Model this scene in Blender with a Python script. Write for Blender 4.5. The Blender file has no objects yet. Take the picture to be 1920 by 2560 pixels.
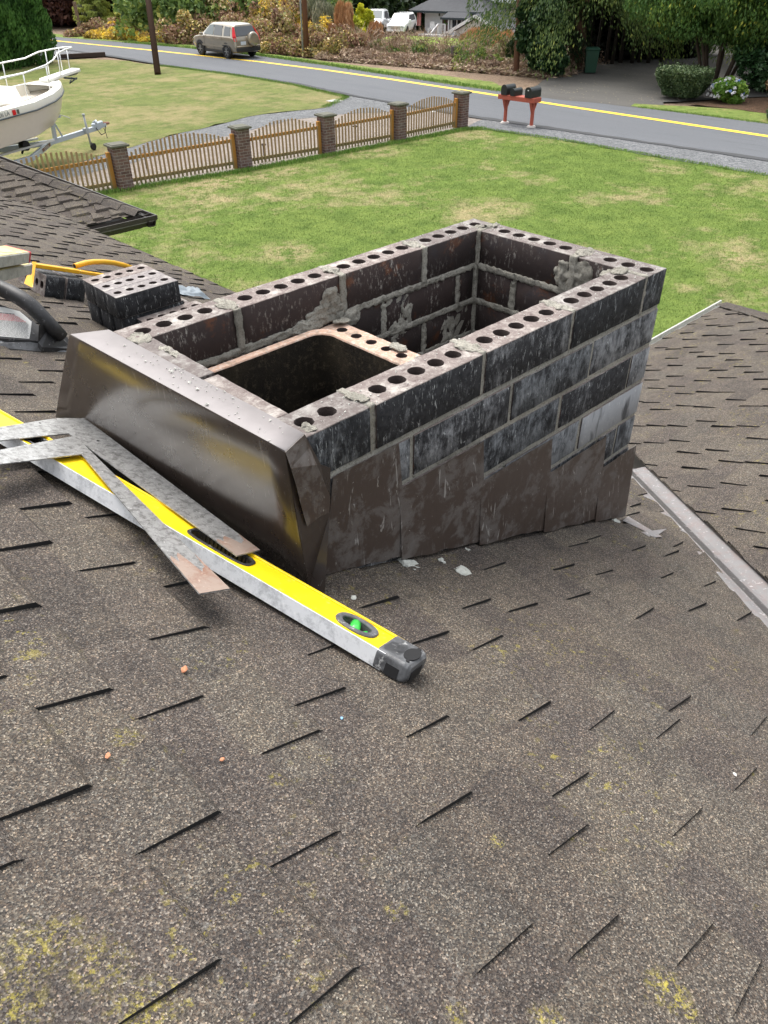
import bpy, bmesh, math, random
import numpy as np
from mathutils import Vector, Matrix
S=bpy.context.scene; COL=S.collection; R=math.radians
random.seed(7)
# ---------------------------------------------------------------- camera
SC=1.35                                   # chimney units -> metres
CF=1918.46; CP,CR,CY=0.6371036,-0.0103161,0.8085643
CN=Vector((-1.8200935,-0.8785573,0.6543946))       # camera in chimney units (origin: far right top corner of the chimney)
CW=Vector((CN.x*SC,CN.y*SC,5.1)); ZT=5.1-CN.z*SC
FW=Vector((math.cos(CY)*math.cos(CP),math.sin(CY)*math.cos(CP),-math.sin(CP)))
r0=Vector((math.sin(CY),-math.cos(CY),0)); u0=r0.cross(FW)
RT=r0*math.cos(CR)+u0*math.sin(CR); UP=-r0*math.sin(CR)+u0*math.cos(CR)
cam=bpy.data.cameras.new('camera'); co=bpy.data.objects.new('camera',cam); COL.objects.link(co)
cam.sensor_fit='VERTICAL'; cam.sensor_height=32; cam.lens=32*CF/2560; cam.clip_start=.02; cam.clip_end=1500
co.matrix_world=Matrix(((RT.x,UP.x,-FW.x,CW.x),(RT.y,UP.y,-FW.y,CW.y),(RT.z,UP.z,-FW.z,CW.z),(0,0,0,1)))
cam.dof.use_dof=False
S.camera=co
# ---------------------------------------------------------------- light
SUN_EL,SUN_AZ=R(66),R(75)               # overcast: soft, high sun beyond the far left, shadows fall towards us
w=bpy.data.worlds.new('World'); S.world=w; w.use_nodes=True
nt=w.node_tree; sky=nt.nodes.new('ShaderNodeTexSky'); sky.sky_type='NISHITA'; sky.sun_disc=False
sky.sun_elevation=SUN_EL; sky.sun_rotation=R(90)-SUN_AZ; sky.air_density=1.6; sky.dust_density=6; sky.ozone_density=.6
hs=nt.nodes.new('ShaderNodeHueSaturation'); hs.inputs['Saturation'].default_value=.30
bgn=nt.nodes['Background']; bgn.inputs[1].default_value=.15
nt.links.new(sky.outputs[0],hs.inputs['Color']); nt.links.new(hs.outputs[0],bgn.inputs[0])
sl=bpy.data.lights.new('sun','SUN'); sl.energy=.5; sl.angle=R(40); sl.color=(1,.97,.92)
so=bpy.data.objects.new('sun',sl); COL.objects.link(so)
sd=Vector((math.cos(SUN_AZ)*math.cos(SUN_EL),math.sin(SUN_AZ)*math.cos(SUN_EL),math.sin(SUN_EL)))
so.rotation_euler=sd.to_track_quat('Z','Y').to_euler(); so.location=(0,0,30)
vs=S.view_settings; vs.view_transform='Standard'; vs.look='None'; vs.exposure=1.22; vs.gamma=1
# ---------------------------------------------------------------- projection helpers (real planes of the place)
K=1920/1659
def ray(x,y): return FW+RT*((x*K-960)/CF)-UP*((y*K-1280)/CF)
def G(x,y,z=0):
    d=ray(x,y); return CW+d*((z-CW.z)/d.z)
RS=.40; RZ=-.768                          # main roof: z=RZ-RS*x in chimney units
def hitN(x,y,n,d0):
    d=ray(x,y); return CN+d*((d0-n.dot(CN))/n.dot(d))
def NR(x,y,off=0): return hitN(x,y,Vector((RS,0,1)),RZ+off*math.sqrt(1+RS*RS))
def PL(A,B,C):
    n=(Vector(B)-Vector(A)).cross(Vector(C)-Vector(A)).normalized(); return n,n.dot(Vector(A))
def NP(x,y,pl,off=0):
    n,d0=pl; 
    s_=1 if (CN.dot(n)-d0)>0 else -1
    return hitN(x,y,n,d0+s_*off)
def pixn(P):
    d=Vector(P)-CN; z=d.dot(FW); return (960+CF*d.dot(RT)/z)/K,(1280-CF*d.dot(UP)/z)/K
def pixw(P):
    d=Vector(P)-CW; z=d.dot(FW); return (960+CF*d.dot(RT)/z)/K,(1280-CF*d.dot(UP)/z)/K
def NZ(x,y,z): return hitN(x,y,Vector((0,0,1)),z)
def NY(x,y,Y): return hitN(x,y,Vector((0,1,0)),Y)
def w_(p): return Vector((p[0]*SC,p[1]*SC,p[2]*SC+ZT))
# ---------------------------------------------------------------- objects
def tag(o,label=None,cat=None,group=None,kind=None):
    for k,v in (('label',label),('category',cat),('group',group),('kind',kind)):
        if v: o[k]=v
    return o
ORG={}
def thing(name,loc,label,cat,group=None):
    o=bpy.data.objects.new(name,None); o.empty_display_size=.05; COL.objects.link(o); o.location=loc
    ORG[o.name]=Vector(loc); return tag(o,label,cat,group)
def link(name,me,mats=None,parent=None,near=False,loc=None,**kw):
    """me: bmesh or mesh in world (or chimney-unit) coordinates"""
    if isinstance(me,bmesh.types.BMesh):
        m=bpy.data.meshes.new(name); me.to_mesh(m); me.free(); me=m
    if near:
        me.transform(Matrix(((SC,0,0,0),(0,SC,0,0),(0,0,SC,ZT),(0,0,0,1))))
    org=ORG[parent.name] if parent else (Vector(loc) if loc is not None else Vector((0,0,0)))
    if org.length>0: me.transform(Matrix.Translation(-org))
    o=bpy.data.objects.new(name,me); COL.objects.link(o)
    if parent: o.parent=parent; ORG[o.name]=org
    else: o.location=org; ORG[o.name]=org
    for m in (mats if isinstance(mats,(list,tuple)) else [mats]): me.materials.append(m)
    return tag(o,**kw)
def smooth(o,ang=None):
    for p in o.data.polygons: p.use_smooth=True
    if ang is not None: o.data.set_sharp_from_angle(angle=R(ang))
    return o
def copy_tree(o,parent=None):
    c=o.copy(); COL.objects.link(c); c.parent=parent; ORG[c.name]=ORG.get(o.name,Vector())
    for ch in list(o.children): copy_tree(ch,c)
    return c
# ---------------------------------------------------------------- mesh helpers
def NB(): return bmesh.new()
def box(bm,c,s,rot=None,mi=0,bev=0):
    """box centred at c with full size s; rot a 3x3 matrix"""
    M=Matrix.Diagonal((s[0],s[1],s[2],1))
    if rot is not None: M=rot.to_4x4()@M
    M=Matrix.Translation(c)@M
    g=bmesh.ops.create_cube(bm,size=1,matrix=M)
    vs=g['verts']; fs={f for v in vs for f in v.link_faces}
    for f in fs: f.material_index=mi
    if bev>0:
        es={e for v in vs for e in v.link_edges}
        r=bmesh.ops.bevel(bm,geom=list(es),offset=bev,segments=1,affect='EDGES',profile=.5)
        for f in r['faces']: f.material_index=mi
    return vs
def bb(bm,x0,x1,y0,y1,z0,z1,mi=0,bev=0): return box(bm,((x0+x1)/2,(y0+y1)/2,(z0+z1)/2),(abs(x1-x0),abs(y1-y0),abs(z1-z0)),mi=mi,bev=bev)
def bar(bm,a,b,w,h,up=(0,0,1),mi=0,bev=0):
    a=Vector(a);b=Vector(b);x=(b-a);L=x.length;x.normalize();up=Vector(up)
    y=up.cross(x)
    if y.length<1e-4: y=Vector((0,1,0)).cross(x)
    y.normalize(); z=x.cross(y)
    rot=Matrix((x,y,z)).transposed()
    return box(bm,(a+b)/2,(L,w,h),rot,mi,bev)
def tube(bm,pts,rad,seg=8,mi=0,cap=True):
    pts=[Vector(p) for p in pts]; n=len(pts); rad=rad if isinstance(rad,(list,tuple)) else [rad]*n
    rings=[]; prev=None
    for i,p in enumerate(pts):
        t=(pts[min(i+1,n-1)]-pts[max(i-1,0)]).normalized()
        if prev is None:
            a=Vector((0,0,1)) if abs(t.z)<.9 else Vector((1,0,0)); u=t.cross(a).normalized()
        else:
            u=(prev-t*prev.dot(t)).normalized()
        prev=u; v=t.cross(u)
        rings.append([bm.verts.new(p+(u*math.cos(2*math.pi*k/seg)+v*math.sin(2*math.pi*k/seg))*rad[i]) for k in range(seg)])
    for i in range(n-1):
        for k in range(seg):
            f=bm.faces.new((rings[i][k],rings[i][(k+1)%seg],rings[i+1][(k+1)%seg],rings[i+1][k])); f.material_index=mi; f.smooth=True
    if cap:
        f=bm.faces.new(rings[0][::-1]); f.material_index=mi; f=bm.faces.new(rings[-1]); f.material_index=mi
def loft(bm,rings,mi=0,close=True,cap=True,smoothf=False):
    V=[[bm.verts.new(p) for p in r] for r in rings]; n=len(V[0])
    for i in range(len(V)-1):
        for k in range(n if close else n-1):
            try:
                f=bm.faces.new((V[i][k],V[i][(k+1)%n],V[i+1][(k+1)%n],V[i+1][k])); f.material_index=mi; f.smooth=smoothf
            except ValueError: pass
    if cap and close:
        for r in (V[0][::-1],V[-1]):
            try: f=bm.faces.new(r); f.material_index=mi
            except ValueError: pass
    return V
def poly(bm,pts,mi=0,thick=None):
    vs=[bm.verts.new(p) for p in pts]; f=bm.faces.new(vs); f.material_index=mi
    if thick is not None:
        bm.normal_update()
        r=bmesh.ops.extrude_face_region(bm,geom=[f]); nv=[e for e in r['geom'] if isinstance(e,bmesh.types.BMVert)]
        for v in nv: v.co+=Vector(thick)
        for e in r['geom']:
            if isinstance(e,bmesh.types.BMFace): e.material_index=mi
        for v in nv:
            for f2 in v.link_faces: f2.material_index=mi
    return f
def holed(loops,h,bevel=0,z0=0):
    """plate in XY with holes (loops[0] outline, others holes), from z0 to z0+h -> mesh"""
    cu=bpy.data.curves.new('c','CURVE'); cu.dimensions='2D'; cu.fill_mode='BOTH'; cu.extrude=h/2-bevel
    cu.bevel_depth=bevel; cu.bevel_resolution=0; cu.offset=-bevel
    for L in loops:
        sp=cu.splines.new('POLY'); sp.points.add(len(L)-1); sp.use_cyclic_u=True
        for p,q in zip(sp.points,L): p.co=(q[0],q[1],0,1)
    o=bpy.data.objects.new('c',cu); me=bpy.data.meshes.new_from_object(o)
    bpy.data.objects.remove(o); bpy.data.curves.remove(cu)
    me.transform(Matrix.Translation((0,0,z0+h/2))); me.materials.clear()
    return me
def add_me(bm,me,M=None,mi=None):
    t=bmesh.new(); t.from_mesh(me)
    if M is not None: bmesh.ops.transform(t,matrix=M,verts=t.verts)
    if mi is not None:
        for f in t.faces: f.material_index=mi
    m2=bpy.data.meshes.new('t'); t.to_mesh(m2); t.free(); bm.from_mesh(m2); bpy.data.meshes.remove(m2)
def circ(cx,cy,r,n=16,j=0,ry=None):
    ry=ry or r
    return [(cx+r*(1+random.uniform(-j,j))*math.cos(2*math.pi*k/n),cy+ry*(1+random.uniform(-j,j))*math.sin(2*math.pi*k/n)) for k in range(n)]
def roughen(bm,amp,freq=40,verts=None,seed=0):
    from mathutils import noise
    for v in (verts or bm.verts):
        d=noise.noise_vector(v.co*freq+Vector((seed,seed*2,0))); v.co+=d*amp
def rbox(bm,x0,x1,y0,y1,z0,z1,res,amp,freq=30,mi=0,seed=0):
    """box with subdivided, noise-displaced faces"""
    t=bmesh.new(); nx=max(1,round((x1-x0)/res)); ny=max(1,round((y1-y0)/res)); nz=max(1,round((z1-z0)/res))
    vd={}
    def V(i,j,k):
        if (i,j,k) not in vd: vd[i,j,k]=t.verts.new((x0+(x1-x0)*i/nx,y0+(y1-y0)*j/ny,z0+(z1-z0)*k/nz))
        return vd[i,j,k]
    for i in range(nx):
        for j in range(ny):
            t.faces.new((V(i,j,0),V(i,j+1,0),V(i+1,j+1,0),V(i+1,j,0))); t.faces.new((V(i,j,nz),V(i+1,j,nz),V(i+1,j+1,nz),V(i,j+1,nz)))
    for i in range(nx):
        for k in range(nz):
            t.faces.new((V(i,0,k),V(i+1,0,k),V(i+1,0,k+1),V(i,0,k+1))); t.faces.new((V(i,ny,k),V(i,ny,k+1),V(i+1,ny,k+1),V(i+1,ny,k)))
    for j in range(ny):
        for k in range(nz):
            t.faces.new((V(0,j,k),V(0,j,k+1),V(0,j+1,k+1),V(0,j+1,k))); t.faces.new((V(nx,j,k),V(nx,j+1,k),V(nx,j+1,k+1),V(nx,j,k+1)))
    roughen(t,amp,freq,seed=seed)
    for f in t.faces: f.material_index=mi; f.smooth=True
    m=bpy.data.meshes.new('t'); t.to_mesh(m); t.free(); bm.from_mesh(m); bpy.data.meshes.remove(m)
def text_mesh(s,size,M):
    cu=bpy.data.curves.new('t','FONT'); cu.body=s; cu.size=size; cu.align_x='CENTER'; cu.align_y='CENTER'
    o=bpy.data.objects.new('t',cu); me=bpy.data.meshes.new_from_object(o); bpy.data.objects.remove(o); me.transform(M); me.materials.clear(); return me
# ---------------------------------------------------------------- materials
class NT:
    def __init__(s,name,rough=.8,spec=.5,metal=0):
        s.m=bpy.data.materials.new(name); s.m.use_nodes=True; s.t=s.m.node_tree; s.b=s.t.nodes['Principled BSDF']
        s.b.inputs['Roughness'].default_value=rough; s.b.inputs['Specular IOR Level'].default_value=spec; s.b.inputs['Metallic'].default_value=metal
        s.tc=s.t.nodes.new('ShaderNodeTexCoord').outputs['Object']
    def n(s,t,**k):
        x=s.t.nodes.new(t)
        for a,b in k.items(): setattr(x,a,b)
        return x
    def put(s,sock,v):
        if isinstance(v,bpy.types.NodeSocket): s.t.links.new(v,sock)
        elif isinstance(v,(tuple,list)) and len(v)==3 and len(sock.default_value)==4: sock.default_value=(*v,1)
        else: sock.default_value=v
    def map(s,scale=(1,1,1),rot=(0,0,0),loc=(0,0,0),src=None):
        x=s.n('ShaderNodeMapping'); x.inputs['Scale'].default_value=scale; x.inputs['Rotation'].default_value=rot; x.inputs['Location'].default_value=loc
        s.put(x.inputs[0],src or s.tc); return x.outputs[0]
    def noise(s,sc,det=4,rough=.55,vec=None,dist=0,out=0):
        x=s.n('ShaderNodeTexNoise'); s.put(x.inputs['Vector'],vec or s.tc); x.inputs['Scale'].default_value=sc; x.inputs['Detail'].default_value=det
        x.inputs['Roughness'].default_value=rough; x.inputs['Distortion'].default_value=dist; return x.outputs[out]
    def vor(s,sc,vec=None,out='Color',feat='F1',rnd=1):
        x=s.n('ShaderNodeTexVoronoi',feature=feat); s.put(x.inputs['Vector'],vec or s.tc); x.inputs['Scale'].default_value=sc; x.inputs['Randomness'].default_value=rnd
        return x.outputs[out]
    def ramp(s,f,st,interp='LINEAR'):
        x=s.n('ShaderNodeValToRGB'); x.color_ramp.interpolation=interp; e=x.color_ramp.elements
        while len(e)<len(st): e.new(.5)
        for a,(p,c) in zip(e,st):
            a.position=p; a.color=(*c,1) if isinstance(c,(tuple,list)) else (c,c,c,1)
        s.put(x.inputs[0],f); return x.outputs[0]
    def mix(s,f,a,b,mode='MIX'):
        x=s.n('ShaderNodeMix',data_type='RGBA',blend_type=mode); s.put(x.inputs[0],f); s.put(x.inputs[6],a); s.put(x.inputs[7],b); return x.outputs[2]
    def math(s,op,a,b=0,cl=False):
        x=s.n('ShaderNodeMath',operation=op,use_clamp=cl); s.put(x.inputs[0],a); s.put(x.inputs[1],b); return x.outputs[0]
    def attr(s,name,out='Fac'):
        x=s.n('ShaderNodeAttribute',attribute_name=name); return x.outputs[out]
    def rnd(s): return s.n('ShaderNodeObjectInfo').outputs['Random']
    def hsv(s,c,h=.5,sa=1,v=1):
        x=s.n('ShaderNodeHueSaturation'); s.put(x.inputs['Hue'],h); s.put(x.inputs['Saturation'],sa); s.put(x.inputs['Value'],v); s.put(x.inputs['Color'],c); return x.outputs[0]
    def sep(s,v,i):
        x=s.n('ShaderNodeSeparateXYZ'); s.put(x.inputs[0],v); return x.outputs[i]
    def bump(s,h,st=.3,d=.01):
        x=s.n('ShaderNodeBump'); s.put(x.inputs['Height'],h); x.inputs['Strength'].default_value=st; x.inputs['Distance'].default_value=d
        s.t.links.new(x.outputs[0],s.b.inputs['Normal'])
    def col(s,c): s.put(s.b.inputs['Base Color'],c)
    def rough(s,v): s.put(s.b.inputs['Roughness'],v)
def plain(name,c,rough=.6,metal=0,var=.15,sc=8,spec=.5,bump=0):
    m=NT(name,rough,spec,metal); f=m.noise(sc,5)
    m.col(m.mix(f,tuple(x*(1-var) for x in c),tuple(min(1,x*(1+var)) for x in c)))
    if bump: m.bump(m.noise(sc*6,5),bump,.01)
    return m.m
M={}
# ================================================================ NEAR: roof, chimney, tools
LICH=[(1445,2135,.040,.75),(1490,2185,.022,.6),(70,2050,.05,.38),(215,2085,.045,.38),(20,2180,.05,.42),(140,2010,.03,.3),(310,2190,.05,.5),(1075,1815,.018,.8),(857,1965,.02,.7),(600,1690,.02,.6),(270,1590,.03,.5),(1185,2200,.03,.5),(985,2180,.02,.6)]
def m_shingle():
    m=NT('asphalt_shingle_granules',.92,.25)
    v=m.map((1,1,1))
    g=m.vor(430,v); gs=m.sep(g,0)
    c=m.ramp(gs,[(0,(.034,.033,.032)),(.28,(.058,.054,.050)),(.5,(.082,.076,.068)),(.72,(.112,.104,.092)),(.90,(.165,.157,.138)),(1,(.32,.30,.26))])
    g2=m.ramp(m.sep(g,1),[(0,(.8,.8,.85)),(.45,(1,1,1)),(.75,(1.08,.94,.86)),(1,(.85,.95,1.05))])
    c=m.mix(1,c,g2,'MULTIPLY')
    tone=m.ramp(m.attr('rnd'),[(0,(.92,.88,.87)),(.25,(1.06,1.00,.99)),(.5,(1.18,1.12,1.06)),(.75,(1.27,1.22,1.15)),(1,(1.08,1.06,1.04))])
    c=m.mix(1,c,tone,'MULTIPLY')
    blot=m.ramp(m.noise(1.6,4),[(.3,(.72,.70,.68)),(.55,(.79,.775,.76)),(.75,(.86,.84,.80))])
    c=m.mix(1,c,blot,'MULTIPLY')
    blot=m.ramp(m.noise(9,6,.75),[(.3,(.74,.74,.76)),(.5,(1,1,1)),(.72,(1.24,1.22,1.14))])
    c=m.mix(1,c,blot,'MULTIPLY')
    # yellow lichen specks
    l=m.math('MULTIPLY',m.ramp(m.noise(2.6,3),[(.50,0),(.62,1)]),m.ramp(m.noise(38,5,.75),[(.585,0),(.64,1)]))
    c=m.mix(m.math('MULTIPLY',l,.36),c,(.40,.34,.05))
    for (lx,ly,lr,st_) in LICH:
        dn=m.n('ShaderNodeVectorMath',operation='DISTANCE'); m.put(dn.inputs[0],m.n('ShaderNodeNewGeometry').outputs['Position']); dn.inputs[1].default_value=w_(NR(lx,ly,.003))
        f_=m.math('MULTIPLY',m.ramp(m.math('DIVIDE',dn.outputs['Value'],lr),[(.25,1),(1,0)]),m.ramp(m.noise(95,6,.82),[(.50,0),(.60,1)]))
        c=m.mix(m.math('MULTIPLY',f_,st_),c,(.46,.39,.06))
    # mortar dust
    l=m.math('MULTIPLY',m.ramp(m.noise(2.3,3,.5,m.map(loc=(5,2,1))),[(.58,0),(.68,1)]),m.ramp(m.noise(60,4,.7),[(.58,0),(.68,1)]))
    c=m.mix(m.math('MULTIPLY',l,.35),c,(.34,.33,.30))
    m.col(c); h=m.math('ADD',m.vor(430,v,'Distance'),m.math('MULTIPLY',m.noise(30,4),.6)); m.bump(h,.6,.0025)
    return m.m
M['shingle']=m_shingle()
M['asphalt']=plain('black_asphalt_edge',(.012,.012,.012),.9,sc=60)
def m_brick(name,base,kind):
    m=NT(name,.85,.3); r=m.attr('rnd'); 
    v=m.map((1,1,.35)); 
    if kind=='outer':
        c=m.mix(m.noise(12,5),base,(.045,.047,.052))
        c=m.mix(m.ramp(m.noise(45,6,.7),[(.4,0),(.7,1)]),c,(.005,.006,.007))
        st=m.noise(48,8,.80,v,.5); bl=m.noise(11,6,.72)
        e=m.math('ADD',m.math('ADD',m.math('MULTIPLY',st,1.0),m.math('MULTIPLY',bl,.9)),m.math('MULTIPLY',m.math('SUBTRACT',m.attr('eff'),.22),.42))
        e=m.math('MULTIPLY',e,.5)
        e=m.ramp(e,[(.485,0),(.55,.35),(.62,.78),(.72,1)])
        c=m.mix(m.math('MULTIPLY',e,.85),c,(.34,.36,.38))
        sc=m.ramp(m.noise(95,4,.72,m.map((1,1,.22)),1.2),[(.60,0),(.67,1)])
        c=m.mix(m.math('MULTIPLY',sc,.65),c,(.50,.53,.54))
        dr=m.ramp(m.noise(10,4,.6,m.map((1,1,.25),loc=(3,1,2))),[(.60,0),(.68,1)])
        c=m.mix(m.math('MULTIPLY',dr,.75),c,(.008,.008,.01))
    elif kind=='inner':
        c=m.mix(m.noise(30,7,.75),base,(.052,.037,.034))
        c=m.mix(m.ramp(m.noise(9,6,.7,m.map(loc=(1,5,3))),[(.58,0),(.66,.8)]),c,(.11,.045,.022))
        c=m.mix(m.ramp(m.noise(8,4,.6,m.map(loc=(7,1,1))),[(.55,0),(.75,.8)]),c,(.03,.03,.037))
        sc=m.math('MULTIPLY',m.ramp(m.noise(80,6,.78,v),[(.54,0),(.64,1)]),m.ramp(m.noise(9,4),[(.44,0),(.60,1)]))
        c=m.mix(m.math('MULTIPLY',sc,.7),c,(.48,.46,.42))
    else:
        c=m.mix(m.noise(16,6,.65),base,tuple(x*1.45 for x in base))
        c=m.mix(m.ramp(m.noise(60,6,.8),[(.48,0),(.66,.6)]),c,(.34,.32,.30))
        c=m.mix(m.ramp(m.noise(14,5,.7,m.map(loc=(3,3,0))),[(.50,0),(.70,.75)]),c,(.46,.45,.42))
        c=m.mix(m.ramp(m.noise(40,4,.7),[(.30,.7),(.42,0)]),c,(.05,.03,.03))
    c=m.mix(1,c,m.ramp(r,[(0,(.8,.8,.8)),(1,(1.2,1.15,1.12))]),'MULTIPLY')
    m.col(c); m.bump(m.noise(120,6,.75),.45,.003); m.rough(.8)
    return m.m
M['b_out']=m_brick('flashed_black_brick_face',(.020,.021,.024),'outer')
M['b_in']=m_brick('purple_brown_brick_face',(.026,.020,.020),'inner')
M['b_top']=m_brick('dusty_mauve_brick_bed',(.115,.096,.090),'top')
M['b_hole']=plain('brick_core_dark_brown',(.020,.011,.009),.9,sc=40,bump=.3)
def m_mortar():
    m=NT('grey_tan_mortar',.95,.15); c=m.mix(m.noise(24,7,.75),(.38,.36,.31),(.56,.535,.465))
    c=m.mix(m.ramp(m.noise(150,4,.7),[(.35,.6),(.5,0)]),c,(.09,.08,.065))
    c=m.mix(m.ramp(m.noise(5,3),[(.4,0),(.7,.5)]),c,(.15,.14,.115))
    m.col(c); m.bump(m.noise(90,8,.85),1,.010); return m.m
M['mortar']=m_mortar()
def m_flue():
    m=NT('pink_fireclay',.9,.2)
    c=m.mix(m.noise(14,6,.6),(.40,.24,.17),(.52,.37,.29)); c=m.mix(m.ramp(m.noise(90,5,.7),[(.5,0),(.62,.6)]),c,(.56,.51,.45))
    c=m.mix(m.ramp(m.noise(22,4,.7),[(.50,0),(.62,.7)]),c,(.20,.17,.135)); m.col(c); m.bump(m.noise(120,6,.75),.5,.004); return m.m
M['flue']=m_flue()
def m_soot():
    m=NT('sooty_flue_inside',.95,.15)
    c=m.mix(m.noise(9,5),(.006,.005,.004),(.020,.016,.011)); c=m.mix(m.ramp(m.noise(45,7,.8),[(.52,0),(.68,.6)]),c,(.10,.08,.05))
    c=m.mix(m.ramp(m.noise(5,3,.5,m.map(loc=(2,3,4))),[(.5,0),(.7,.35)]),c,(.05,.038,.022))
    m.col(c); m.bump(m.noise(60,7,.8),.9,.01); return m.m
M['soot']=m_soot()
def m_brown(name,rough,chalk,base=(.050,.036,.029)):
    m=NT(name,rough,.5)
    c=m.mix(m.noise(4,4),base,tuple(x*1.3 for x in base))
    ch=m.math('MULTIPLY',m.ramp(m.noise(10,8,.78,None,.3),[(.49,0),(.54,.35),(.66,.6),(.8,1)]),chalk)
    c=m.mix(ch,c,(.21,.20,.19))
    sc=m.ramp(m.noise(44,4,.6,m.map((1,1,.16),(0,.15,0)),1.5),[(.64,0),(.67,1)])
    c=m.mix(m.math('MULTIPLY',sc,.08+.4*chalk),c,(.5,.49,.46))
    sc=m.ramp(m.noise(130,3,.6),[(.725,0),(.74,1)])
    c=m.mix(m.math('MULTIPLY',sc,.8),c,(.62,.61,.58))
    m.col(c); m.rough(m.math('ADD',m.math('MULTIPLY',m.noise(9,4),.10),m.math('ADD',rough-.05,m.math('MULTIPLY',ch,.3)))); m.bump(m.noise(5,3),.10,.02)
    return m.m
M['flash_gloss']=m_brown('glossy_brown_coated_steel',.28,.06,(.030,.022,.018))
_b=M['flash_gloss'].node_tree.nodes['Principled BSDF']; _b.inputs['Coat Weight'].default_value=.38; _b.inputs['Coat Roughness'].default_value=.22; _b.inputs['Coat IOR'].default_value=1.5
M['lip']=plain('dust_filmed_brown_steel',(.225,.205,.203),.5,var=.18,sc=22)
M['flash']=m_brown('chalky_brown_flashing',.42,.75)
def m_metalpaint(name,c0,c1,rough,metal,scr=(.7,.7,.7),dirt=(.2,.19,.18),k=.5,sc=1):
    m=NT(name,rough,.5,metal); c=m.mix(m.noise(6,5,.6),c0,c1)
    c=m.mix(m.math('MULTIPLY',m.ramp(m.noise(20*sc,7,.78),[(.46,0),(.62,1)]),k),c,dirt)
    c=m.mix(m.math('MULTIPLY',m.ramp(m.noise(50*sc,4,.7),[(.6,0),(.68,1)]),k),c,scr)
    m.col(c); m.bump(m.noise(60,5),.12,.002); return m.m
M['yellow']=m_metalpaint('yellow_level_paint',(.78,.54,.006),(.86,.60,.008),.38,0,(.85,.72,.25),(.62,.42,.03),.25)
M['alu']=m_metalpaint('mortar_dusted_aluminium',(.66,.67,.68),(.74,.75,.76),.5,.05,(.82,.82,.81),(.30,.31,.32),.7)
M['steel']=m_metalpaint('scratched_galvanised_steel',(.32,.32,.32),(.52,.52,.51),.36,.5,(.85,.84,.82),(.10,.095,.09),.8,2.6)
M['rust']=m_metalpaint('rusty_steel_tip',(.26,.20,.17),(.36,.28,.23),.6,.3,(.5,.4,.34),(.22,.10,.06),.7)
M['blackpl']=m_metalpaint('dusty_black_plastic',(.012,.012,.013),(.028,.028,.03),.5,0,(.32,.32,.32),(.05,.05,.052),.4)
M['greypl']=m_metalpaint('scuffed_grey_plastic',(.07,.072,.078),(.14,.145,.15),.5,0,(.45,.45,.44),(.02,.02,.022),.7)
M['black']=plain('deep_black_rubber',(.006,.006,.007),.7)
M['green']=plain('green_vial_liquid',(.06,.55,.08),.15)
M['galv']=m_metalpaint('weathered_valley_metal',(.15,.145,.145),(.23,.222,.222),.5,.2,(.6,.58,.57),(.20,.15,.14),.6)
M['galv_dark']=m_metalpaint('dark_valley_metal',(.06,.056,.056),(.10,.094,.092),.35,.3,(.45,.44,.43),(.07,.06,.06),.6)  # darker metal for the channel strip on the main roof side
M['gutter']=m_metalpaint('weathered_gutter_metal',(.40,.40,.37),(.52,.52,.48),.5,.1,(.6,.6,.58),(.22,.21,.17),.6)
M['gutter_dark']=m_metalpaint('dark_brown_gutter_paint',(.028,.022,.018),(.045,.036,.03),.4,0,(.2,.2,.2),(.02,.02,.02),.4)
M['tongs']=m_metalpaint('orange_yellow_enamel',(.72,.36,.012),(.80,.42,.015),.35,0,(.8,.6,.3),(.45,.22,.02),.25)
M['red']=plain('faded_red_end_cap',(.45,.035,.05),.5)
M['mudgrey']=m_metalpaint('mud_caked_grey_aluminium',(.36,.36,.31),(.50,.49,.44),.8,0,(.62,.61,.56),(.22,.22,.19),.6)
M['mudyel']=m_metalpaint('mud_smeared_level_face',(.62,.44,.03),(.50,.49,.36),.7,0,(.66,.66,.58),(.40,.39,.28),.8)
M['label']=plain('white_label_paper',(.62,.62,.60),.5,var=.05)
M['ink_red']=plain('red_label_ink',(.55,.10,.10),.5); M['ink']=plain('black_label_ink',(.05,.05,.05),.5)
M['siding']=plain('painted_house_siding',(.35,.32,.28),.7)

# ---------------------------------------------------------------- shingled roof planes
EDG=[(102,1534,252,1483),(320,1547,465,1491),(675,1517,772,1473),(590,1626,720,1560),(25,1772,215,1686),(325,1832,515,1731),(0,1879,70,1841),(628,1859,772,1767),(325,2179,530,2034),(655,2189,818,2046),(902,1583,1002,1527),(1152,1539,1184,1520),(1262,1581,1327,1530),(1452,1537,1492,1503),(1422,1594,1467,1551),(1622,1586,1654,1544),(962,1755,1055,1686),(1232,1700,1297,1650),(1232,1822,1298,1752),(1547,1761,1637,1651),(1424,1836,1522,1746),(1104,2049,1186,1955),(1287,2041,1367,1935),(1504,2044,1574,1949),(1564,2209,1614,2126),(1230,1184,1254,1173),(1363,1192,1389,1179),(1429,1205,1457,1192),(1197,1237,1229,1221),(1278,1249,1312,1233),(1424,1253,1451,1236),(1511,1274,1544,1255),(1043,1231,1081,1216),(1230,1299,1266,1281),(1000,1318,1052,1295),(1100,1330,1152,1303),(1365,1339,1405,1315),(1495,1324,1519,1305),(1589,1347,1621,1322),(346,1383,457,1348),(354,1269,404,1258),(818,1304,846,1293),(1014,1402,1037,1391),(691,1402,723,1391),(887,1394,913,1386),(162,1241,297,1210),(0,1191,92,1171),(175,1121,250,1107),(28,1103,131,1086),(59,1021,109,1017),(20,854,93,851),(38,825,122,824),(73,800,137,800),(0,774,30,774),(105,776,142,777),(27,889,69,889),(127,698,161,698),(137,684,178,687),(148,670,180,671),(169,664,194,665)]
RP=.0925; RPH=-.185+RP/2
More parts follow.
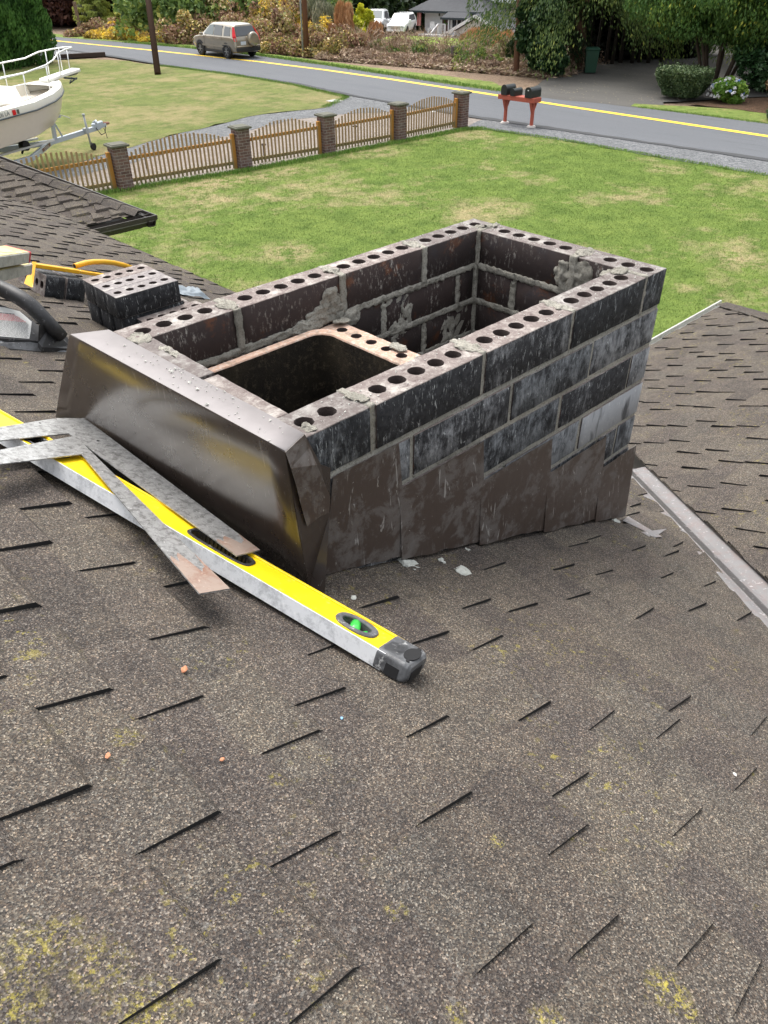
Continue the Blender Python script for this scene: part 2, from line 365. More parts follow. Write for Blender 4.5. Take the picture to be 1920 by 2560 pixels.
def shingles(name,O,dd,aa,p0,p1,q0,q1,clips,parent,edges=None,phase=0,dens=1.0,slope=RS,t=.0014,tt=.0060,holes=None,seed=1,zig=False):
    """O (x,y,z) at p=q=0; surface falls along dd (horizontal) with slope; clips: list of (point,normal) kept on the negative side"""
    rnd=random.Random(seed); bm=bmesh.new(); la=bm.faces.layers.float.new('rnd')
    dd=Vector(dd); aa=Vector(aa); O=Vector(O); nrm=Vector((dd.x*slope,dd.y*slope,1)).normalized()
    def P(p,q,h=0): return O+dd*p+aa*q+Vector((0,0,-slope*p))+nrm*h
    def face(ps,r,mi=0):
        f=bm.faces.new([bm.verts.new(x) for x in ps]); f[la]=r; f.material_index=mi; return f
    flip=dd.cross(aa).z<0
    def Fc(ps,r,mi=0): return face(ps[::-1] if flip else ps,r,mi)
    i0=math.floor((p0-phase)/RP); i1=math.ceil((p1-phase)/RP)
    for i in range(i0,i1):
        a=phase+i*RP; b=a+RP; ov=.004
        # base strip in segments
        q=q0
        while q<q1:
            e=min(q1,q+rnd.uniform(.12,.36)); r=rnd.random()
            Fc([P(a,q,0),P(b+.001,q,t),P(b+.001,e,t),P(a,e,0)],r); Fc([P(b+.001,q,t),P(b+.001,q,-.002),P(b+.001,e,-.002),P(b+.001,e,t)],r,1)
            q=e
        # tabs
        ms=sorted(edges.get(i,[])) if edges else []
        tabs=[]; q=q0-rnd.uniform(0,.2); 
        if ms:
            lo,hi=ms[0]-.22,ms[-1]+.22
        else: lo,hi=1e9,-1e9
        while q<q1:
            if lo<q<hi or (q<lo and q+.2>lo): q=max(q,hi) if not (q<lo) else hi; continue
            wd=rnd.uniform(.09,.20); tabs.append((q,q+wd)); q+=wd+rnd.uniform(.05,.16)/dens
        for k,y in enumerate(ms):
            nx=ms[k+1] if k+1<len(ms) else y+.3
            tabs.append((y,y+min(rnd.uniform(.12,.17),(nx-y)*.75)))
        for (y0,y1) in tabs:
            y0=max(y0,q0); y1=min(y1,q1)
            if y1-y0<.02: continue
            fl=rnd.uniform(-.004,.007); fr=rnd.uniform(-.004,.007); h=tt*rnd.uniform(.75,1.35); r=rnd.random(); lift=rnd.uniform(0,.0025)
            if zig: fl=fr=.028
            A0,A1=P(a+.004,y0+fl,h*.62+.0005),P(a+.004,y1-fr,h*.62+.0005); U0,U1=P(a-.016,y0+fl,.0002),P(a-.016,y1-fr,.0002); B0,B1=P(b-.006,y0,h+t+lift),P(b-.006,y1,h+t+lift); D0,D1=P(b+.005,y0+.001,t*.4),P(b+.005,y1-.001,t*.4)
            a0,a1=P(a+.004,y0+fl,-.001),P(a+.004,y1-fr,-.001); b0,b1=P(b+.005,y0,-.001),P(b+.005,y1,-.001)
            Fc([A0,B0,B1,A1],r); Fc([B0,D0,D1,B1],r); Fc([A0,a0,b0,D0,B0],r,1); Fc([A1,B1,D1,b1,a1],r,1); Fc([U0,A0,A1,U1],r); Fc([U0,a0,A0],r,1); Fc([U1,A1,a1],r,1)
    for (pt,n) in clips:
        bmesh.ops.bisect_plane(bm,geom=bm.verts[:]+bm.edges[:]+bm.faces[:],plane_co=Vector(pt),plane_no=Vector(n),clear_outer=True)
    if holes:
        x0,x1,y0,y1=holes
        for pt,n in (((x0,0,0),(1,0,0)),((x1,0,0),(1,0,0)),((0,y0,0),(0,1,0)),((0,y1,0),(0,1,0))):
            bmesh.ops.bisect_plane(bm,geom=bm.verts[:]+bm.edges[:]+bm.faces[:],plane_co=Vector(pt),plane_no=Vector(n))
        dl=[f for f in bm.faces if x0<f.calc_center_median().x<x1 and y0<f.calc_center_median().y<y1]
        bmesh.ops.delete(bm,geom=dl,context='FACES')
    return link(name,bm,[M['shingle'],M['asphalt']],parent,near=True)
house=thing('house',w_((.5,1.5,0))-Vector((0,0,w_((0,0,0)).z)),'house we stand on, with low brown shingle roofs meeting in metal valleys around the chimney','house')
edges={}
for x0,y0,x1,y1 in EDG:
    A=NR(x0,y0,.004);B=NR(x1,y1,.004); i=math.floor(((A.x+B.x)/2-RPH)/RP); edges.setdefault(i,[]).append((A.y+B.y)/2)
EX=.66                                     # main eave
# main plane, limited by the two valleys; valley lines in plan: right  (.40,.15)->(-.14,-.50) ; left mirrored further away
VR0=NR(1500,1150); VR1=NR(1362,1010); vd=(VR1-VR0); vd.z=0; vd.normalize()
VRn=Vector((vd.y,-vd.x,0))                 # points to the right wing side
if VRn.y>0: VRn=-VRn
roof=shingles('main_roof',(0,0,RZ),(1,0,0),(0,1,0),-5.2,EX,-3.4,9.0,[((EX,0,0),(1,0,0)),(VR0-VRn*.050,VRn)],house,edges,phase=RPH,tt=.0056,holes=(-1.16,-.04,.04,.58))
# right wing falls toward +y ; plane through the valley
def wing(sgn,V0,Vd):
    # slope s2 such that valley line lies on both planes: dz along valley = -RS*Vd.x ; = -s2*(sgn*Vd.y)
    return RS*Vd.x/(sgn*Vd.y)
s2=wing(1,VR0,vd); zR=lambda y:VR0.z-s2*(y-VR0.y)
gl=hitN(1405,750,Vector((0,s2,1)),VR0.z+s2*VR0.y); gf=hitN(1560,660,Vector((0,s2,1)),VR0.z+s2*VR0.y)
GY=gl.y; GX=gf.x

lift=.012
shingles('wing_roof',(0,0,zR(0)+lift),(0,1,0),(1,0,0),-3.6,GY,-3,GX,[((0,GY,0),(0,1,0)),(VR0+VRn*.042,-VRn),((GX,GY,0),Vector((1,-1,0)))],house,slope=s2,seed=5,dens=1.15)
zw=zR(GY)
hipz=lambda y:zR(y)+lift
# hip end of the right wing
s3=s2; bmh=shingles('wing_hip_roof',(GX,0,zw+lift),(1,0,0),(0,1,0),-3.0,.0,-3.4,GY,[((GX,GY,0),Vector((-1,1,0)))],house,slope=s3,seed=6)
bm=NB()                                    # hip caps
for k in range(16):
    a=Vector((GX-.02-k*.13,GY-.02-k*.13,0)); b=a-Vector((.16,.16,0))
    for v in (a,b): v.z=zR(v.y)+lift+.010
    d=(b-a).normalized(); s_=Vector((d.y,-d.x,0)).normalized()*.07
    for sg in (1,-1):
        e=s_*sg+Vector((0,0,-.02)); q=[a+Vector((0,0,.006)),b,b+e,a+e+Vector((0,0,.006))]; poly(bm,q if sg>0 else q[::-1])
        q=[a,a+Vector((0,0,.006)),a+e+Vector((0,0,.006)),a+e]; poly(bm,q,1)
link('hip_cap',bm,[M['shingle'],M['asphalt']],house,near=True)
# left wing beyond the main eave: falls toward -y
s4=.385; zgl=-1.15
g1=NZ(190,499,zgl); g2=NZ(333,462,zgl); GLY=(g1.y+g2.y)/2+.09; GLX=g2.x-.09
zL=lambda y:zgl+s4*(y-GLY)

shingles('wing_roof',(0,0,zL(0)+.006),(0,-1,0),(1,0,0),-11,-GLY,EX-.3,GLX,[((0,GLY,0),(0,-1,0)),((GLX,GLY,0),Vector((1,1/1.39,0)))],house,slope=s4,seed=9,dens=1.3,tt=.009,t=.007,zig=True)
shingles('wing_hip_roof',(GLX,0,zL(GLY)+.006),(1,0,0),(0,1,0),-2.6,0,GLY,GLY+5,[((GLX,GLY,0),Vector((-1,-1/1.39,0)))],house,slope=s4*1.39,seed=11)
bm=NB()
for k in range(26):
    a=Vector((GLX-.01-k*.083,GLY+.01+k*.1155,0)); b=a+Vector((-.097,.135,0))
    for v in (a,b): v.z=zL(v.y)+.022
    d=(b-a).normalized(); s_=Vector((d.y,-d.x,0)).normalized()*.085
    for sg in (1,-1):
        e=s_*sg+Vector((0,0,-.022)); up_=Vector((0,0,.006)); q=[a+up_,b,b+e,a+e+up_]; poly(bm,q[::-1] if sg>0 else q)
        poly(bm,[a,a+up_,a+e+up_,a+e],1)
link('hip_cap',bm,[M['shingle'],M['asphalt']],house,near=True)
# gutters
def gutter(a,b,out,mi_face,nm='gutter',w=.085,h=.07):
    """trough along a->b, out = horizontal outward direction"""
    bm=NB(); a=Vector(a);b=Vector(b);out=Vector(out); t=.004
    prof=[(0,0),(0,-h),(w*.65,-h),(w*.8,-h*.5),(w,-h*.35),(w,.004),(w-.010,.004),(w-.012,-.004),(w-.012,-h*.3),(w*.76,-h*.45),(w*.62,-h+t),(t,-h+t),(t,0)]
    r1=[a+out*x+Vector((0,0,z)) for x,z in prof]; r2=[b+out*x+Vector((0,0,z)) for x,z in prof]
    loft(bm,[r1,r2],cap=True); bmesh.ops.recalc_face_normals(bm,faces=bm.faces)
    return link(nm,bm,mi_face,house,near=True)
gutter((.62,GY-.012,zw-.012),(GX+.10,GY-.012,zw-.012),(0,1,0),M['gutter'])
gutter((.80,GLY+.012,zL(GLY)-.01),(GLX+.09,GLY+.012,zL(GLY)-.01),(0,-1,0),M['gutter_dark'],w=.10,h=.08)
# gutter trough lining (light) of the left wing and its round end
bm=NB(); bb(bm,.80,GLX+.08,GLY-.078,GLY+.008,zL(GLY)-.052,zL(GLY)-.045); link('gutter_bed',bm,M['galv'],house,near=True)
gutter((GLX+.012,GLY-.09,zL(GLY)-.01),(GLX+.012,GLY+4,zL(GLY)-.01),(1,0,0),M['gutter_dark'],w=.09,h=.08)
# main eave drip edge and fascia
bm=NB(); ze=RZ-RS*EX
bb(bm,EX-.03,EX+.012,.66,9.0,ze-.016,ze-.004); bb(bm,EX+.006,EX+.012,.66,9.0,ze-.07,ze-.004)
link('drip_edge',bm,M['galv'],house,near=True)
# valley metal : pan with centre crimp
def valley(V0,vd,n,a,b,zf,w=.075):
    bm=NB(); st=[(-w*1.25,-.004,0),(-w*.80,.003,0),(-w*.60,.003,0),(-w*.56,.006,0),(-w*.52,.003,1),(-w*.2,.002,1),(-.01,.003,1),(.0,.005,0),(w*.10,.003,0),(w*.95,.004,0)]
    N_=24; rows=[]
    for i in range(N_+1):
        p=V0+vd*(a+(b-a)*i/N_); rows.append([bm.verts.new((p.x+n.x*o,p.y+n.y*o,zf(p+n*o)+h)) for o,h,_ in st])
    for i in range(N_):
        for k in range(len(st)-1):
            f=bm.faces.new((rows[i][k],rows[i+1][k],rows[i+1][k+1],rows[i][k+1])); f.material_index=st[k+1][2]
    bmesh.ops.recalc_face_normals(bm,faces=bm.faces)
    return link('valley_flashing',bm,[M['galv'],M['galv_dark']],house,near=True)
zmain=lambda p:RZ-RS*p.x
valley(VR0,vd,VRn,-1.6,.62,lambda p:max(zmain(p),zR(p.y)))
# walls below (seen only from the side)
bm=NB(); g0=(0-ZT)/SC
bb(bm,-5.2,EX-.25,-3.4,9,g0,ze-.12); bb(bm,EX-.27,GX-.35,-3.6,GY-.35,g0,zw-.09); bb(bm,EX-.26,GLX-.4,GLY+.4,9,g0,zL(GLY)-.12)
# keep the inside of the chimney shaft empty: the block stops under the roof there
link('house_wall',bm,M['siding'],house,near=True)
bm=NB(); bb(bm,.55,GX+.0,GY-.32,GY-.0,zw-.10,zw-.085); bb(bm,.55,GLX,GLY,GLY+.4,zL(GLY)-.11,zL(GLY)-.095); bb(bm,EX-.24,EX-.002,.6,9,ze-.09,ze-.078); link('soffit',bm,M['gutter_dark'],house,near=True)
# ---------------------------------------------------------------- chimney
BH,CO=.092,.104; BW=.085; CWD=.626; XN=-1.172; NW=.045
chim=thing('chimney',w_((-.6,.31,-.55)),'unfinished open brick chimney of dark cored bricks with brown metal flashing','chimney')
EFF={}
def brick_mesh(L,nh,Wd=BW,H=BH,first=None,r=.0165,jit=.07,pitch=None):
    outl=[]
    n=14
    for (xa,ya),(xb,yb) in (((0,0),(L,0)),((L,0),(L,Wd)),((L,Wd),(0,Wd)),((0,Wd),(0,0))):
        k=max(2,int(math.hypot(xb-xa,yb-ya)/.02))
        for i in range(k):
            outl.append((xa+(xb-xa)*i/k+random.uniform(-.0009,.0009),ya+(yb-ya)*i/k+random.uniform(-.0009,.0009)))
    hs=[]; p=pitch or .052; f=first if first is not None else (L-(nh-1)*p)/2
    for i in range(nh): hs.append(circ(f+i*p,Wd/2+random.uniform(-.001,.001),r*random.uniform(.95,1.04),18,jit*.8,r*random.uniform(.95,1.05)))
    me=holed([outl]+hs,H,bevel=.0012)
    cs=[(sum(a for a,_ in h)/len(h),sum(b for _,b in h)/len(h)) for h in hs]
    return me,cs,r
HOLES=[]
def put_brick(bm,la,le,me,cs,r,M_,outer,eff=0.,rv=None):
    for x_,y_ in cs:
        q_=M_@Vector((x_,y_,0)); HOLES.append((q_.x,q_.y))
    """materials: 0 outer,1 inner,2 bed,3 core ; outer: list of world normals of flashed faces"""
    t=bmesh.new(); t.from_mesh(me); a=t.faces.layers.float.new('rnd'); e=t.faces.layers.float.new('eff'); rv=random.random() if rv is None else rv
    t.normal_update(); M3=M_.to_3x3()
    for f in t.faces:
        c=f.calc_center_median(); n=f.normal; f[a]=rv; f[e]=eff
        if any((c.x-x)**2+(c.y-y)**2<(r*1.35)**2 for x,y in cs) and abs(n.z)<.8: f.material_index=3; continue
        if abs(n.z)>.6: f.material_index=2; continue
        wn=(M3@n).normalized(); f.material_index=0 if any(wn.dot(Vector(o))>.7 for o in outer) else 1
    bmesh.ops.transform(t,matrix=M_,verts=t.verts); m2=bpy.data.meshes.new('t'); t.to_mesh(m2); t.free(); bm.from_mesh(m2); bpy.data.meshes.remove(m2)
bmB=NB(); bmB.faces.layers.float.new('rnd'); bmB.faces.layers.float.new('eff')
def T(x,y,z,rz=0): return Matrix.Translation((x,y,z))@Matrix.Rotation(rz,4,'Z')
JT=.012
def wall_x(y0,ends,z,outer,nh=None,effs=None,first=None):
    """bricks along x between consecutive ends (far->near), y0 = low y"""
    for i,(a,b) in enumerate(ends):
        L=a-b; me,cs,r=brick_mesh(L,nh[i] if nh else 0,first=(first[i] if first else None))
        put_brick(bmB,0,0,me,cs,r,T(b,y0+random.uniform(-.0012,.0012),z),outer,(effs[i] if effs else random.uniform(0,.5)))
def wall_y(x0,ends,z,outer,nh=None,effs=None,first=None):
    for i,(a,b) in enumerate(ends):
        L=b-a; me,cs,r=brick_mesh(L,nh[i] if nh else 0,first=(first[i] if first else None))
        put_brick(bmB,0,0,me,cs,r,T(x0+BW,a,z,R(90)),outer,(effs[i] if effs else random.uniform(0,.5)))
def wall_y2(x0,ends,z):
    for a,b in ends:
        me,cs,r=brick_mesh(b-a,0,Wd=NW); put_brick(bmB,0,0,me,cs,r,T(x0+NW,a,z,R(90)),[(-1,0,0)],.2)
OR,OL,OF,ON=(0,-1,0),(0,1,0),(1,0,0),(-1,0,0)
def segs(far,near,perps):
    out=[]; a=far
    for p in perps: out.append((a,p+JT/2)); a=p-JT/2
    out.append((a,near)); return out
# right wall (outer face y=0)
z1=-BH
wall_x(0,[(-.0955,-.388),(-.400,-.693),(-.705,-.998),(-1.012,-1.172)],z1,[OR],[5,5,5,2],[.15,.30,.12,.35],[None,None,None,.045])
wall_x(0,segs(0,-1.172,[-.291,-.598,-.905]),z1-CO,[OR,OF],None,[.62,.50,.45,.55])
wall_x(0,segs(-BW-.01,-1.172,[-.396,-.70,-1.005]),z1-2*CO,[OR],None,[.20,.50,.62,.3])
wall_x(0,segs(0,-1.172,[-.291,-.598,-.905]),z1-3*CO,[OR,OF],None,[1.5,.85,.7,.4])
for k in (4,5,6):
    if k%2==0: wall_x(0,segs(-BW-.01,-1.172,[-.19 if k==4 else -.396,-.70,-1.005]),z1-k*CO,[OR],None,[.5,.4,.2,.2])
    else: wall_x(0,segs(0,-1.172,[-.291,-.598,-.905]),z1-k*CO,[OR,OF])
# left wall (inner face y=.541)
wall_x(CWD-BW,[(-.006,-.300),(-.312,-.592),(-.607,-.905),(-.922,-1.172)],z1,[OL,OF],[5,5,5,4],None,[None,None,None,None])
wall_x(CWD-BW,segs(-BW-.01,-1.172,[-.16,-.46,-.75,-1.05]),z1-CO,[OL])
wall_x(CWD-BW,segs(0,-1.172,[-.30,-.60,-.905]),z1-2*CO,[OL,OF])
for k in (3,4,5,6): wall_x(CWD-BW,segs(-BW-.01 if k%2 else 0,-1.172,[-.16,-.46,-.75,-1.05] if k%2 else [-.3,-.6,-.905]),z1-k*CO,[OL,OF])
# far wall (x from -.085 to 0)
wall_y(-BW,[(0,.205),(.222,.530)],z1,[OR,OF],[3,5],[.35,.3],[.030,None])
for k in range(1,7):
    if k%2: wall_y(-BW,[(BW+.012,.235),(.247,.39),(.402,.53),(.541,CWD)],z1-k*CO,[OF,OL])
    else: wall_y(-BW,[(0,.20),(.212,.37),(.382,.53)],z1-k*CO,[OR,OF],None,[.75,.3,.3])
# near wall under the metal
for k in range(0,7):
    e=[(.087,.30),(.312,.539)] if k%2==0 else [(.087,.15),(.162,.45),(.462,.539)]
    wall_y2(XN,e,z1-k*CO)
for f in bmB.faces: pass
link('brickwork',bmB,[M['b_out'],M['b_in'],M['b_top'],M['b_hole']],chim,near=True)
# wythe behind the flue, pinkish
bm=NB(); bm.faces.layers.float.new('rnd'); bm.faces.layers.float.new('eff')
me,cs,r=brick_mesh(.30,5,first=.045,Wd=.066,r=.0125)
put_brick(bm,0,0,me,cs,r,T(-.619,.235,-.112-BH,R(90)),[],0)
me,cs,r=brick_mesh(.125,2,Wd=.066); put_brick(bm,0,0,me,cs,r,T(-.619,.095,-.112-BH,R(90)),[],0)
for k in range(1,5):
    me,cs,r=brick_mesh(.44,0,Wd=.064); put_brick(bm,0,0,me,cs,r,T(-.620,.095,-.112-BH-k*CO,R(90)),[],0)
M['b_pink']=M['flue']
link('cross_wythe',bm,[M['b_in'],M['b_in'],M['flue'],M['b_hole']],chim,near=True)
# mortar: cores of the walls below the top course + perpends + squeezed beds
bm=NB(); i_=.0024; zb=-.80
rbox(bm,XN+.004,-i_,i_,BW-i_*.5,zb,-BH-.0015,.022,.0009,60)
rbox(bm,XN+.004,-i_,CWD-BW+i_*.5,CWD-i_,zb,-BH-.0015,.022,.0009,60)
rbox(bm,-BW+i_*.5,-i_,BW*.9,CWD-BW*.9,zb,-BH-.0015,.022,.0009,60)
rbox(bm,XN+i_,XN+NW-.003,BW*.9,CWD-BW*.9,zb,-BH-.0015,.03,.001,30)
rs=random.Random(3)
def perp_x(x,y0,wd=.016,out=.0,inn=.004,top=.001,side=1): # joint in a wall along x
    rbox(bm,x-wd/2,x+wd/2,y0-(inn if side<0 else out),y0+BW+(inn if side>0 else out),-BH-.004,top,.0055,.0026,75,seed=rs.random()*9)
for x in (-.394,-.699,-1.005): perp_x(x,0,.0155,-.0022,.005)
for x in (-.306,-.5995,-.9135): perp_x(x,CWD-BW,.018,-.001,.004,side=-1)
rbox(bm,-.094,-.080,.0008,.09,-BH-.004,.001,.0055,.0024,75,seed=4)       # far right corner joint (long joint beside the header)
rbox(bm,-.092,-.002,.203,.224,-BH-.004,.002,.0055,.003,75,seed=5)
rbox(bm,-.090,-.0,.528,.545,-BH-.004,.001,.0055,.003,75,seed=6)
rbox(bm,-.125,-.084,.085,.108,-BH-.05,-.008,.005,.007,60,seed=8)
# mortar smears on top of the bed
def dab(x,y,z,a,b,h,seed,amp=.006,fr=50):
    if h<.02: h*=.55; a*=.8; b*=.85
    t=bmesh.new(); bmesh.ops.create_icosphere(t,subdivisions=4,radius=1); 
    for v in t.verts: v.co=Vector((v.co.x*a,v.co.y*b,v.co.z*h))+Vector((x,y,z))
    roughen(t,amp,fr,seed=seed); roughen(t,amp*.55,fr*2.6,seed=seed+2); roughen(t,amp*.25,fr*6,seed=seed+5)
    for f in t.faces: f.smooth=True
    m=bpy.data.meshes.new('t'); t.to_mesh(m); t.free(); bm.from_mesh(m); bpy.data.meshes.remove(m)
for (x,y,z,a,b,h) in [(-.10,.07,.001,.04,.022,.006),(-.115,.09,-.006,.045,.018,.010),(-.044,.21,.002,.038,.024,.006),(-.03,.535,.002,.03,.02,.005),(-.06,.56,.001,.03,.018,.004),
    (-.31,.58,.001,.026,.035,.004),(-.60,.585,.001,.024,.036,.004),(-.915,.58,.001,.028,.036,.005),(-.394,.045,.001,.024,.036,.004),(-.70,.045,.001,.024,.036,.004),(-1.005,.045,.001,.020,.036,.005),
    (-1.135,.022,.001,.018,.016,.004),(-1.15,.55,.0,.03,.035,.006),(-1.14,.45,-.001,.014,.045,.005)]:
    dab(x,y,z,a,b,h,rs.random()*20)
# squeezed out beds on the inner faces
for k in range(0,5):
    z=-BH-.006-k*CO
    for x0,x1 in ((-.60,-.086),):
        rbox(bm,x0,x1,CWD-BW-.0032,CWD-BW+.004,z-.009,z+.007,.005,.0052,85,seed=k)
        rbox(bm,x0,x1,BW-.004,BW+.003,z-.008,z+.006,.009,.005,85,seed=k+20)
    rbox(bm,-BW-.0032,-BW+.004,BW,CWD-BW,z-.009,z+.008,.005,.0052,85,seed=k+40)
rbox(bm,-1.15,-.60,CWD-BW-.004,CWD-BW+.004,-BH-.016,-BH+.002,.005,.0055,85,seed=77)
# vertical smears inside on lower courses
for k,(xs) in enumerate([(-.16,-.46),(-.30,-.42),(-.16,-.36)]):
    for x in xs: rbox(bm,x-.009,x+.009,CWD-BW-.0022,CWD-BW+.004,-BH-.012-(k+1)*CO,-.01-(k+1)*CO,.005,.005,80,seed=x*9+k)
for k,(ys) in enumerate([(.24,.40),(.20,.375),(.24,.40)]):
    for y in ys: rbox(bm,-BW-.0022,-BW+.004,y-.009,y+.009,-BH-.012-(k+1)*CO,-.01-(k+1)*CO,.005,.005,80,seed=y*9+k)
rbox(bm,-BW-.006,-BW+.004,CWD-BW-.007,CWD-BW+.004,-.5,-.012,.006,.005,70,seed=33)
for (x,y,z,a,b,h) in [(-.64,.543,-.060,.034,.006,.040),(-.66,.543,-.080,.06,.007,.022),(-.37,.543,-.16,.022,.005,.050),(-BW,.185,-.05,.006,.035,.048),(-BW,.24,-.055,.005,.03,.040),(-.72,.540,-.098,.05,.012,.020),(-.58,.535,-.115,.03,.010,.022),(-.40,.543,-.20,.035,.005,.03),(-.20,.543,-.27,.03,.005,.05),(-BW,.30,-.25,.005,.03,.035)]:
    dab(x,y,z,a,b,h,rs.random()*20,.007,55)
for (x,y,z,a,b,h_) in [(-.63,.515,-.103,.03,.018,.008),(-.635,.31,-.106,.02,.03,.006),(-.65,.22,-.104,.022,.02,.008)]: dab(x,y,z,a,b,h_,rs.random()*20,.004,80)
link('mortar',bm,M['mortar'],chim,near=True)
# flue liner
def rr(x0,x1,y0,y1,r,n=6):
    o=[]
    for cx,cy,a in ((x1-r,y1-r,0),(x0+r,y1-r,90),(x0+r,y0+r,180),(x1-r,y0+r,270)):
        for k in range(n+1): t=R(a+90*k/n); o.append((cx+r*math.cos(t)+random.uniform(-.0012,.0012),cy+r*math.sin(t)+random.uniform(-.0012,.0012)))
    return o
FX0,FX1,FY0,FY1=-1.118,-.690,.092,.512; ft=.026
def dens(L,st=.012):
    o=[]
    for i,p in enumerate(L):
        q=L[(i+1)%len(L)]; k=max(1,int(math.hypot(q[0]-p[0],q[1]-p[1])/st))
        for j in range(k): o.append((p[0]+(q[0]-p[0])*j/k+random.uniform(-.0008,.0008),p[1]+(q[1]-p[1])*j/k+random.uniform(-.0008,.0008)))
    return o
bm=NB(); add_me(bm,holed([dens(rr(FX0,FX1,FY0,FY1,.05)),dens(rr(FX0+ft,FX1-ft,FY0+ft,FY1-ft,.04))],.62,bevel=.003,z0=-.715))
cx,cy=(FX0+FX1)/2,(FY0+FY1)/2; bm.normal_update()
for f in bm.faces:
    c=f.calc_center_median(); f.material_index=1 if (abs(f.normal.z)<.5 and f.normal.x*(cx-c.x)+f.normal.y*(cy-c.y)>0) else 0
link('flue_liner',bm,[M['flue'],M['soot']],chim,near=True)
bm=NB(); bb(bm,FX0-.05,-.01,.02,.60,-.83,-.80); link('shaft_floor',bm,M['soot'],chim,near=True)
bm=NB(); bb(bm,FX0+.0,FX1-.0,FY0,FY1,-.74,-.72); link('flue_floor',bm,M['soot'],chim,near=True)
# ---- side flashing: stepped pieces
def roofz(x): return RZ-RS*x
st=[(-1.150,-.945,-.104),(-.945,-.690,-.208),(-.690,-.425,-.312),(-.425,-.165,-.416),(-.165,.018,-.520)]
for i,(a,b,zt) in enumerate(st):
    bm=NB(); y=-.0035-.0022*i; n=10
    top=[Vector((a+(b-a)*k/n,y,zt+.004+random.uniform(-.0012,.0012))) for k in range(n+1)]
    bot=[Vector((a+(b+.02*(i<4)-a)*k/n,y-.006-.002*i,roofz(a+(b-a)*k/n)+.010+random.uniform(-.004,.003)*(k not in (0,n)))) for k in range(n+1)]
    if i==0: top=[p for p in top if p.x>-1.122]; 
    poly(bm,top+bot[::-1],thick=(0,-.0014,0)); bmesh.ops.triangulate(bm,faces=bm.faces[:]); bmesh.ops.recalc_face_normals(bm,faces=bm.faces)
    link('step_flashing',bm,M['flash'],chim,near=True)
# ---- near end: bent sheet cover
zc=.0135
tl=NZ(150,722,zc); tr=NZ(615,975,zc); cl=NZ(235,712,zc); cr=NZ(657,936,zc)
bl=NR(120,902,.004); br=NR(675,1262,.006); rb=NR(706,1281,.004)
bl.x=min(bl.x,-1.2); br=br+Vector((-.012,-.004,.004)); rb=rb+Vector((-.006,0,.002))

bm=NB(); N1=14
def lerp(a,b,t): return a+(b-a)*t
rows=[]
for i in range(N1+1):
    t=i/N1; wob=.0009*math.sin(t*9)+.0004*math.sin(t*23+1)
    a=lerp(cl,cr,t); b=lerp(tl,tr,t); c=lerp(bl,br,t)
    a=a+Vector((0,0,wob*.5)); r_=[a,lerp(a,b,.9),b+Vector((.002,0,-.0005)),lerp(b,c,.015)]
    for s_ in (.2,.4,.6,.8,1): 
        p=lerp(b,c,s_); p=p+Vector((wob*math.sin(s_*3.1)*1.6-.0015*math.sin(s_*3.14),0,0)); r_.append(p)
    rows.append(r_)
vv=[[bm.verts.new(p) for p in r_] for r_ in rows]
for i in range(N1):
    for k in range(len(vv[0])-1):
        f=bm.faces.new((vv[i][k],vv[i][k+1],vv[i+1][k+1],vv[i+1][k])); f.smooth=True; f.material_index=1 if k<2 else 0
bmesh.ops.recalc_face_normals(bm,faces=bm.faces)
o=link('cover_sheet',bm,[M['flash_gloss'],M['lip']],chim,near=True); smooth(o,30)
sm=o.modifiers.new('thick','SOLIDIFY'); sm.thickness=.0022; sm.offset=-1
# the right hand return and its folded flap
bm=NB(); e1=NY(690,1000,-.012); e2=NY(713,1008,-.010); e3=NY(716,1030,-.010)
ps=[tr+Vector((.001,.001,-.001)),NY(657,937,-.008),NY(692,1003,-.010),NY(713,1010,-.012),NY(711,1110,-.020),rb,br]
poly(bm,ps,thick=(0,-.0012,0)); bmesh.ops.triangulate(bm,faces=bm.faces[:]); bmesh.ops.recalc_face_normals(bm,faces=bm.faces)
link('cover_return',bm,M['flash_gloss'],chim,near=True)
bm=NB(); fo=lambda x,y,o: NY(x,y,(-.036+(x-628)/85*.012) if y>990 else (-.027 if x<640 else -.014))
ps=[fo(616,976,.001),fo(657,938,.001),fo(668,965,.003),fo(684,1003,.004),fo(698,1035,.005),fo(713,1072,.006),fo(711,1106,.007),fo(690,1115,.009),fo(663,1136,.012),fo(655,1110,.011),fo(640,1050,.008),fo(628,1010,.005)]
poly(bm,ps,thick=(-.0008,-.0016,0)); bmesh.ops.triangulate(bm,faces=bm.faces[:]); bmesh.ops.recalc_face_normals(bm,faces=bm.faces)
link('folded_flap',bm,M['flash'],chim,near=True)
# mortar crumbs on the cover sheet: part of the mess on top
bm=NB(); rc=random.Random(12)
for k in range(85):
    t=rc.random()**.8; u=rc.uniform(.05,.95); a=lerp(cl,cr,t); b=lerp(tl,tr,t); p=lerp(a,b,u)
    if k<34: t=.25+.5*rc.random(); p=lerp(lerp(cl,cr,t),lerp(tl,tr,t),.5*rc.random())
    r_=rc.uniform(.0006,.0016)*(2.0 if rc.random()<.14 else 1)
    g=bmesh.ops.create_icosphere(bm,subdivisions=1,radius=r_,matrix=Matrix.Translation(p+Vector((0,0,r_*.5))))
    for v in g['verts']: v.co+=Vector((rc.uniform(-1,1),rc.uniform(-1,1),rc.uniform(-.6,.6)))*r_*.5
M['crumb']=plain('dry_mortar_crumbs',(.52,.51,.47),.95,sc=90)
tag(link('mortar_crumbs',bm,M['crumb'],None,near=True),'pale mortar crumbs scattered along the brown metal cover','debris',kind='stuff')
bm=NB()
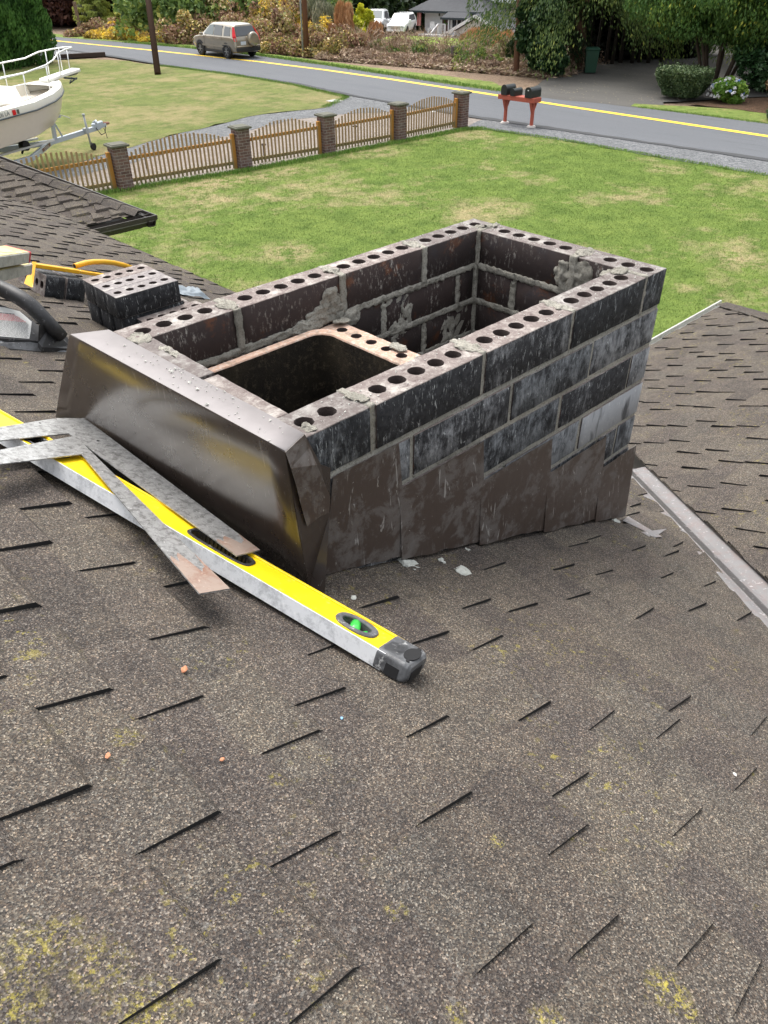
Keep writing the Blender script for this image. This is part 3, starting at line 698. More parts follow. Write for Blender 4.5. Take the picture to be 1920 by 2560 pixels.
for k in range(420):
    wl=rc.choice('rrrllf'); 
    if wl=='r': p=(rc.uniform(-1.14,-.01),rc.uniform(.004,.081),0)
    elif wl=='l': p=(rc.uniform(-1.16,-.01),rc.uniform(.545,.622),0)
    else: p=(rc.uniform(-.08,-.01),rc.uniform(0,.62),0)
    if any((p[0]-a_)**2+(p[1]-b_)**2<.0185**2 for a_,b_ in HOLES): continue
    r_=rc.uniform(.0006,.0019)
    g=bmesh.ops.create_icosphere(bm,subdivisions=1,radius=r_,matrix=Matrix.Translation(Vector(p)+Vector((0,0,r_*.5))))
    for v in g['verts']: v.co+=Vector((rc.uniform(-1,1),rc.uniform(-1,1),rc.uniform(-.6,.6)))*r_*.5
tag(link('mortar_crumbs',bm,M['crumb'],None,near=True),'small mortar crumbs lying on the top course of cored bricks','debris',kind='stuff')
# saddle piece lying on the roof behind the chimney corner
bm=NB(); ps=[NR(1357,1116,.006),NR(1430,1160,.010),NR(1412,1162,.006),NR(1398,1150,.006),NR(1345,1125,.006)]
poly(bm,ps,thick=(0,0,.0015)); ps=[NR(1385,1150,.010),NR(1440,1143,.012),NR(1418,1158,.008),NR(1402,1160,.008)]; poly(bm,ps,thick=(0,0,.0015))
bmesh.ops.recalc_face_normals(bm,faces=bm.faces); link('corner_flashing',bm,M['galv'],chim,near=True)
# loose debris on the shingles
def chip(name,px,py,r_,m,label,cat='debris',sq=.5):
    bm=NB(); g=bmesh.ops.create_icosphere(bm,subdivisions=2,radius=r_); 
    for v in bm.verts: v.co.z*=sq; v.co.x*=1.3; v.co+=Vector((rc.uniform(-1,1),rc.uniform(-1,1),rc.uniform(-1,1)))*r_*.18
    p=NR(px,py,.004+r_*sq*.6); bmesh.ops.transform(bm,matrix=Matrix.Translation(p)@Matrix.Rotation(rc.uniform(0,6),4,'Z'),verts=bm.verts)
    o=link(name,bm,m,None,near=True); tag(o,label,cat); return o
M['clay']=plain('orange_clay_chip',(.50,.22,.12),.9); M['bluebit']=plain('pale_blue_plastic',(.15,.35,.6),.4); M['pmort']=plain('pale_mortar_chip',(.45,.46,.42),.9)
chip('mortar_chip',764,1291,.0048,M['pmort'],'pale grey mortar chip beside the foot of the brown cover sheet')
chip('clay_chip',398,1446,.0048,M['clay'],'orange brown clay chip on the shingles left of the yellow level end')
chip('clay_chip',233,1632,.003,M['clay'],'small orange clay chip on the lower left shingles')
chip('clay_chip',480,1640,.0025,M['clay'],'tiny orange clay chip on the shingles below the tip of the framing square')
chip('plastic_scrap',852,1549+246,.0028,M['bluebit'],'tiny blue plastic scrap on the shingles') if 0 else chip('plastic_scrap',738,1551,.0018,M['bluebit'],'tiny blue plastic scrap on the shingles below the level')
chip('mortar_chip',1587,1673,.0032,M['crumb'],'white mortar chip on the right side of the foreground roof')
chip('mortar_chip',1620,890,.006,M['pmort'],'pale chip on the right wing roof') if 0 else None
for px,py in ((930,1230),(890,1222),(1000,1235)):
    pass
bm=NB()
for k,(px,py,a) in enumerate([(892,1222,.030),(1000,1234,.022),(870,1213,.014),(1160,1130,.014),(1330,1125,.014),(1010,1190,.01),(955,1212,.01)]):
    t=bmesh.new(); bmesh.ops.create_icosphere(t,subdivisions=4,radius=1); p=NR(px,py,.002)
    for v in t.verts: v.co=Vector((v.co.x*a*.7,v.co.y*a,v.co.z*.0045-.4*v.co.x*a*.7))+p
    roughen(t,.006,60,seed=k); roughen(t,.003,160,seed=k+3)
    m=bpy.data.meshes.new('t'); t.to_mesh(m); t.free(); bm.from_mesh(m); bpy.data.meshes.remove(m)
tag(link('mortar_splash',bm,M['pmort'],None,near=True),'dried pale mortar splashes on the shingles under the stepped flashing','debris',kind='stuff')
# ---------------------------------------------------------------- tools lying on the roof
SN=math.sqrt(1+RS*RS); NRM=Vector((RS,0,1))/SN         # roof normal (chimney units)
def frame(p,xdir,zdir):
    x=Vector(xdir).normalized(); z=Vector(zdir); z=(z-x*z.dot(x)).normalized(); y=z.cross(x)
    return Matrix(((x.x,y.x,z.x,p[0]),(x.y,y.y,z.y,p[1]),(x.z,y.z,z.z,p[2]),(0,0,0,1)))
# ---- long yellow spirit level
HL=.032; OFFL=.010
pa=NR(833,1412,OFFL+HL); pb=NR(60,960,OFFL+HL+.014)
far=NR(885,1388,OFFL+HL)
dL=(pb-pa).normalized(); WL=.064; LL=1.45
F=frame(pa,dL,NRM)                       # x along the level (towards upper left), y across?, z up
ysg=1 if (far-pa).dot(F.to_3x3()@Vector((0,1,0)))>0 else -1
lev=thing('spirit_level',w_(pa),'long yellow spirit level with silver edges, lying below the brown chimney cover','spirit level')
def LV(bm): bmesh.ops.transform(bm,matrix=F@Matrix.Diagonal((1,ysg,1,1)),verts=bm.verts); bmesh.ops.recalc_face_normals(bm,faces=bm.faces); return bm
def oval(cx,cy,a,b,n=28,e=3.2):
    o=[]
    for k in range(n):
        t=2*math.pi*k/n; c,s_=math.cos(t),math.sin(t); o.append((cx+a*abs(c)**(2/e)*(1 if c>0 else -1),cy+b*abs(s_)**(2/e)*(1 if s_>0 else -1)))
    return o
VX=.075; HX=(.372,.86,1.22)
bm=NB(); bb(bm,0,LL,0,.0016,-HL,0,bev=.0004); bb(bm,0,LL,WL-.0016,WL,-HL,0,bev=.0004)
link('edge_rail',LV(bm),M['alu'],lev,near=True)
hl=[[(0,.0016),(LL,.0016),(LL,WL-.0016),(0,WL-.0016)],oval(VX,WL*.5,.036,.020,20,2.4)[::-1]]+[oval(h,WL*.5,.072,.0185,24,3.6)[::-1] for h in HX]
hl[0]=[(0.006,.0016),(LL,.0016),(LL,WL-.0016),(-.002,WL-.0016),(-.002,WL-.012),(.004,WL-.02),(.012,WL-.034),(.010,.012)]
bm=NB(); add_me(bm,holed(hl,.0025,z0=-.0045)); link('web_face',LV(bm),M['yellow'],lev,near=True)
bm=NB(); bb(bm,0.01,LL,.0016,WL-.0016,-HL+.002,-HL+.005); link('web_back',LV(bm),M['yellow'],lev,near=True)
bm=NB(); bb(bm,.0,LL,.0014,.0042,-.0026,.0006,bev=.0004); bb(bm,.0,LL,WL-.0062,WL-.0014,-.0026,.0012,bev=.0006); link('rail_lip',LV(bm),M['yellow'],lev,near=True)
for h in HX:
    bm=NB(); add_me(bm,holed([oval(h,WL*.5,.0745,.0205,28,3.6),oval(h,WL*.5,.068,.0150,28,3.4)[::-1]],.006,bevel=.0008,z0=-.0060))
    add_me(bm,holed([oval(h,WL*.5,.0715,.018,28,3.6),oval(h,WL*.5,.068,.0150,28,3.4)[::-1]],.030,z0=-.036))
    for k in range(13): bb(bm,h-.058+k*.0095,h-.0535+k*.0095,WL*.5+.0115,WL*.5+.0155,-.034,-.004)
    bb(bm,h-.072,h+.072,WL*.5-.018,WL*.5+.018,-.037,-.0355)
    link('hand_hole_grip',LV(bm),M['blackpl'],lev,near=True)
bm=NB(); add_me(bm,holed([oval(VX,WL*.5,.039,.0225,20,2.4),oval(VX,WL*.5,.027,.0135,20,2.2)[::-1]],.006,bevel=.0012,z0=-.0046))
add_me(bm,holed([oval(VX,WL*.5,.031,.0165,20,2.3),oval(VX,WL*.5,.027,.0135,20,2.2)[::-1]],.024,z0=-.028)); bb(bm,VX-.03,VX+.03,WL*.5-.016,WL*.5+.016,-.029,-.027)
v=link('vial_frame',LV(bm),M['greypl'],lev,near=True)
bm=NB(); tube(bm,[(VX-.004,WL*.5-.014,-.009),(VX+.008,WL*.5+.013,-.009)],[.0095,.0095],14); tube(bm,[(VX-.010,WL*.5-.002,-.012),(VX-.018,WL*.5+.008,-.010)],.004,8)
link('vial',LV(bm),M['green'],v,near=True)
# end cap: rounded block with recess
bm=NB()
def cap_ring(x,ins,n=5):
    y0,y1,z0,z1=-.0015+ins,WL+.0015-ins,-HL-.0015+ins,.002-ins; r_=.007; o=[]
    for cy_,cz_,a in ((y1-r_,z1-r_,0),(y0+r_,z1-r_,90),(y0+r_,z0+r_,180),(y1-r_,z0+r_,270)):
        for k in range(n+1): t=R(a+90*k/n); o.append((x,cy_+r_*math.cos(t),cz_+r_*math.sin(t)))
    return o
loft(bm,[cap_ring(.016,.002),cap_ring(.014,0),cap_ring(-.034,0),cap_ring(-.041,.002),cap_ring(-.045,.006)],smoothf=False)
link('end_cap',LV(bm),M['greypl'],lev,near=True)
bm=NB(); ring=[(-.030+.012*math.cos(a),WL*.52+.021*math.sin(a)) for a in [2*math.pi*k/20 for k in range(20)]]
add_me(bm,holed([ring],.0016,z0=.0015)); add_me(bm,holed([circ(-.034,.010,.0032,10)],.0016,z0=.0016)); add_me(bm,holed([circ(-.030,WL-.008,.0036,10)],.0016,z0=.0016))
bb(bm,-.030,-.006,-.0022,-.001,-.031,-.012); bb(bm,-.0462,-.0448,.012,.048,-.030,-.014)
link('cap_recess',LV(bm),M['black'],lev,near=True)
bm=NB(); add_me(bm,holed([[(.006,.004),(.014,.014),(.012,.036),(-.004,.050),(-.018,.052),(-.020,.030),(-.018,.010)]],.005,bevel=.0014,z0=-.003)); link('cap_shoulder',LV(bm),M['greypl'],lev,near=True)
# ---- framing squares
def fsquare(corner,tongue_end,blade_end,wt,wb,off0,label,tip):
    """steel L: corner, tongue to the left, blade to the lower right; image guided outline on a plane just above the level"""
    sq=thing('framing_square',w_(NR(*corner,off0)),label,'framing square')
    P=lambda q,o: NR(q[0],q[1],o)
    return sq
def plate(root,name,pts,m,th=.0022):
    bm=NB(); poly(bm,pts,thick=NRM*th); bmesh.ops.recalc_face_normals(bm,faces=bm.faces); return link(name,bm,m,root,near=True)
def jagtip(a,b,c,d,f):
    o=[Vector(b),Vector(c)]; r_=random.Random(4)
    for k in range(10):
        u=k/9; p=lerp(lerp(d,c,f),lerp(a,b,f),u); dd_=(lerp(c,b,u)-p); o.append(p+dd_*r_.uniform(-.45,.45))
    return o
o1=.0580
# back square: touches the cover sheet along its outer edge
A=[(-60,934,.062),(122,905,o1),(182,905,o1+.002),(561,1190,.0525),(511,1203,.0525),(148,938,o1),(-60,960,.062)]
sqA=thing('framing_square',w_(NR(150,920,o1)),'grey steel framing square lying tight against the brown cover sheet','framing square','framing squares across the level')
pa_=[NR(x,y,o) for x,y,o in A]
plate(sqA,'blade',[pa_[1],pa_[2],pa_[3],pa_[4],pa_[5]],M['steel'])
plate(sqA,'tongue',[pa_[0],pa_[1],pa_[5],pa_[6]],M['steel'])
tip=jagtip(pa_[2],pa_[3],pa_[4],pa_[5],.92)
for p in tip: p+=NRM*.0023
plate(sqA,'rusty_tip',tip,M['rust'],.0003)
o2=.0612
B=[(-60,985,.066),(158,944,o2),(180,961,o2),(496,1274,.0545),(430,1285,.0545),(176,983,o2),(-60,1012,.066)]
sqB=thing('framing_square',w_(NR(165,960,o2)),'scratched framing square with rusty tip, reaching furthest over the shingles','framing square','framing squares across the level')
pb_=[NR(x,y,o) for x,y,o in B]
plate(sqB,'blade',[pb_[1],pb_[2],pb_[3],pb_[4],pb_[5]],M['steel'])
plate(sqB,'tongue',[pb_[0],pb_[1],pb_[5],pb_[6]],M['steel'])
tip=jagtip(pb_[2],pb_[3],pb_[4],pb_[5],.84)
for p in tip: p+=NRM*.0023
plate(sqB,'rusty_tip',tip,M['rust'],.0003)
for sq,px,py,o in ((sqA,86,914,o1),(sqA,212,952,o1),(sqB,117,953,o2)):
    bm=NB(); bmesh.ops.create_cone(bm,cap_ends=True,segments=14,radius1=.0032,radius2=.0032,depth=.0008,matrix=frame(NR(px,py,o+.0028),(1,0,-RS),NRM)); link('rivet_hole',bm,M['black'],sq,near=True)
# ---- loose brick stack (level, on the slope)
LBL,LBW,LBH=.25,.088,.080; X0=-.69; ZTOP=-.335
me,cs,r=brick_mesh(LBL,5,Wd=LBW,H=LBH,r=.0135,pitch=.047)
def lbrick(x,y,z,eff,label,rz=0,me_=None,Mx=None,outer=((0,-1,0),(-1,0,0),(0,1,0),(1,0,0)),topm='b_top'):
    bm=NB(); bm.faces.layers.float.new('rnd'); bm.faces.layers.float.new('eff')
    m_=brick_mesh(LBL,5,Wd=LBW-.002,H=LBH,r=.0135,pitch=.047)
    Mt=Mx if Mx is not None else T(x,y,z,rz)
    M3=Mt.to_3x3(); put_brick(bm,0,0,m_[0],m_[1],m_[2],Mt,[(M3@Vector(o)).normalized() for o in ((1,0,0),(-1,0,0),(0,1,0),(0,-1,0))],eff)
    o=link('loose_brick',bm,[M['b_out'],M['b_in'],M[topm],M['b_hole']],None,near=True,loc=None)
    c=o.data.vertices[0].co.copy(); o.data.transform(Matrix.Translation(-c)); o.location=c
    return tag(o,label,'brick','loose bricks waiting on the roof')
Y0=1.655
M['b_top2']=m_brick('grey_dusty_brick_bed',(.15,.14,.142),'top')
lb=['dark loose brick, top of the stack, nearest the chimney','grey topped loose brick in the middle of the top row of the stack','mauve topped loose brick, top of the stack, beside the yellow tongs']
for i in range(3):
    lbrick(X0+.002*i,Y0+i*LBW,ZTOP-LBH,-.4,lb[i],topm='b_top' if i==2 else 'b_top2')
lb=['lower loose brick directly under the front brick of the stack','lower loose brick under the middle of the stack','lower loose brick at the outer left under the stack']
for i in range(3): lbrick(X0+.014-.004*i,Y0+.006+i*LBW,ZTOP-2*LBH-.001,-.3,lb[i])
lbrick(X0+.06,Y0-LBW+.0,ZTOP-2*LBH-.012,-.2,'loose brick low beside the stack, its core holes showing behind the chimney wall')
for i in range(2): lbrick(X0+.13,Y0+.02+i*LBW*1.4,ZTOP-3*LBH-.004,-.2,'bottom loose brick propping the stack level on the slope, %s'%('chimney side' if i==0 else 'left side'))
# two bricks lying on their faces: holes along the slope direction
sx=Vector((1,0,-RS)).normalized()
for i,(lab) in enumerate(('brick on its side under the yellow tongs, core holes facing out','brick on its side between the holed brick and the stack')):
    p=NR(620,785,.0) if 0 else Vector((-.735+.081*i,2.215,0)); p.z=RZ-RS*p.x+.003
    # local: x (length)-> +y, y(width)-> up normal, z(height)-> along slope
    X=Vector((0,1,0)); Y=NRM; Z=X.cross(Y)
    Mx=Matrix(((X.x,Y.x,Z.x,p.x),(X.y,Y.y,Z.y,p.y),(X.z,Y.z,Z.z,p.z),(0,0,0,1)))
    if Z.dot(sx)<0: Mx=Matrix(((X.x,Y.x,Z.x,p.x+LBH/SN),(X.y,Y.y,Z.y,p.y),(X.z,Y.z,Z.z,p.z-LBH*RS/SN),(0,0,0,1)))
    lbrick(0,0,0,.2,lab,Mx=Mx)
# ---- yellow brick tongs lying over them
q=lambda x,y,o: NR(x/5.53/K,(600+y/5.53)/K,o)
tg=thing('brick_tongs',w_(q(480,330,.11)),'yellow steel brick tongs lying across the loose bricks','brick tongs')
bm=NB(); a=q(455,345,.112); b=q(1080,435,.112); c=q(1500,500,.10)
bar(bm,a,b,.030,.016,NRM,bev=.002); link('channel_bar',bm,M['tongs'],tg,near=True)
bm=NB(); bar(bm,b-(b-a).normalized()*.0,c,.026,.013,NRM,bev=.002); link('inner_bar',bm,M['tongs'],tg,near=True)
bm=NB(); pts=[q(445,300,.125),q(487,305,.125),q(440,655,.045),q(330,600,.045)]; poly(bm,pts,thick=Vector((.004,0,0))); bmesh.ops.recalc_face_normals(bm,faces=bm.faces); link('jaw_plate',bm,M['tongs'],tg,near=True)
bm=NB(); hp=[q(1030,362,.125),q(1090,345,.132),q(1180,318,.14),q(1290,303,.145),q(1420,302,.145),q(1560,315,.14),q(1700,345,.13),q(1850,400,.115)]
tube(bm,hp,.0115,12); link('handle',bm,M['tongs'],tg,near=True)
bm=NB(); tube(bm,[hp[0]-(hp[1]-hp[0]).normalized()*.0008,hp[0]+(hp[1]-hp[0])*.02],.0088,12); link('handle_bore',bm,M['black'],tg,near=True)
# ---- two muddy levels at the left, one on the other
def mudlevel(L0,px0,px1,off,hh,ww,label,redcap):
    a=q(*px0,off); b=q(*px1,off); d=(b-a).normalized()
    t=thing('box_level',w_(a),label,'spirit level')
    Fm=frame(a,d,NRM); s_=1 if (Fm.to_3x3()@Vector((0,1,0))).y>0 else -1
    def X(bm): bmesh.ops.transform(bm,matrix=Fm@Matrix.Diagonal((1,s_,1,1)),verts=bm.verts); bmesh.ops.recalc_face_normals(bm,faces=bm.faces); return bm
    bm=NB(); bb(bm,.012,L0,0,ww,-hh,0,bev=.002); link('beam',X(bm),M['mudgrey'],t,near=True)
    bm=NB(); bb(bm,.014,L0,.004,ww-.004,0.0002,.0016); link('painted_face',X(bm),M['mudyel'],t,near=True)
    bm=NB(); bb(bm,-.001,.012,-.001,ww+.001,-hh-.001,.002,bev=.003); link('end_cap',X(bm),M['red'] if redcap else M['mudgrey'],t,near=True)
    bm=NB(); add_me(bm,holed([oval(.13,ww/2,.045,ww*.3,20,2.6)],.001,z0=.0017)); link('vial_window',X(bm),M['mudyel2'],t,near=True)
    return t
M['mudyel2']=plain('muddy_green_window',(.36,.42,.25),.6,sc=40)
mudlevel(.9,(432,170),(0,232),.225,.036,.085,'mud caked level with red end, uppermost at the left edge of the photo',True)
mudlevel(.9,(452,335),(0,430),.175,.036,.080,'mud caked level without red end, directly under the red capped one',False)
# ---- black plastic tool with warning label
bt=thing('power_tool',w_(q(700,1350,.02)),'black plastic power tool body with white warning label, left of the chimney','power tool')
bm=NB(); arm=[q(-260,560,.15),q(0,665,.15),(q(180,745,.145)),q(330,835,.138),q(450,925,.125),q(600,1075,.10),q(720,1200,.078),q(860,1340,.05)]
tube(bm,arm,[.024,.024,.024,.024,.024,.023,.022,.020],12); link('guard_arm',bm,M['blackpl'],bt,near=True)
bm=NB(); poly(bm,[q(540,1170,.085),q(700,1180,.078),q(940,1350,.035),q(960,1470,.02),q(930,1500,.016),q(580,1480,.02),q(530,1420,.03)],thick=NRM*-.014); bmesh.ops.recalc_face_normals(bm,faces=bm.faces)
link('foot_block',bm,M['blackpl'],bt,near=True)
pb3=PL(q(0,905,.10),q(400,1380,.03),q(0,1335,.03)); qp=lambda x,y,o=0: NP(x/5.53/K,(600+y/5.53)/K,pb3,o)
bm=NB(); poly(bm,[qp(-300,880),qp(0,890),qp(300,1000),qp(545,1190),qp(530,1400),qp(400,1385),qp(-300,1335)],thick=NRM*-.01); bmesh.ops.recalc_face_normals(bm,faces=bm.faces)
link('body_panel',bm,M['blackpl'],bt,near=True)
bm=NB(); poly(bm,[q(-300,1325,.028),q(400,1370,.028),q(530,1400,.028),q(930,1500,.014),q(925,1565,.004),q(640,1545,.004),q(-300,1455,.004)],thick=NRM*-.006); bmesh.ops.recalc_face_normals(bm,faces=bm.faces)
link('base_plate',bm,M['greypl'],bt,near=True)
bm=NB(); bmesh.ops.triangulate(bm,faces=[poly(bm,[qp(-300,890,.0015),qp(60,930,.0015),qp(270,985,.0015),qp(350,1050,.0015),qp(438,1130,.0015),qp(425,1260,.0015),qp(405,1365,.0015),qp(0,1330,.0015),qp(-300,1305,.0015)])]); lab_=link('warning_label',bm,M['label'],bt,near=True)
bm=NB(); bmr=NB()
for k in range(21):
    yy=1000+k*15.5; red=1 if 1<=k<=6 else 0; x1=395 if yy>1110 else 200+(yy-1000)*1.7; x=-100; tgt=bmr if red else bm; hh=9 if k==0 else (7 if red else 5)
    while x<x1-10:
        x2=min(x+random.uniform(14,55),x1); y_=yy+x*.10; y2=yy+x2*.10
        poly(tgt,[qp(x,y_,.0022),qp(x2,y2,.0022),qp(x2,y2+hh,.0022),qp(x,y_+hh,.0022)]); x=x2+7
link('label_print',bm,M['ink'],lab_,near=True); link('label_print',bmr,M['ink_red'],lab_,near=True)
# pale blue rag beyond the stack
bm=NB(); n=34; c0=q(0,0,0)
pc=NR((180+1560/4.88)/K,(640+490/4.88)/K,.004)
g=[[None]*(n+1) for _ in range(n+1)]
from mathutils import noise as NZE
for i in range(n+1):
    for j in range(n+1):
        x=pc.x-.15+.19*i/n; y=pc.y-.05+.17*j/n; h=NZE.noise(Vector((x*9,y*9,3)))*.035+.022+abs(NZE.noise(Vector((x*22,y*22,7))))*.03
        g[i][j]=bm.verts.new((x+NZE.noise(Vector((x*5,y*5,9)))*.03,y+NZE.noise(Vector((x*5,y*5,19)))*.03,RZ-RS*x+max(.004,h*min(1,6*min(i,n-i,j,n-j)/n))))
for i in range(n):
    for j in range(n): bm.faces.new((g[i][j],g[i+1][j],g[i+1][j+1],g[i][j+1])).smooth=True
M['bag']=plain('pale_blue_plastic_bag',(.15,.18,.205),.5,var=.35,sc=40)
tag(link('plastic_bag',bm,M['bag'],None,near=True),'crumpled pale blue plastic bag behind the loose brick stack','bag')
# ================================================================ GROUND AND STREET
def m_grass(name,g0,g1,dry,dryamt,sc=1.0,leaves=0,spots_=()):
    m=NT(name,.95,.1)
    v=m.map((1,1,1),(0,0,R(38))); 
    c=m.mix(m.noise(.35*sc,5,.6),g0,g1)
    c=m.mix(m.ramp(m.noise(1.5*sc,5,.65),[(.42,0),(.66,.8)]),c,tuple(x*.72 for x in g0))
    d=m.ramp(m.math('ADD',m.math('MULTIPLY',m.noise(.30*sc,4,.6),.6),m.math('MULTIPLY',m.noise(1.6*sc,7,.75),.5)),[(.60-dryamt,0),(.72-dryamt,1)])
    c=m.mix(m.math('MULTIPLY',d,.85),c,dry)
    for (lx,ly,lr) in spots_:
        dn=m.n('ShaderNodeVectorMath',operation='DISTANCE'); m.put(dn.inputs[0],m.n('ShaderNodeNewGeometry').outputs['Position']); dn.inputs[1].default_value=G(lx,ly)
        f_=m.math('MULTIPLY',m.ramp(m.math('DIVIDE',dn.outputs['Value'],lr),[(.3,1),(1,0)]),m.ramp(m.noise(2.6,7,.78),[(.44,0),(.56,1)]))
        c=m.mix(m.math('MULTIPLY',f_,.85),c,dry)
    c=m.mix(1,c,m.ramp(m.noise(16,5,.8),[(.25,(.62,.66,.6)),(.5,(1,1,1)),(.8,(1.35,1.3,1.2))]),'MULTIPLY')
    c=m.mix(1,c,m.ramp(m.noise(5,5,.75),[(.3,(.85,.88,.85)),(.7,(1.15,1.12,1.1))]),'MULTIPLY')
    if leaves:
        l=m.ramp(m.vor(3.5,None,'Distance'),[(.10,1),(.13,0)]); c=m.mix(m.math('MULTIPLY',l,m.ramp(m.noise(1.2,2),[(.5,0),(.55,1)])),c,(.45,.33,.12))
    m.col(c); m.bump(m.noise(28,5,.8),.9,.05); return m.m
M['lawn']=m_grass('mown_green_lawn',(.110,.180,.038),(.190,.245,.062),(.36,.30,.17),.032,spots_=((400,402,1.1),(455,396,1.0),(500,388,.9),(570,378,1.0),(640,366,.8),(830,327,1.0),(780,332,.8),(440,430,1.2),(620,545,1.0),(1060,450,1.2),(1440,365,.8),(1600,560,1.0)))
M['lawn2']=m_grass('dry_yellow_green_lawn',(.125,.160,.050),(.185,.200,.070),(.27,.225,.12),.08,.9)
M['verge']=m_grass('roadside_verge_grass',(.15,.215,.055),(.21,.26,.075),(.30,.25,.12),.03,2,1)
M['farlawn']=m_grass('far_lawn',(.19,.30,.04),(.24,.34,.06),(.34,.31,.12),-.05,.6)
def m_asph(name,c0,c1,spk=.5,lv=0):
    m=NT(name,.9,.25); c=m.mix(m.noise(.5,5,.6,m.map((2.2,.25,1))),c0,c1)
    c=m.mix(1,c,m.ramp(m.noise(45,4,.8),[(.3,(.7,.7,.7)),(.7,(1.3,1.3,1.3))]),'MULTIPLY')
    c=m.mix(m.ramp(m.noise(3,4,.6,m.map((1,.12,1))),[(.56,0),(.75,.35)]),c,tuple(x*.6 for x in c0))
    if lv:
        l=m.ramp(m.vor(4.5,None,'Distance'),[(.10,1),(.15,0)]); c=m.mix(m.math('MULTIPLY',l,m.ramp(m.noise(.6,3),[(.42,0),(.55,1)])),c,(.34,.29,.17))
    m.col(c); m.bump(m.noise(60,4,.8),.4,.01); return m.m
M['road']=m_asph('grey_road_asphalt',(.092,.098,.107),(.125,.131,.142))
M['road_dark']=m_asph('dark_road_edge',(.045,.047,.05),(.07,.072,.075))
M['oldasph']=m_asph('old_leaf_strewn_asphalt',(.065,.062,.058),(.115,.11,.10),.5,1)
def m_gravel(name,c0,c1,sc=22):
    m=NT(name,.95,.2); v=m.vor(sc); c=m.mix(m.sep(v,0),c0,c1); c=m.mix(m.ramp(m.noise(.7,4,.6),[(.4,0),(.7,.7)]),c,tuple((a+b)*.42 for a,b in zip(c0,c1)))
    c=m.mix(m.ramp(m.noise(5,5,.7),[(.5,0),(.72,.6)]),c,tuple(min(1,x*1.25) for x in c1))
    m.col(c); m.bump(m.vor(sc,None,'Distance'),.8,.03); return m.m
M['gravel']=m_gravel('grey_gravel',(.075,.08,.085),(.20,.205,.21))
M['gravel2']=m_gravel('beige_driveway_gravel',(.17,.145,.125),(.25,.22,.195),14)
M['dirt']=m_gravel('bark_and_soil',(.045,.03,.02),(.15,.09,.055),30)
M['debris']=m_gravel('dry_brush_litter',(.12,.08,.055),(.27,.20,.14),20)
M['yline']=plain('yellow_road_paint',(.85,.56,.04),.7,var=.12,sc=12)
def sheet(name,pts,z,m,kind='structure',res=None,zf=None,**kw):
    bm=NB(); poly(bm,[Vector((p[0],p[1],z)) for p in pts])
    bmesh.ops.triangulate(bm,faces=bm.faces[:]); bm.normal_update()
    for f in bm.faces:
        if f.normal.z<0: f.normal_flip()
    o=link(name,bm,m); return tag(o,kind=kind,**kw)
def strip(name,A,B,z,m,seed=0,amp=0,**kw):
    r_=random.Random(seed); bm=NB(); pa=[];pb=[]
    for (P_,o) in ((A,pa),(B,pb)):
        for i in range(len(P_)-1):
            for j in range(12): t=j/12; o.append((P_[i][0]+(P_[i+1][0]-P_[i][0])*t+r_.uniform(-amp,amp),P_[i][1]+(P_[i+1][1]-P_[i][1])*t))
        o.append(P_[-1])
    va=[bm.verts.new((*p,z)) for p in pa]; vb=[bm.verts.new((*p,z)) for p in pb]
    for i in range(len(va)-1): bm.faces.new((va[i],vb[i],vb[i+1],va[i+1]))
    bm.normal_update()
    for f in bm.faces:
        if f.normal.z<0: f.normal_flip()
    return tag(link(name,bm,m),kind='structure',**kw)
def TH(x,y): return -max(0,min(6.5,(x-33)*.085))
bm=NB(); xs=[-200,-60,-20,0,10,20,29,31,33]+[33+i*3 for i in range(1,26)]+[120,160,260,420]; ys=[-400,-120,-40,0]+[i*5 for i in range(1,30)]+[170,220,420]
gv=[[bm.verts.new((x,y,-.06+TH(x,y)+(0.25*math.sin(x*.3)*math.cos(y*.23) if x>45 else 0))) for y in ys] for x in xs]
for i in range(len(xs)-1):
    for j in range(len(ys)-1): bm.faces.new((gv[i][j],gv[i+1][j],gv[i+1][j+1],gv[i][j+1])).smooth=True
tag(link('ground',bm,M['debris']),kind='structure')
def jag(pts,step=.6,amp=.08,seed=1):
    r_=random.Random(seed); o=[]
    for i,p in enumerate(pts):
        q_=pts[(i+1)%len(pts)]; L=math.hypot(q_[0]-p[0],q_[1]-p[1]); k=max(1,int(L/step)) if L<60 else 1
        for j in range(k):
            t=j/k; a=amp if j else 0; o.append((p[0]+(q_[0]-p[0])*t+r_.uniform(-a,a),p[1]+(q_[1]-p[1])*t+r_.uniform(-a,a)))
    return o
RXa,RXb=21.75,27.25                         # near and far road edge (straight stretch along y)
sheet('front_lawn',jag([(-60,-60),(20.3,-60),(20.25,7.4),(20.3,14.4),(20.0,17.2),(19.5,17.62),(13.7,17.95),(10.8,18.15),(7.4,18.75),(3.3,19.5),(-60,32)]),-.012,M['lawn'])
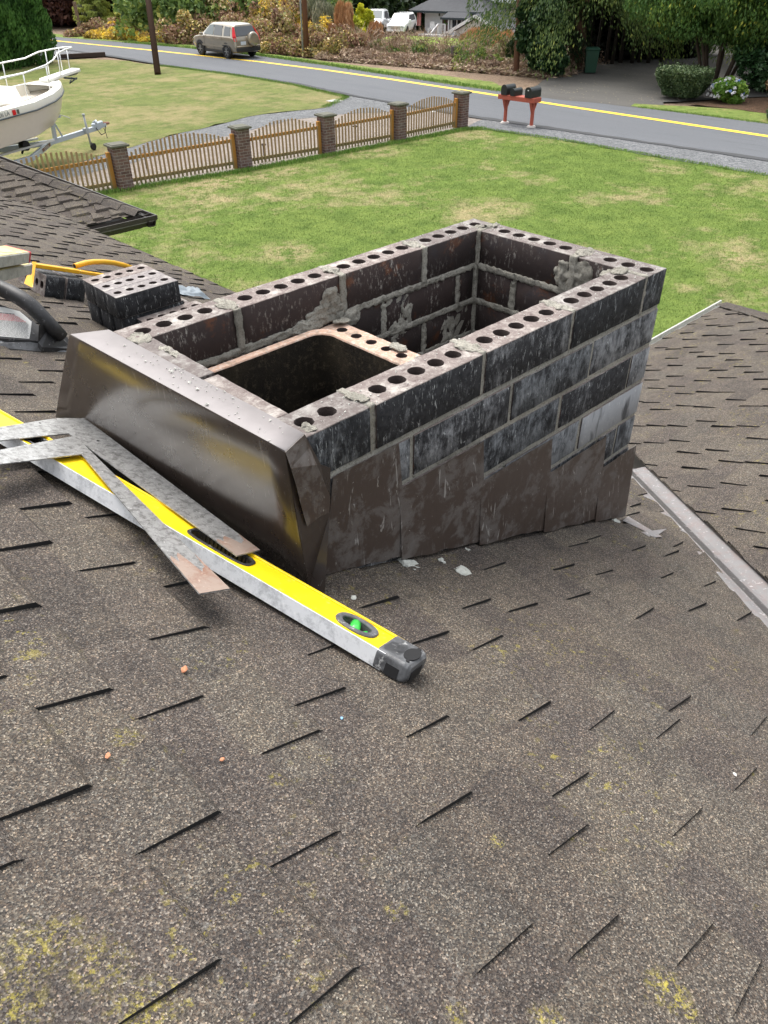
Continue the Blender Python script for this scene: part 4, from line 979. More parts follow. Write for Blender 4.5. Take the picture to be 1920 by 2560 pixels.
# driveway between fence and neighbour lawn, shoulder strip
sheet('driveway',[(-30,26),(3.2,19.62),(7.4,18.98),(10.8,18.33),(13.7,18.13),(16.6,17.98),(19.45,17.8),(21.9,17.4),(21.9,27.0),(16,27),(-30,27.8)],-.02,M['gravel2'])
sheet('driveway_gravel_edge',jag([(-30,25.6),(5.5,20.9),(9.5,21.6),(12.6,22.6),(16.3,23.4),(19.0,22.8),(21.9,21.2),(21.95,26.4),(21.6,25.9),(19.1,24.6),(16.4,25.2),(12.6,24.4),(9.5,23.4),(7.5,22.4),(-30,26.4)],.5,.12,3),-.014,M['gravel'])
sheet('road_shoulder',jag([(20.22,-60),(22.0,-60),(22.0,17.0),(21.6,18.4),(19.45,17.85),(20.0,17.1),(20.3,14.4),(20.25,7.4)],.5,.08,4),-.006,M['gravel'])
sheet('neighbour_lawn',jag([(7.5,22.3),(9.5,23.3),(12.6,24.3),(16.4,25.1),(19.1,24.5),(21.3,25.7),(22.1,30),(22.2,35.2),(21.6,40.8),(21.4,44.5),(20.4,46.8),(17,48.4),(14,49.6),(-10,52),(-30,50),(-30,24)],.5,.10,5),-.004,M['lawn2'])
bm=NB(); zs=.0
E1=[(21.95,-60),(21.9,8),(21.75,12),(21.5,15.3),(21.35,19),(21.7,25.8),(22.1,30.1),(22.15,35.3),(21.75,40.8),(21.8,46.7),(21.6,53.7),(21.0,62),(19.5,80)]
E2=[(27.5,-60),(27.45,8),(27.35,13.3),(27.2,17.3),(26.8,19.5),(26.8,24),(27.2,29),(27.6,34.6),(27.8,40.6),(27.3,47.8),(26.4,53.6),(25,60.9),(23,80)]
strip('road',E1,E2x:=[(float(np.interp(y,[e[1] for e in E2],[e[0] for e in E2])),y) for _,y in E1],.004,M['road'])
strip('road_edge_wear',[(a[0]-.02,a[1]) for a in E1],[(a[0]+.30+.1*math.sin(i*2.3),a[1]) for i,a in enumerate(E1)],.008,M['road_dark'],3,.05)
YC=[(25.2,-60),(25.2,8),(25.3,9.7),(25.6,17.2),(25.9,22),(26.2,27.9),(26.3,33),(26.1,38.3),(25.1,48.2),(23.8,58.3),(21.6,80)]
YC=[((E1[i][0]*.35+E2[i][0]*.65),E1[i][1]) for i in range(len(E1))] if 0 else YC
for off in (-.085,.085):
    strip('road_marking',[(x+off-.065,y) for x,y in YC],[(x+off+.065,y) for x,y in YC],.010,M['yline'])
sheet('side_road',jag([(27.1,17.0),(27.3,14.6),(29.0,15.6),(31.5,14.0),(40,9),(62,8),(60,30),(44,26),(36,24.2),(31.6,23.0),(28.4,21.6),(26.7,21.6),(26.7,19)],.5,.08,9),.006,M['oldasph'])
strip('verge',[(27.38,-60),(27.4,0),(27.4,8),(27.35,13.5),(27.3,16.0)],[(28.6,-60),(28.8,0),(28.9,8),(29.3,13.0),(27.9,16.2)],.012,M['verge'],5,.04)
VY=[21.8,24,27,30,33,36,39,42,45,48.5,53.6,60,70]
strip('verge',[(float(np.interp(y,[e[1] for e in E2],[e[0] for e in E2]))+.02,y) for y in VY],[(float(np.interp(y,[e[1] for e in E2],[e[0] for e in E2]))+w_v,y) for y,w_v in zip(VY,[.5,1.9,1.7,1.3,1.1,1.0,1.0,1.1,1.2,1.3,1.3,1.3,1.3])],.012,M['verge'],6,.06)
sheet('planting_bed',jag([(29.2,14.7),(31.6,14.2),(34,12.6),(36,4),(36,-20),(28.8,-20),(28.9,9.5),(29.4,12.5)],.4,.08,12),.006,M['dirt'])
# bright lawn in front of the white house
bm=NB(); pl=[(36,33),(37,38),(45,49),(57,58),(62,54),(64,48),(50,37),(42,30)]
cx_=sum(p[0] for p in pl)/8; cy_=sum(p[1] for p in pl)/8; N2=8
rings=[[bm.verts.new((cx_+(p[0]-cx_)*t,cy_+(p[1]-cy_)*t,0)) for p in pl] for t in (.12,.3,.5,.7,.85,1)]
for a,b in zip(rings,rings[1:]):
    for k in range(8): bm.faces.new((a[k],b[k],b[(k+1)%8],a[(k+1)%8]))
bm.faces.new(rings[0])
for v in bm.verts: v.co.z=TH(v.co.x,v.co.y)+.30
bm.normal_update()
for f in bm.faces:
    if f.normal.z<0: f.normal_flip()
tag(link('far_lawn',bm,M['farlawn']),kind='structure')
bm=NB(); bb(bm,14.8,15.3,28.1,28.6,-.02,.010)
o=link('utility_cover',bm,plain('concrete_lid',(.42,.42,.40),.9)); tag(o,'pale square utility cover set in the neighbour lawn','utility cover')
p=G(723,218); o.location=(p.x-15.05,p.y-28.35,0)
# timber edging beside the hedge
bm=NB(); a=G(165,122);b=G(228,121); a=Vector((a.x-1.4,a.y-.2,.10)); bar(bm,a,(b.x,b.y,.10),.18,.22,bev=.01)
M['railtie']=plain('dark_weathered_timber',(.05,.035,.028),.9,sc=20)
tag(link('timber_edging',bm,M['railtie']),'dark timber edging beam at the corner of the neighbour lawn by the hedge','timber')
bm=NB(); poly(bm,[(a.x-3,a.y+.1,-.002),(b.x+.6,b.y+.1,-.002),(21.5,52,-.002),(20.5,54,-.002),(a.x-1,a.y+5,-.002)])
tag(link('gravel_patch',bm,M['gravel']),kind='structure')
# ---------------------------------------------------------------- picket fence with brick pillars
def m_blockbrick():
    m=NT('red_brown_pillar_brick',.9,.2); x=m.n('ShaderNodeTexBrick'); m.put(x.inputs['Vector'],m.map((1,1,1),(R(90),0,0)))
    x.inputs['Scale'].default_value=1; x.inputs['Brick Width'].default_value=.21; x.inputs['Row Height'].default_value=.075; x.inputs['Mortar Size'].default_value=.006
    x.inputs['Color1'].default_value=(.16,.085,.07,1); x.inputs['Color2'].default_value=(.10,.06,.055,1); x.inputs['Mortar'].default_value=(.27,.24,.22,1)
    # box-like mapping: use x+y as horizontal coordinate
    cb=m.n('ShaderNodeCombineXYZ'); m.put(cb.inputs[0],m.math('ADD',m.sep(m.tc,0),m.sep(m.tc,1))); m.put(cb.inputs[1],m.sep(m.tc,2)); m.t.links.new(cb.outputs[0],x.inputs['Vector'])
    c=m.mix(m.ramp(m.noise(4,5,.7),[(.45,0),(.7,.5)]),x.outputs[0],(.26,.22,.21)); m.col(c); m.bump(x.outputs['Fac'],-.3,.01); return m.m
M['pillar']=m_blockbrick(); M['cap']=plain('mossy_dark_stone_cap',(.10,.10,.075),.9,var=.4,sc=14)
def m_wood(name,a,b,moss):
    m=NT(name,.8,.25); c=m.mix(m.noise(9,5,.6,m.map((1,1,.2))),a,b)
    z=m.sep(m.tc,2); f=m.ramp(m.math('ADD',z,m.math('MULTIPLY',m.noise(8,4),.3)),[(.25,1),(.48,0)])
    c=m.mix(m.math('MULTIPLY',f,moss),c,(.15,.14,.055)); m.col(c); return m.m
M['picket']=m_wood('weathered_cedar_pickets',(.26,.165,.085),(.40,.27,.15),.8)
M['railw']=m_wood('orange_stained_cedar',(.34,.155,.035),(.44,.215,.055),.35)
PB=[G(270,407),G(527,362),G(707,331),G(860,303),G(994,274)]
fd=(PB[4]-PB[0]).normalized(); PB=[Vector((p.x,p.y,0)) for p in PB]
fence=thing('picket_fence',PB[2],'cedar picket fence with arched tops between low brick pillars','fence')
dd0=PB[0]-(PB[1]-PB[0]).normalized()*3.35
pts_=[dd0]+PB
PH=1.02
for i,p in enumerate(pts_):
    bm=NB(); d=(pts_[min(i+1,5)]-pts_[max(i-1,0)]).normalized(); n_=Vector((-d.y,d.x,0)); rot=Matrix((d,n_,Vector((0,0,1)))).transposed()
    box(bm,p+Vector((0,0,PH/2)),(.38,.38,PH),rot,bev=.008); pil=link('brick_pillar',bm,M['pillar'],fence)
    bm=NB(); box(bm,p+Vector((0,0,PH+.028)),(.50,.50,.055),rot,bev=.012); box(bm,p+Vector((0,0,PH+.062)),(.40,.40,.015),rot); link('pillar_cap',bm,M['cap'],pil)
rf=random.Random(5)
for i in range(5):
    a,b=pts_[i],pts_[i+1]; d=(b-a).normalized(); n_=Vector((-d.y,d.x,0)); L=(b-a).length; rot=Matrix((d,n_,Vector((0,0,1)))).transposed()
    s0=.22;s1=L-.34; bm=NB(); k=int((s1-s0)/.118)
    for j in range(k+1):
        s_=s0+(s1-s0)*j/k; u=(s_-s0)/(s1-s0)
        h=.80+.30*math.sin(math.pi*u)**.85+rf.uniform(-.012,.012); c=a+d*s_+n_*(-.035)
        h0=.05; box(bm,c+Vector((0,0,(h+h0)/2)),(.050,.018,h-h0),rot@Matrix.Rotation(rf.uniform(-.012,.012),3,'Y'))
    pn=link('picket_panel',bm,M['picket'],fence)
    bm=NB(); bar(bm,a+d*.18+n_*0+Vector((0,0,.70)),b-d*.30+Vector((0,0,.74)),.038,.085); link('rail',bm,M['railw'],pn)
    bm=NB(); bar(bm,a+d*.18+Vector((0,0,.17)),b-d*.30+Vector((0,0,.17)),.038,.085); link('rail',bm,M['picket'],pn)
    bm=NB(); box(bm,b-d*.27+Vector((0,0,.46)),(.10,.10,.90),rot,bev=.006); link('fence_post',bm,M['railw'],fence)
# small path lights behind the fence
for k,(x,y,lb_) in enumerate(((372,405,'low brown path light seen through the second fence panel from the left'),(662,372,'low brown path light seen through the third fence panel'),(888,348,'low brown path light seen through the fourth fence panel'),(1086,305,'low path light with pale cap behind the last fence panel'))):
    p=G(x/K*1.0+0,y/K); p=G(*( (x,y) if 0 else ((x)/K,(y)/K)))
    if k==0: p=G(318,366)
    if k==1: p=G(572,345)
    if k==2: p=G(768,303)
    if k==3: p=G(936,270)
    t=thing('path_light',(p.x,p.y,0),lb_,'path light','path lights behind the fence')
    bm=NB(); tube(bm,[(p.x,p.y,0),(p.x,p.y,.40)],.028,8); link('stem',bm,M['railtie'],t)
    bm=NB(); tube(bm,[(p.x,p.y,.40),(p.x,p.y,.42),(p.x,p.y,.445)],[.085,.09,.03],10); link('lamp_hood',bm,M['railtie'] if k<3 else M['label'],t)
# ---------------------------------------------------------------- mailboxes
M['redpaint']=plain('brick_red_painted_wood',(.36,.075,.045),.6,var=.2,sc=10)
M['mbox']=plain('black_mailbox_steel',(.014,.018,.018),.35,var=.3)
f0=G(1084,267); f1=G(1141,276); f0.z=f1.z=0; dv=(f1-f0).normalized(); nx=Vector((-dv.y,dv.x,0)); 
if nx.x<0: nx=-nx
mt=thing('mailbox_stand',(f0+f1)/2,'red painted wooden mailbox stand on the gravel shoulder, holding three black mailboxes','mailbox stand')
Z=lambda p,z: Vector((p.x,p.y,z))
LN=(f1-f0).length; cm=(f0+f1)/2; A0=cm-dv*(LN/2+.06); A1=cm+dv*(LN/2+.06)
bm=NB()
for o_ in (-.02,.36): bar(bm,Z(A0-dv*.16+nx*o_,.83),Z(A1+dv*.10+nx*o_,.83),.045,.14,bev=.004)
for e in (A0-dv*.14,A1+dv*.08): bar(bm,Z(e-nx*.0,.83),Z(e+nx*.34,.83),.045,.138,bev=.004)
link('beam',bm,M['redpaint'],mt)
bm=NB(); bar(bm,Z(A0-dv*.1+nx*.17,.893),Z(A1+dv*.04+nx*.17,.893),.34,.02); link('shelf_board',bm,M['redpaint'],mt)
for e in (f0,f1):
    bm=NB(); bar(bm,Z(e+nx*.17,0.02),Z(e+nx*.17,.80),.09,.09,up=(0,1,0),bev=.004); link('leg',bm,M['redpaint'],mt)
    bm=NB(); bar(bm,Z(e+nx*.20,.30),Z(e-nx*.02,.80),.05,.07,up=(0,1,0)); bar(bm,Z(e+nx*.16,.42),Z(e+nx*.36,.80),.05,.07,up=(0,1,0)) ; link('brace',bm,M['redpaint'],mt)
    bm=NB(); bmesh.ops.create_cone(bm,cap_ends=True,segments=14,radius1=.16,radius2=.13,depth=.05,matrix=Matrix.Translation(Z(e+nx*.17,.025))); link('concrete_footing',bm,plain('pale_concrete_footing',(.5,.46,.43),.9),mt)
def mailbox(c,w_2,h,L,flag=False):
    prof=[(-w_2,0),(-w_2,h-w_2)]+[(-w_2*math.cos(R(a)),h-w_2+w_2*math.sin(R(a))) for a in range(15,180,15)]+[(w_2,h-w_2),(w_2,0)]
    r=[[c+dv*x+nx*l+Vector((0,0,z)) for x,z in prof] for l in (-.06,L-.06)]
    bm=NB(); loft(bm,r); bmesh.ops.recalc_face_normals(bm,faces=bm.faces); mb=link('mailbox',bm,M['mbox'],mt); smooth(mb,40)
    bm=NB(); r=[[c+dv*x*1.05+nx*l+Vector((0,0,z*1.04)) for x,z in prof] for l in (-.075,-.058)]; loft(bm,r); bmesh.ops.recalc_face_normals(bm,faces=bm.faces); d_=link('door',bm,M['mbox'],mb)
    if flag:
        bm=NB(); box(bm,c+nx*-.079+Vector((0,0,h*.72)),(.012,.05,.03),Matrix((nx,dv,Vector((0,0,1)))).transposed()); link('door_handle',bm,M['label'],mb)
base=.905
mailbox(Z(A0+dv*.10,base),.115,.30,.52); mailbox(Z(A0+dv*.46,base),.085,.22,.46); mailbox(Z(A1-dv*.14,base),.125,.31,.56,True)
# ---------------------------------------------------------------- utility poles
M['pole']=m_wood('dark_creosoted_pole',(.040,.022,.014),(.075,.042,.027),0)
M['pole2']=m_wood('red_brown_pole',(.13,.060,.035),(.20,.10,.06),0)
M['conduit']=plain('grey_conduit',(.34,.36,.38),.5)
def upole(base_,top,rad,m,label,H=9.5):
    base_.z=0; t=thing('utility_pole',base_,label,'utility pole')
    d=(top-base_); d=d/d.z; bm=NB(); tube(bm,[base_,base_+d*H*.5,base_+d*H],[rad,rad*.92,rad*.8],14); link('pole_shaft',bm,m,t)
    c=base_+d*(H-.6); bm=NB(); bar(bm,c+Vector((-.15,-1.1,0)),c+Vector((-.15,1.1,0)),.09,.11); link('crossarm',bm,m,t)
    for k in (-1,-.4,.4,1):
        bm=NB(); tube(bm,[c+Vector((-.15,k,.05)),c+Vector((-.15,k,.12)),c+Vector((-.15,k,.16))],[.03,.045,.02],8); link('insulator',bm,M['label'],t)
    return t,d
b_=G(341,161); tp=CW+ray(320,0)*((48.2)/math.hypot(ray(320,0).x,ray(320,0).y))
upole(b_,tp,.155,M['pole'],'dark leaning utility pole at the edge of the neighbour lawn, near side of road')
b_=G(663,122); b_.z=0; dist=math.hypot(b_.x-CW.x,b_.y-CW.y); r1=ray(657,0); tp=CW+r1*(dist/math.hypot(r1.x,r1.y)); tp=b_+(tp-b_)
t,d=upole(b_,tp,.15,M['pole2'],'red brown utility pole with grey conduit, on the far side of the road')
bm=NB(); s_=Vector((-.16,.14,0)); tube(bm,[b_+s_,b_+s_+d*8],.05,8); link('conduit',bm,M['conduit'],t)
# ---------------------------------------------------------------- vehicles
def m_carpaint(name,c,rough=.22,metal=.4):
    m=NT(name,rough,.5,metal); m.b.inputs['Coat Weight'].default_value=.7; m.b.inputs['Coat Roughness'].default_value=.08
    m.col(m.mix(m.noise(2,4),tuple(x*.95 for x in c),tuple(x*1.05 for x in c))); return m.m
M['tan']=m_carpaint('champagne_beige_paint',(.31,.27,.21)); M['white']=m_carpaint('white_car_paint',(.78,.79,.80),.25,0)
def m_glass(name,c):
    m=NT(name,.04,.8); m.col(c); m.b.inputs['Coat Weight'].default_value=1; return m.m
M['glass']=m_glass('dark_car_glass',(.012,.014,.015)); M['glass2']=m_glass('sky_lit_window_glass',(.05,.075,.075))
M['tyre']=plain('tyre_rubber',(.012,.012,.012),.85); M['rim']=plain('silver_alloy',(.55,.55,.54),.3,.7)
M['plast']=plain('dark_bumper_plastic',(.018,.018,.02),.6); M['redlamp']=plain('red_lamp_lens',(.60,.012,.018),.15); M['plate']=plain('pale_number_plate',(.55,.60,.66),.4)
M['lampglass']=plain('clear_lamp_lens',(.6,.62,.62),.1)
def car_frame(pos,head):
    """local x = backwards->forward along head, y left"""
    h=Vector((head[0],head[1],0)).normalized(); l=Vector((-h.y,h.x,0))
    return Matrix(((h.x,l.x,0,pos[0]),(h.y,l.y,0,pos[1]),(0,0,1,pos[2]),(0,0,0,1)))
def car(name,cat,label,pos,head,st,paint,wheels,wr,wins,extra,width,group=None):
    F_=car_frame(pos,head); t=thing(name,pos,label,cat,group)
    def X(bm): bmesh.ops.transform(bm,matrix=F_,verts=bm.verts); bmesh.ops.recalc_face_normals(bm,faces=bm.faces); return bm
    def ring(x,zl,zb,zt,wl,wb,wt):
        h=[(wl*.9,zl),(wl,zl+.06),(wb+.012,(zl+zb)/2),(wb,zb-.02),(wb-.03,zb+.02),(wb+(wt-wb)*.55,zb+(zt-zb)*.6),(wt,zt-.07*(zt>zb+.2)-.005),(wt*.86,zt-.012),(wt*.5,zt)]
        return [Vector((x,y,z)) for y,z in h]+[Vector((x,-y,z)) for y,z in h[::-1]]
    bm=NB(); loft(bm,[ring(*s) for s in st]); o=link('body',X(bm),paint,t); smooth(o,32); 
    def W_at(x,z):
        for a,b in zip(st,st[1:]):
            if a[0]<=x<=b[0]+1e-6:
                u=(x-a[0])/(b[0]-a[0]+1e-9); zb=a[2]+(b[2]-a[2])*u; zt=a[3]+(b[3]-a[3])*u; wb=a[5]+(b[5]-a[5])*u; wt=a[6]+(b[6]-a[6])*u
                if z<=zb+.02: return wb-.03
                v=(z-zb)/(zt-zb+1e-9); w1=wb+(wt-wb)*.55
                return (wb-.03)+(w1-wb+.03)*min(1,(v-.0)/.6) if v<.6 else w1+(wt-w1)*(v-.6)/.4
        return .8
    for (pts,mat) in wins:
        for sg in (1,-1):
            bm=NB(); poly(bm,[Vector((x,sg*(W_at(x,z)+.022),z)) for x,z in pts],thick=(0,-sg*.03,0)); link('side_window',X(bm),mat,t)
    for (x,y) in [(x,sg) for x in wheels for sg in (1,-1)]:
        w2=width/2; bm=NB(); yo=y*(w2-.11)
        bmesh.ops.create_cone(bm,cap_ends=True,segments=24,radius1=wr*1.20,radius2=wr*1.20,depth=.02,matrix=Matrix.Translation((x,y*(w2-.005),wr*1.06))@Matrix.Rotation(R(90),4,'X'))
        for v in list(bm.verts):
            if v.co.z<wr*.72: v.co.z=wr*.72
        link('wheel_arch',X(bm),M['plast'],t)
        bm=NB(); pr=[(wr*.60,-.10),(wr*.9,-.11),(wr,-.085),(wr,.085),(wr*.9,.11),(wr*.60,.10)]
        loft(bm,[[Vector((x+a*math.cos(q_),y*(w2-.085)+b,wr+a*math.sin(q_))) for a,b in pr] for q_ in [2*math.pi*k/24 for k in range(25)]],close=True,cap=False,smoothf=True)
        wh=link('wheel',X(bm),M['tyre'],t)
        bm=NB(); bmesh.ops.create_cone(bm,cap_ends=True,segments=24,radius1=wr*.60,radius2=wr*.60,depth=.10,matrix=Matrix.Translation((x,y*(w2-.08),wr))@Matrix.Rotation(R(90),4,'X')); link('wheel_disc',X(bm),M['plast'],wh)
        bm=NB()
        for k in range(6):
            q_=k*math.pi/3; bar(bm,(x,y*(w2-.02),wr),(x+wr*.58*math.cos(q_),y*(w2-.02),wr+wr*.58*math.sin(q_)),.02,.075,up=(0,1,0))
        bmesh.ops.create_cone(bm,cap_ends=True,segments=14,radius1=wr*.2,radius2=wr*.18,depth=.03,matrix=Matrix.Translation((x,y*(w2-.015),wr))@Matrix.Rotation(R(90),4,'X'))
        link('rim',X(bm),M['rim'],wh)
    extra(t,X)
    return t
# SUV
wf=G(441,121); wrr=G(495,127); pos_=Vector((wrr.x+.80,wrr.y-.80,.006)); 
st=[(-.02,.42,.62,.72,.70,.80,.72),(.03,.34,.80,.98,.76,.86,.80),(.10,.30,.98,1.10,.78,.875,.76),(.30,.28,1.03,1.60,.79,.885,.62),(.55,.28,1.04,1.655,.80,.89,.64),(1.6,.28,1.04,1.68,.80,.89,.65),(2.35,.28,1.03,1.66,.80,.89,.64),(2.75,.28,1.02,1.56,.80,.885,.62),(3.40,.30,1.00,1.07,.80,.87,.70),(3.9,.32,.93,.99,.80,.86,.66),(4.25,.36,.80,.88,.78,.82,.60),(4.42,.42,.62,.68,.68,.70,.5)]
def suv_x(t,X):
    def q4(name,pts,m,th=.01,par=None):
        bm=NB(); poly(bm,[Vector(p) for p in pts],thick=(-th,0,0)); return link(name,X(bm),m,par or t)
    q4('rear_window',[(.065,.66,1.10),(.255,.58,1.53),(.255,-.58,1.53),(.065,-.66,1.10)],M['glass'],-.02)
    for sg in (1,-1):
        bm=NB(); poly(bm,[Vector((.04,sg*.86,.86)),Vector((.02,sg*.70,.86)),Vector((.05,sg*.72,1.08)),Vector((.26,sg*.62,1.52)),Vector((.34,sg*.70,1.50)),Vector((.16,sg*.885,1.08))],thick=(-.02,sg*.01,0)); link('tail_lamp',X(bm),M['redlamp'],t)
    bm=NB(); bb(bm,-.10,.02,-.80,.80,.36,.56,bev=.03); link('rear_bumper',X(bm),M['plast'],t)
    bm=NB(); bb(bm,-.085,.05,-.80,.80,.56,.64,bev=.02); link('bumper_top',X(bm),M['tan'],t)
    bm=NB(); bb(bm,-.035,-.02,.14,.48,.68,.84); link('number_plate',X(bm),M['plate'],t)
    bm=NB()
    for x,r_ in ((-.02,.33),(-.20,.34),(-.235,.32),(-.25,.26)): pass
    rg=[[Vector((x,-.30+r_*math.cos(a),.93+r_*math.sin(a))) for a in [2*math.pi*k/28 for k in range(28)]] for x,r_ in ((.02,.28),(-.02,.335),(-.18,.345),(-.225,.325),(-.245,.25),(-.25,.1))]
    loft(bm,rg,smoothf=True); sp=link('spare_wheel_cover',X(bm),M['tan'],t)
    bm=NB(); bb(bm,2.95,3.08,.90,1.10,1.03,1.17,bev=.03); link('wing_mirror',X(bm),M['tan'],t); bm=NB(); bb(bm,2.95,3.08,-1.10,-.90,1.03,1.17,bev=.03); link('wing_mirror',X(bm),M['tan'],t)
    for sg in (1,-1):
        bm=NB(); bb(bm,.55,3.5,sg*.885,sg*.905,.52,.60); link('side_moulding',X(bm),M['tan'],t)
        bm=NB(); bb(bm,.9,3.1,sg*.80,sg*.87,.24,.36,bev=.02); link('sill',X(bm),M['plast'],t)
        for hx in (1.45,2.30):
            bm=NB(); bb(bm,hx,hx+.16,sg*.895,sg*.915,.93,.955,bev=.006); link('door_handle',X(bm),M['tan'],t)
        for dx in (1.18,2.03,2.95):
            bm=NB(); bb(bm,dx,dx+.012,sg*.888,sg*.896,.40,1.02); link('door_gap',X(bm),M['plast'],t)
car('parked_car','car','champagne beige SUV with spare wheel on its tailgate, driving away on the road',pos_,(.0,1),st,M['tan'],(.84,3.46),.345,
    [([(.42,1.10),(.50,1.50),(.98,1.54),(1.02,1.10)],M['glass']),([(1.20,1.09),(1.20,1.55),(1.98,1.57),(1.98,1.09)],M['glass']),([(2.05,1.09),(2.05,1.57),(2.42,1.54),(2.98,1.13),(2.98,1.09)],M['glass2'])],suv_x,1.79).name='suv'
bm=NB()
# white vehicles far away, noses towards us
def white_x(tall):
    def f(t,X):
        L=tall[0]; hx=tall[1]
        bm=NB(); poly(bm,[Vector(p) for p in tall[2]],thick=(.02,0,0)); link('windscreen',X(bm),M['glass2'],t)
        bm=NB(); bb(bm,L-.03,L+.03,-.45,.45,.62,.88,bev=.01); link('grille',X(bm),M['plast'] if tall[3] else M['rim'],t)
        for sg in (1,-1):
            bm=NB(); bb(bm,L-.10,L+.0,sg*.62-.16,sg*.62+.16,.72,.88,bev=.02); link('headlight',X(bm),M['lampglass'],t)
            bm=NB(); bb(bm,hx-.1,hx+.06,sg*1.02-.12,sg*1.02+.12,1.12,1.30,bev=.03); link('wing_mirror',X(bm),M['white'],t)
        bm=NB(); bb(bm,L-.02,L+.06,-.85,.85,.40,.56,bev=.03); link('front_bumper',X(bm),M['white'],t)
    return f
def W(px,py,dist):
    r_=ray(px,py); return CW+r_*(dist/math.hypot(r_.x,r_.y))
p1=W(832,84,86); p1.z=TH(p1.x,0)+.25; hd=(CW-p1); 
stt=[(0,.5,1.0,1.05,.85,.93,.86),(2.0,.5,1.05,1.12,.86,.95,.88),(2.05,.5,1.10,1.90,.86,.95,.76),(2.4,.45,1.12,1.96,.86,.95,.76),(3.4,.45,1.12,1.95,.86,.95,.75),(4.15,.45,1.12,1.24,.86,.94,.80),(5.2,.45,1.05,1.16,.85,.93,.78),(5.45,.5,.9,1.0,.8,.88,.7)]
car('pickup_truck','truck','white pickup truck with dark grille, parked left of the other white car',p1+Vector((3,3,0)),(-.86,-.5),stt,M['white'],(1.0,4.5),.40,[([(2.2,1.18),(2.3,1.78),(3.3,1.80),(3.75,1.18)],M['glass'])],white_x((5.45,4.0,[(3.52,.66,1.88),(4.12,.78,1.25),(4.12,-.78,1.25),(3.52,-.66,1.88)],True)),1.95)
p2=W(880,83,85); p2.z=TH(p2.x,0)+.25
sts=[(0,.4,.9,1.0,.8,.88,.8),(.2,.35,1.05,1.60,.82,.92,.68),(.6,.35,1.08,1.74,.82,.93,.7),(2.6,.35,1.08,1.74,.82,.93,.7),(3.5,.35,1.05,1.14,.82,.92,.78),(4.4,.36,.98,1.06,.82,.90,.72),(4.7,.42,.8,.9,.76,.84,.62)]
t=car('white_suv','car','white SUV with roof window, parked right beside the white pickup truck',p2+Vector((2.6,2.5,0)),(-.86,-.5),sts,M['white'],(.9,3.8),.37,[([(.6,1.14),(.7,1.6),(2.6,1.62),(3.2,1.14)],M['glass'])],white_x((4.7,3.3,[(2.68,.62,1.70),(3.44,.74,1.16),(3.44,-.74,1.16),(2.68,-.62,1.70)],False)),1.9)
# ---------------------------------------------------------------- boat on its trailer
bf=Vector((.923,.384,0)).normalized(); bs=Vector((bf.y,-bf.x,0))       # bs = starboard, towards the camera
BO=Vector((8.35,23.72,0)); Bp=lambda a,s_,z: BO-bf*a+bs*s_+Vector((0,0,z))
M['gel']=plain('ivory_gelcoat',(.80,.79,.73),.28,var=.03); M['hull']=plain('beige_hull_gelcoat',(.58,.53,.455),.3,var=.05); M['rub']=plain('dark_rub_rail',(.05,.065,.075),.5)
M['cockpit']=plain('cream_cockpit_liner',(.66,.61,.50),.5,var=.05); M['chrome']=plain('stainless_rail',(.80,.80,.80),.22,.55)
boat=thing('motor_boat',Bp(1,0,0),'white and beige motor boat with bow rail, standing on its trailer','boat')
ST=[(-.02,.03,2.03,.02,1.80,1.74),(.12,.24,2.02,.10,1.52,1.38),(.35,.48,2.00,.26,1.34,1.10),(.75,.76,1.95,.48,1.19,.92),(1.3,1.0,1.89,.75,1.07,.80),(2.2,1.17,1.82,.98,.97,.72),(4,1.25,1.78,1.1,.90,.66),(6.6,1.22,1.78,1.08,.88,.66)]
bm=NB(); rg=[]
for a,b,zs_,c,zc_,zk in ST:
    rg.append([Bp(a+(zs_-z)*0,s_*sg,z) for sg,seq in ((1,[(0,zk),(c*.55,(zk+zc_)/2-.01),(c,zc_),(c+(b-c)*.45,zc_+(zs_-zc_)*.35),(b-.02,zs_-.24)]),) for s_,z in seq]+[Bp(a,-s_,z) for s_,z in [(b-.02,zs_-.24),(c+(b-c)*.45,zc_+(zs_-zc_)*.35),(c,zc_),(c*.55,(zk+zc_)/2-.01)]])
loft(bm,rg,close=True,cap=True,smoothf=True); bmesh.ops.recalc_face_normals(bm,faces=bm.faces); o=link('hull',bm,M['hull'],boat); smooth(o,40)
bm=NB()                                   # topsides band above the rub rail
for sg in (1,-1):
    loft(bm,[[Bp(a,sg*(b-.02),zs_-.24),Bp(a,sg*(b+.015),zs_-.20),Bp(a,sg*b,zs_-.03),Bp(a,sg*(b-.05),zs_),Bp(a,sg*max(.0,b-.20),zs_+.01)] for a,b,zs_,*_ in ST],close=False,cap=False,smoothf=True)
bmesh.ops.recalc_face_normals(bm,faces=bm.faces); o=link('gunwale',bm,M['gel'],boat); smooth(o,50); md=o.modifiers.new('s','SOLIDIFY'); md.thickness=.02
bm=NB()
for sg in (1,-1): tube(bm,[Bp(a,sg*(b+.018),zs_-.215) for a,b,zs_,*_ in ST],.020,6)
link('rub_rail',bm,M['rub'],boat)
bm=NB(); loft(bm,[[Bp(a,w,z) for w,z in ((-max(.02,b-.18),zs_-.004),(-max(.01,b*.4),zs_+.02),(max(.01,b*.4),zs_+.02),(max(.02,b-.18),zs_-.004))] for a,b,zs_,*_ in ST[:4]],close=False,cap=False); bmesh.ops.recalc_face_normals(bm,faces=bm.faces)
o=link('fore_deck',bm,M['gel'],boat)
bm=NB(); loft(bm,[[Bp(a,-w,z1),Bp(a,-w+.12,z2),Bp(a,w-.12,z2),Bp(a,w,z1)] for a,w,z1,z2 in ((.72,.50,1.95,1.56),(1.3,.76,1.90,1.50),(2.2,.95,1.84,1.45),(3.4,1.02,1.80,1.4))],close=False,cap=False); bmesh.ops.recalc_face_normals(bm,faces=bm.faces)
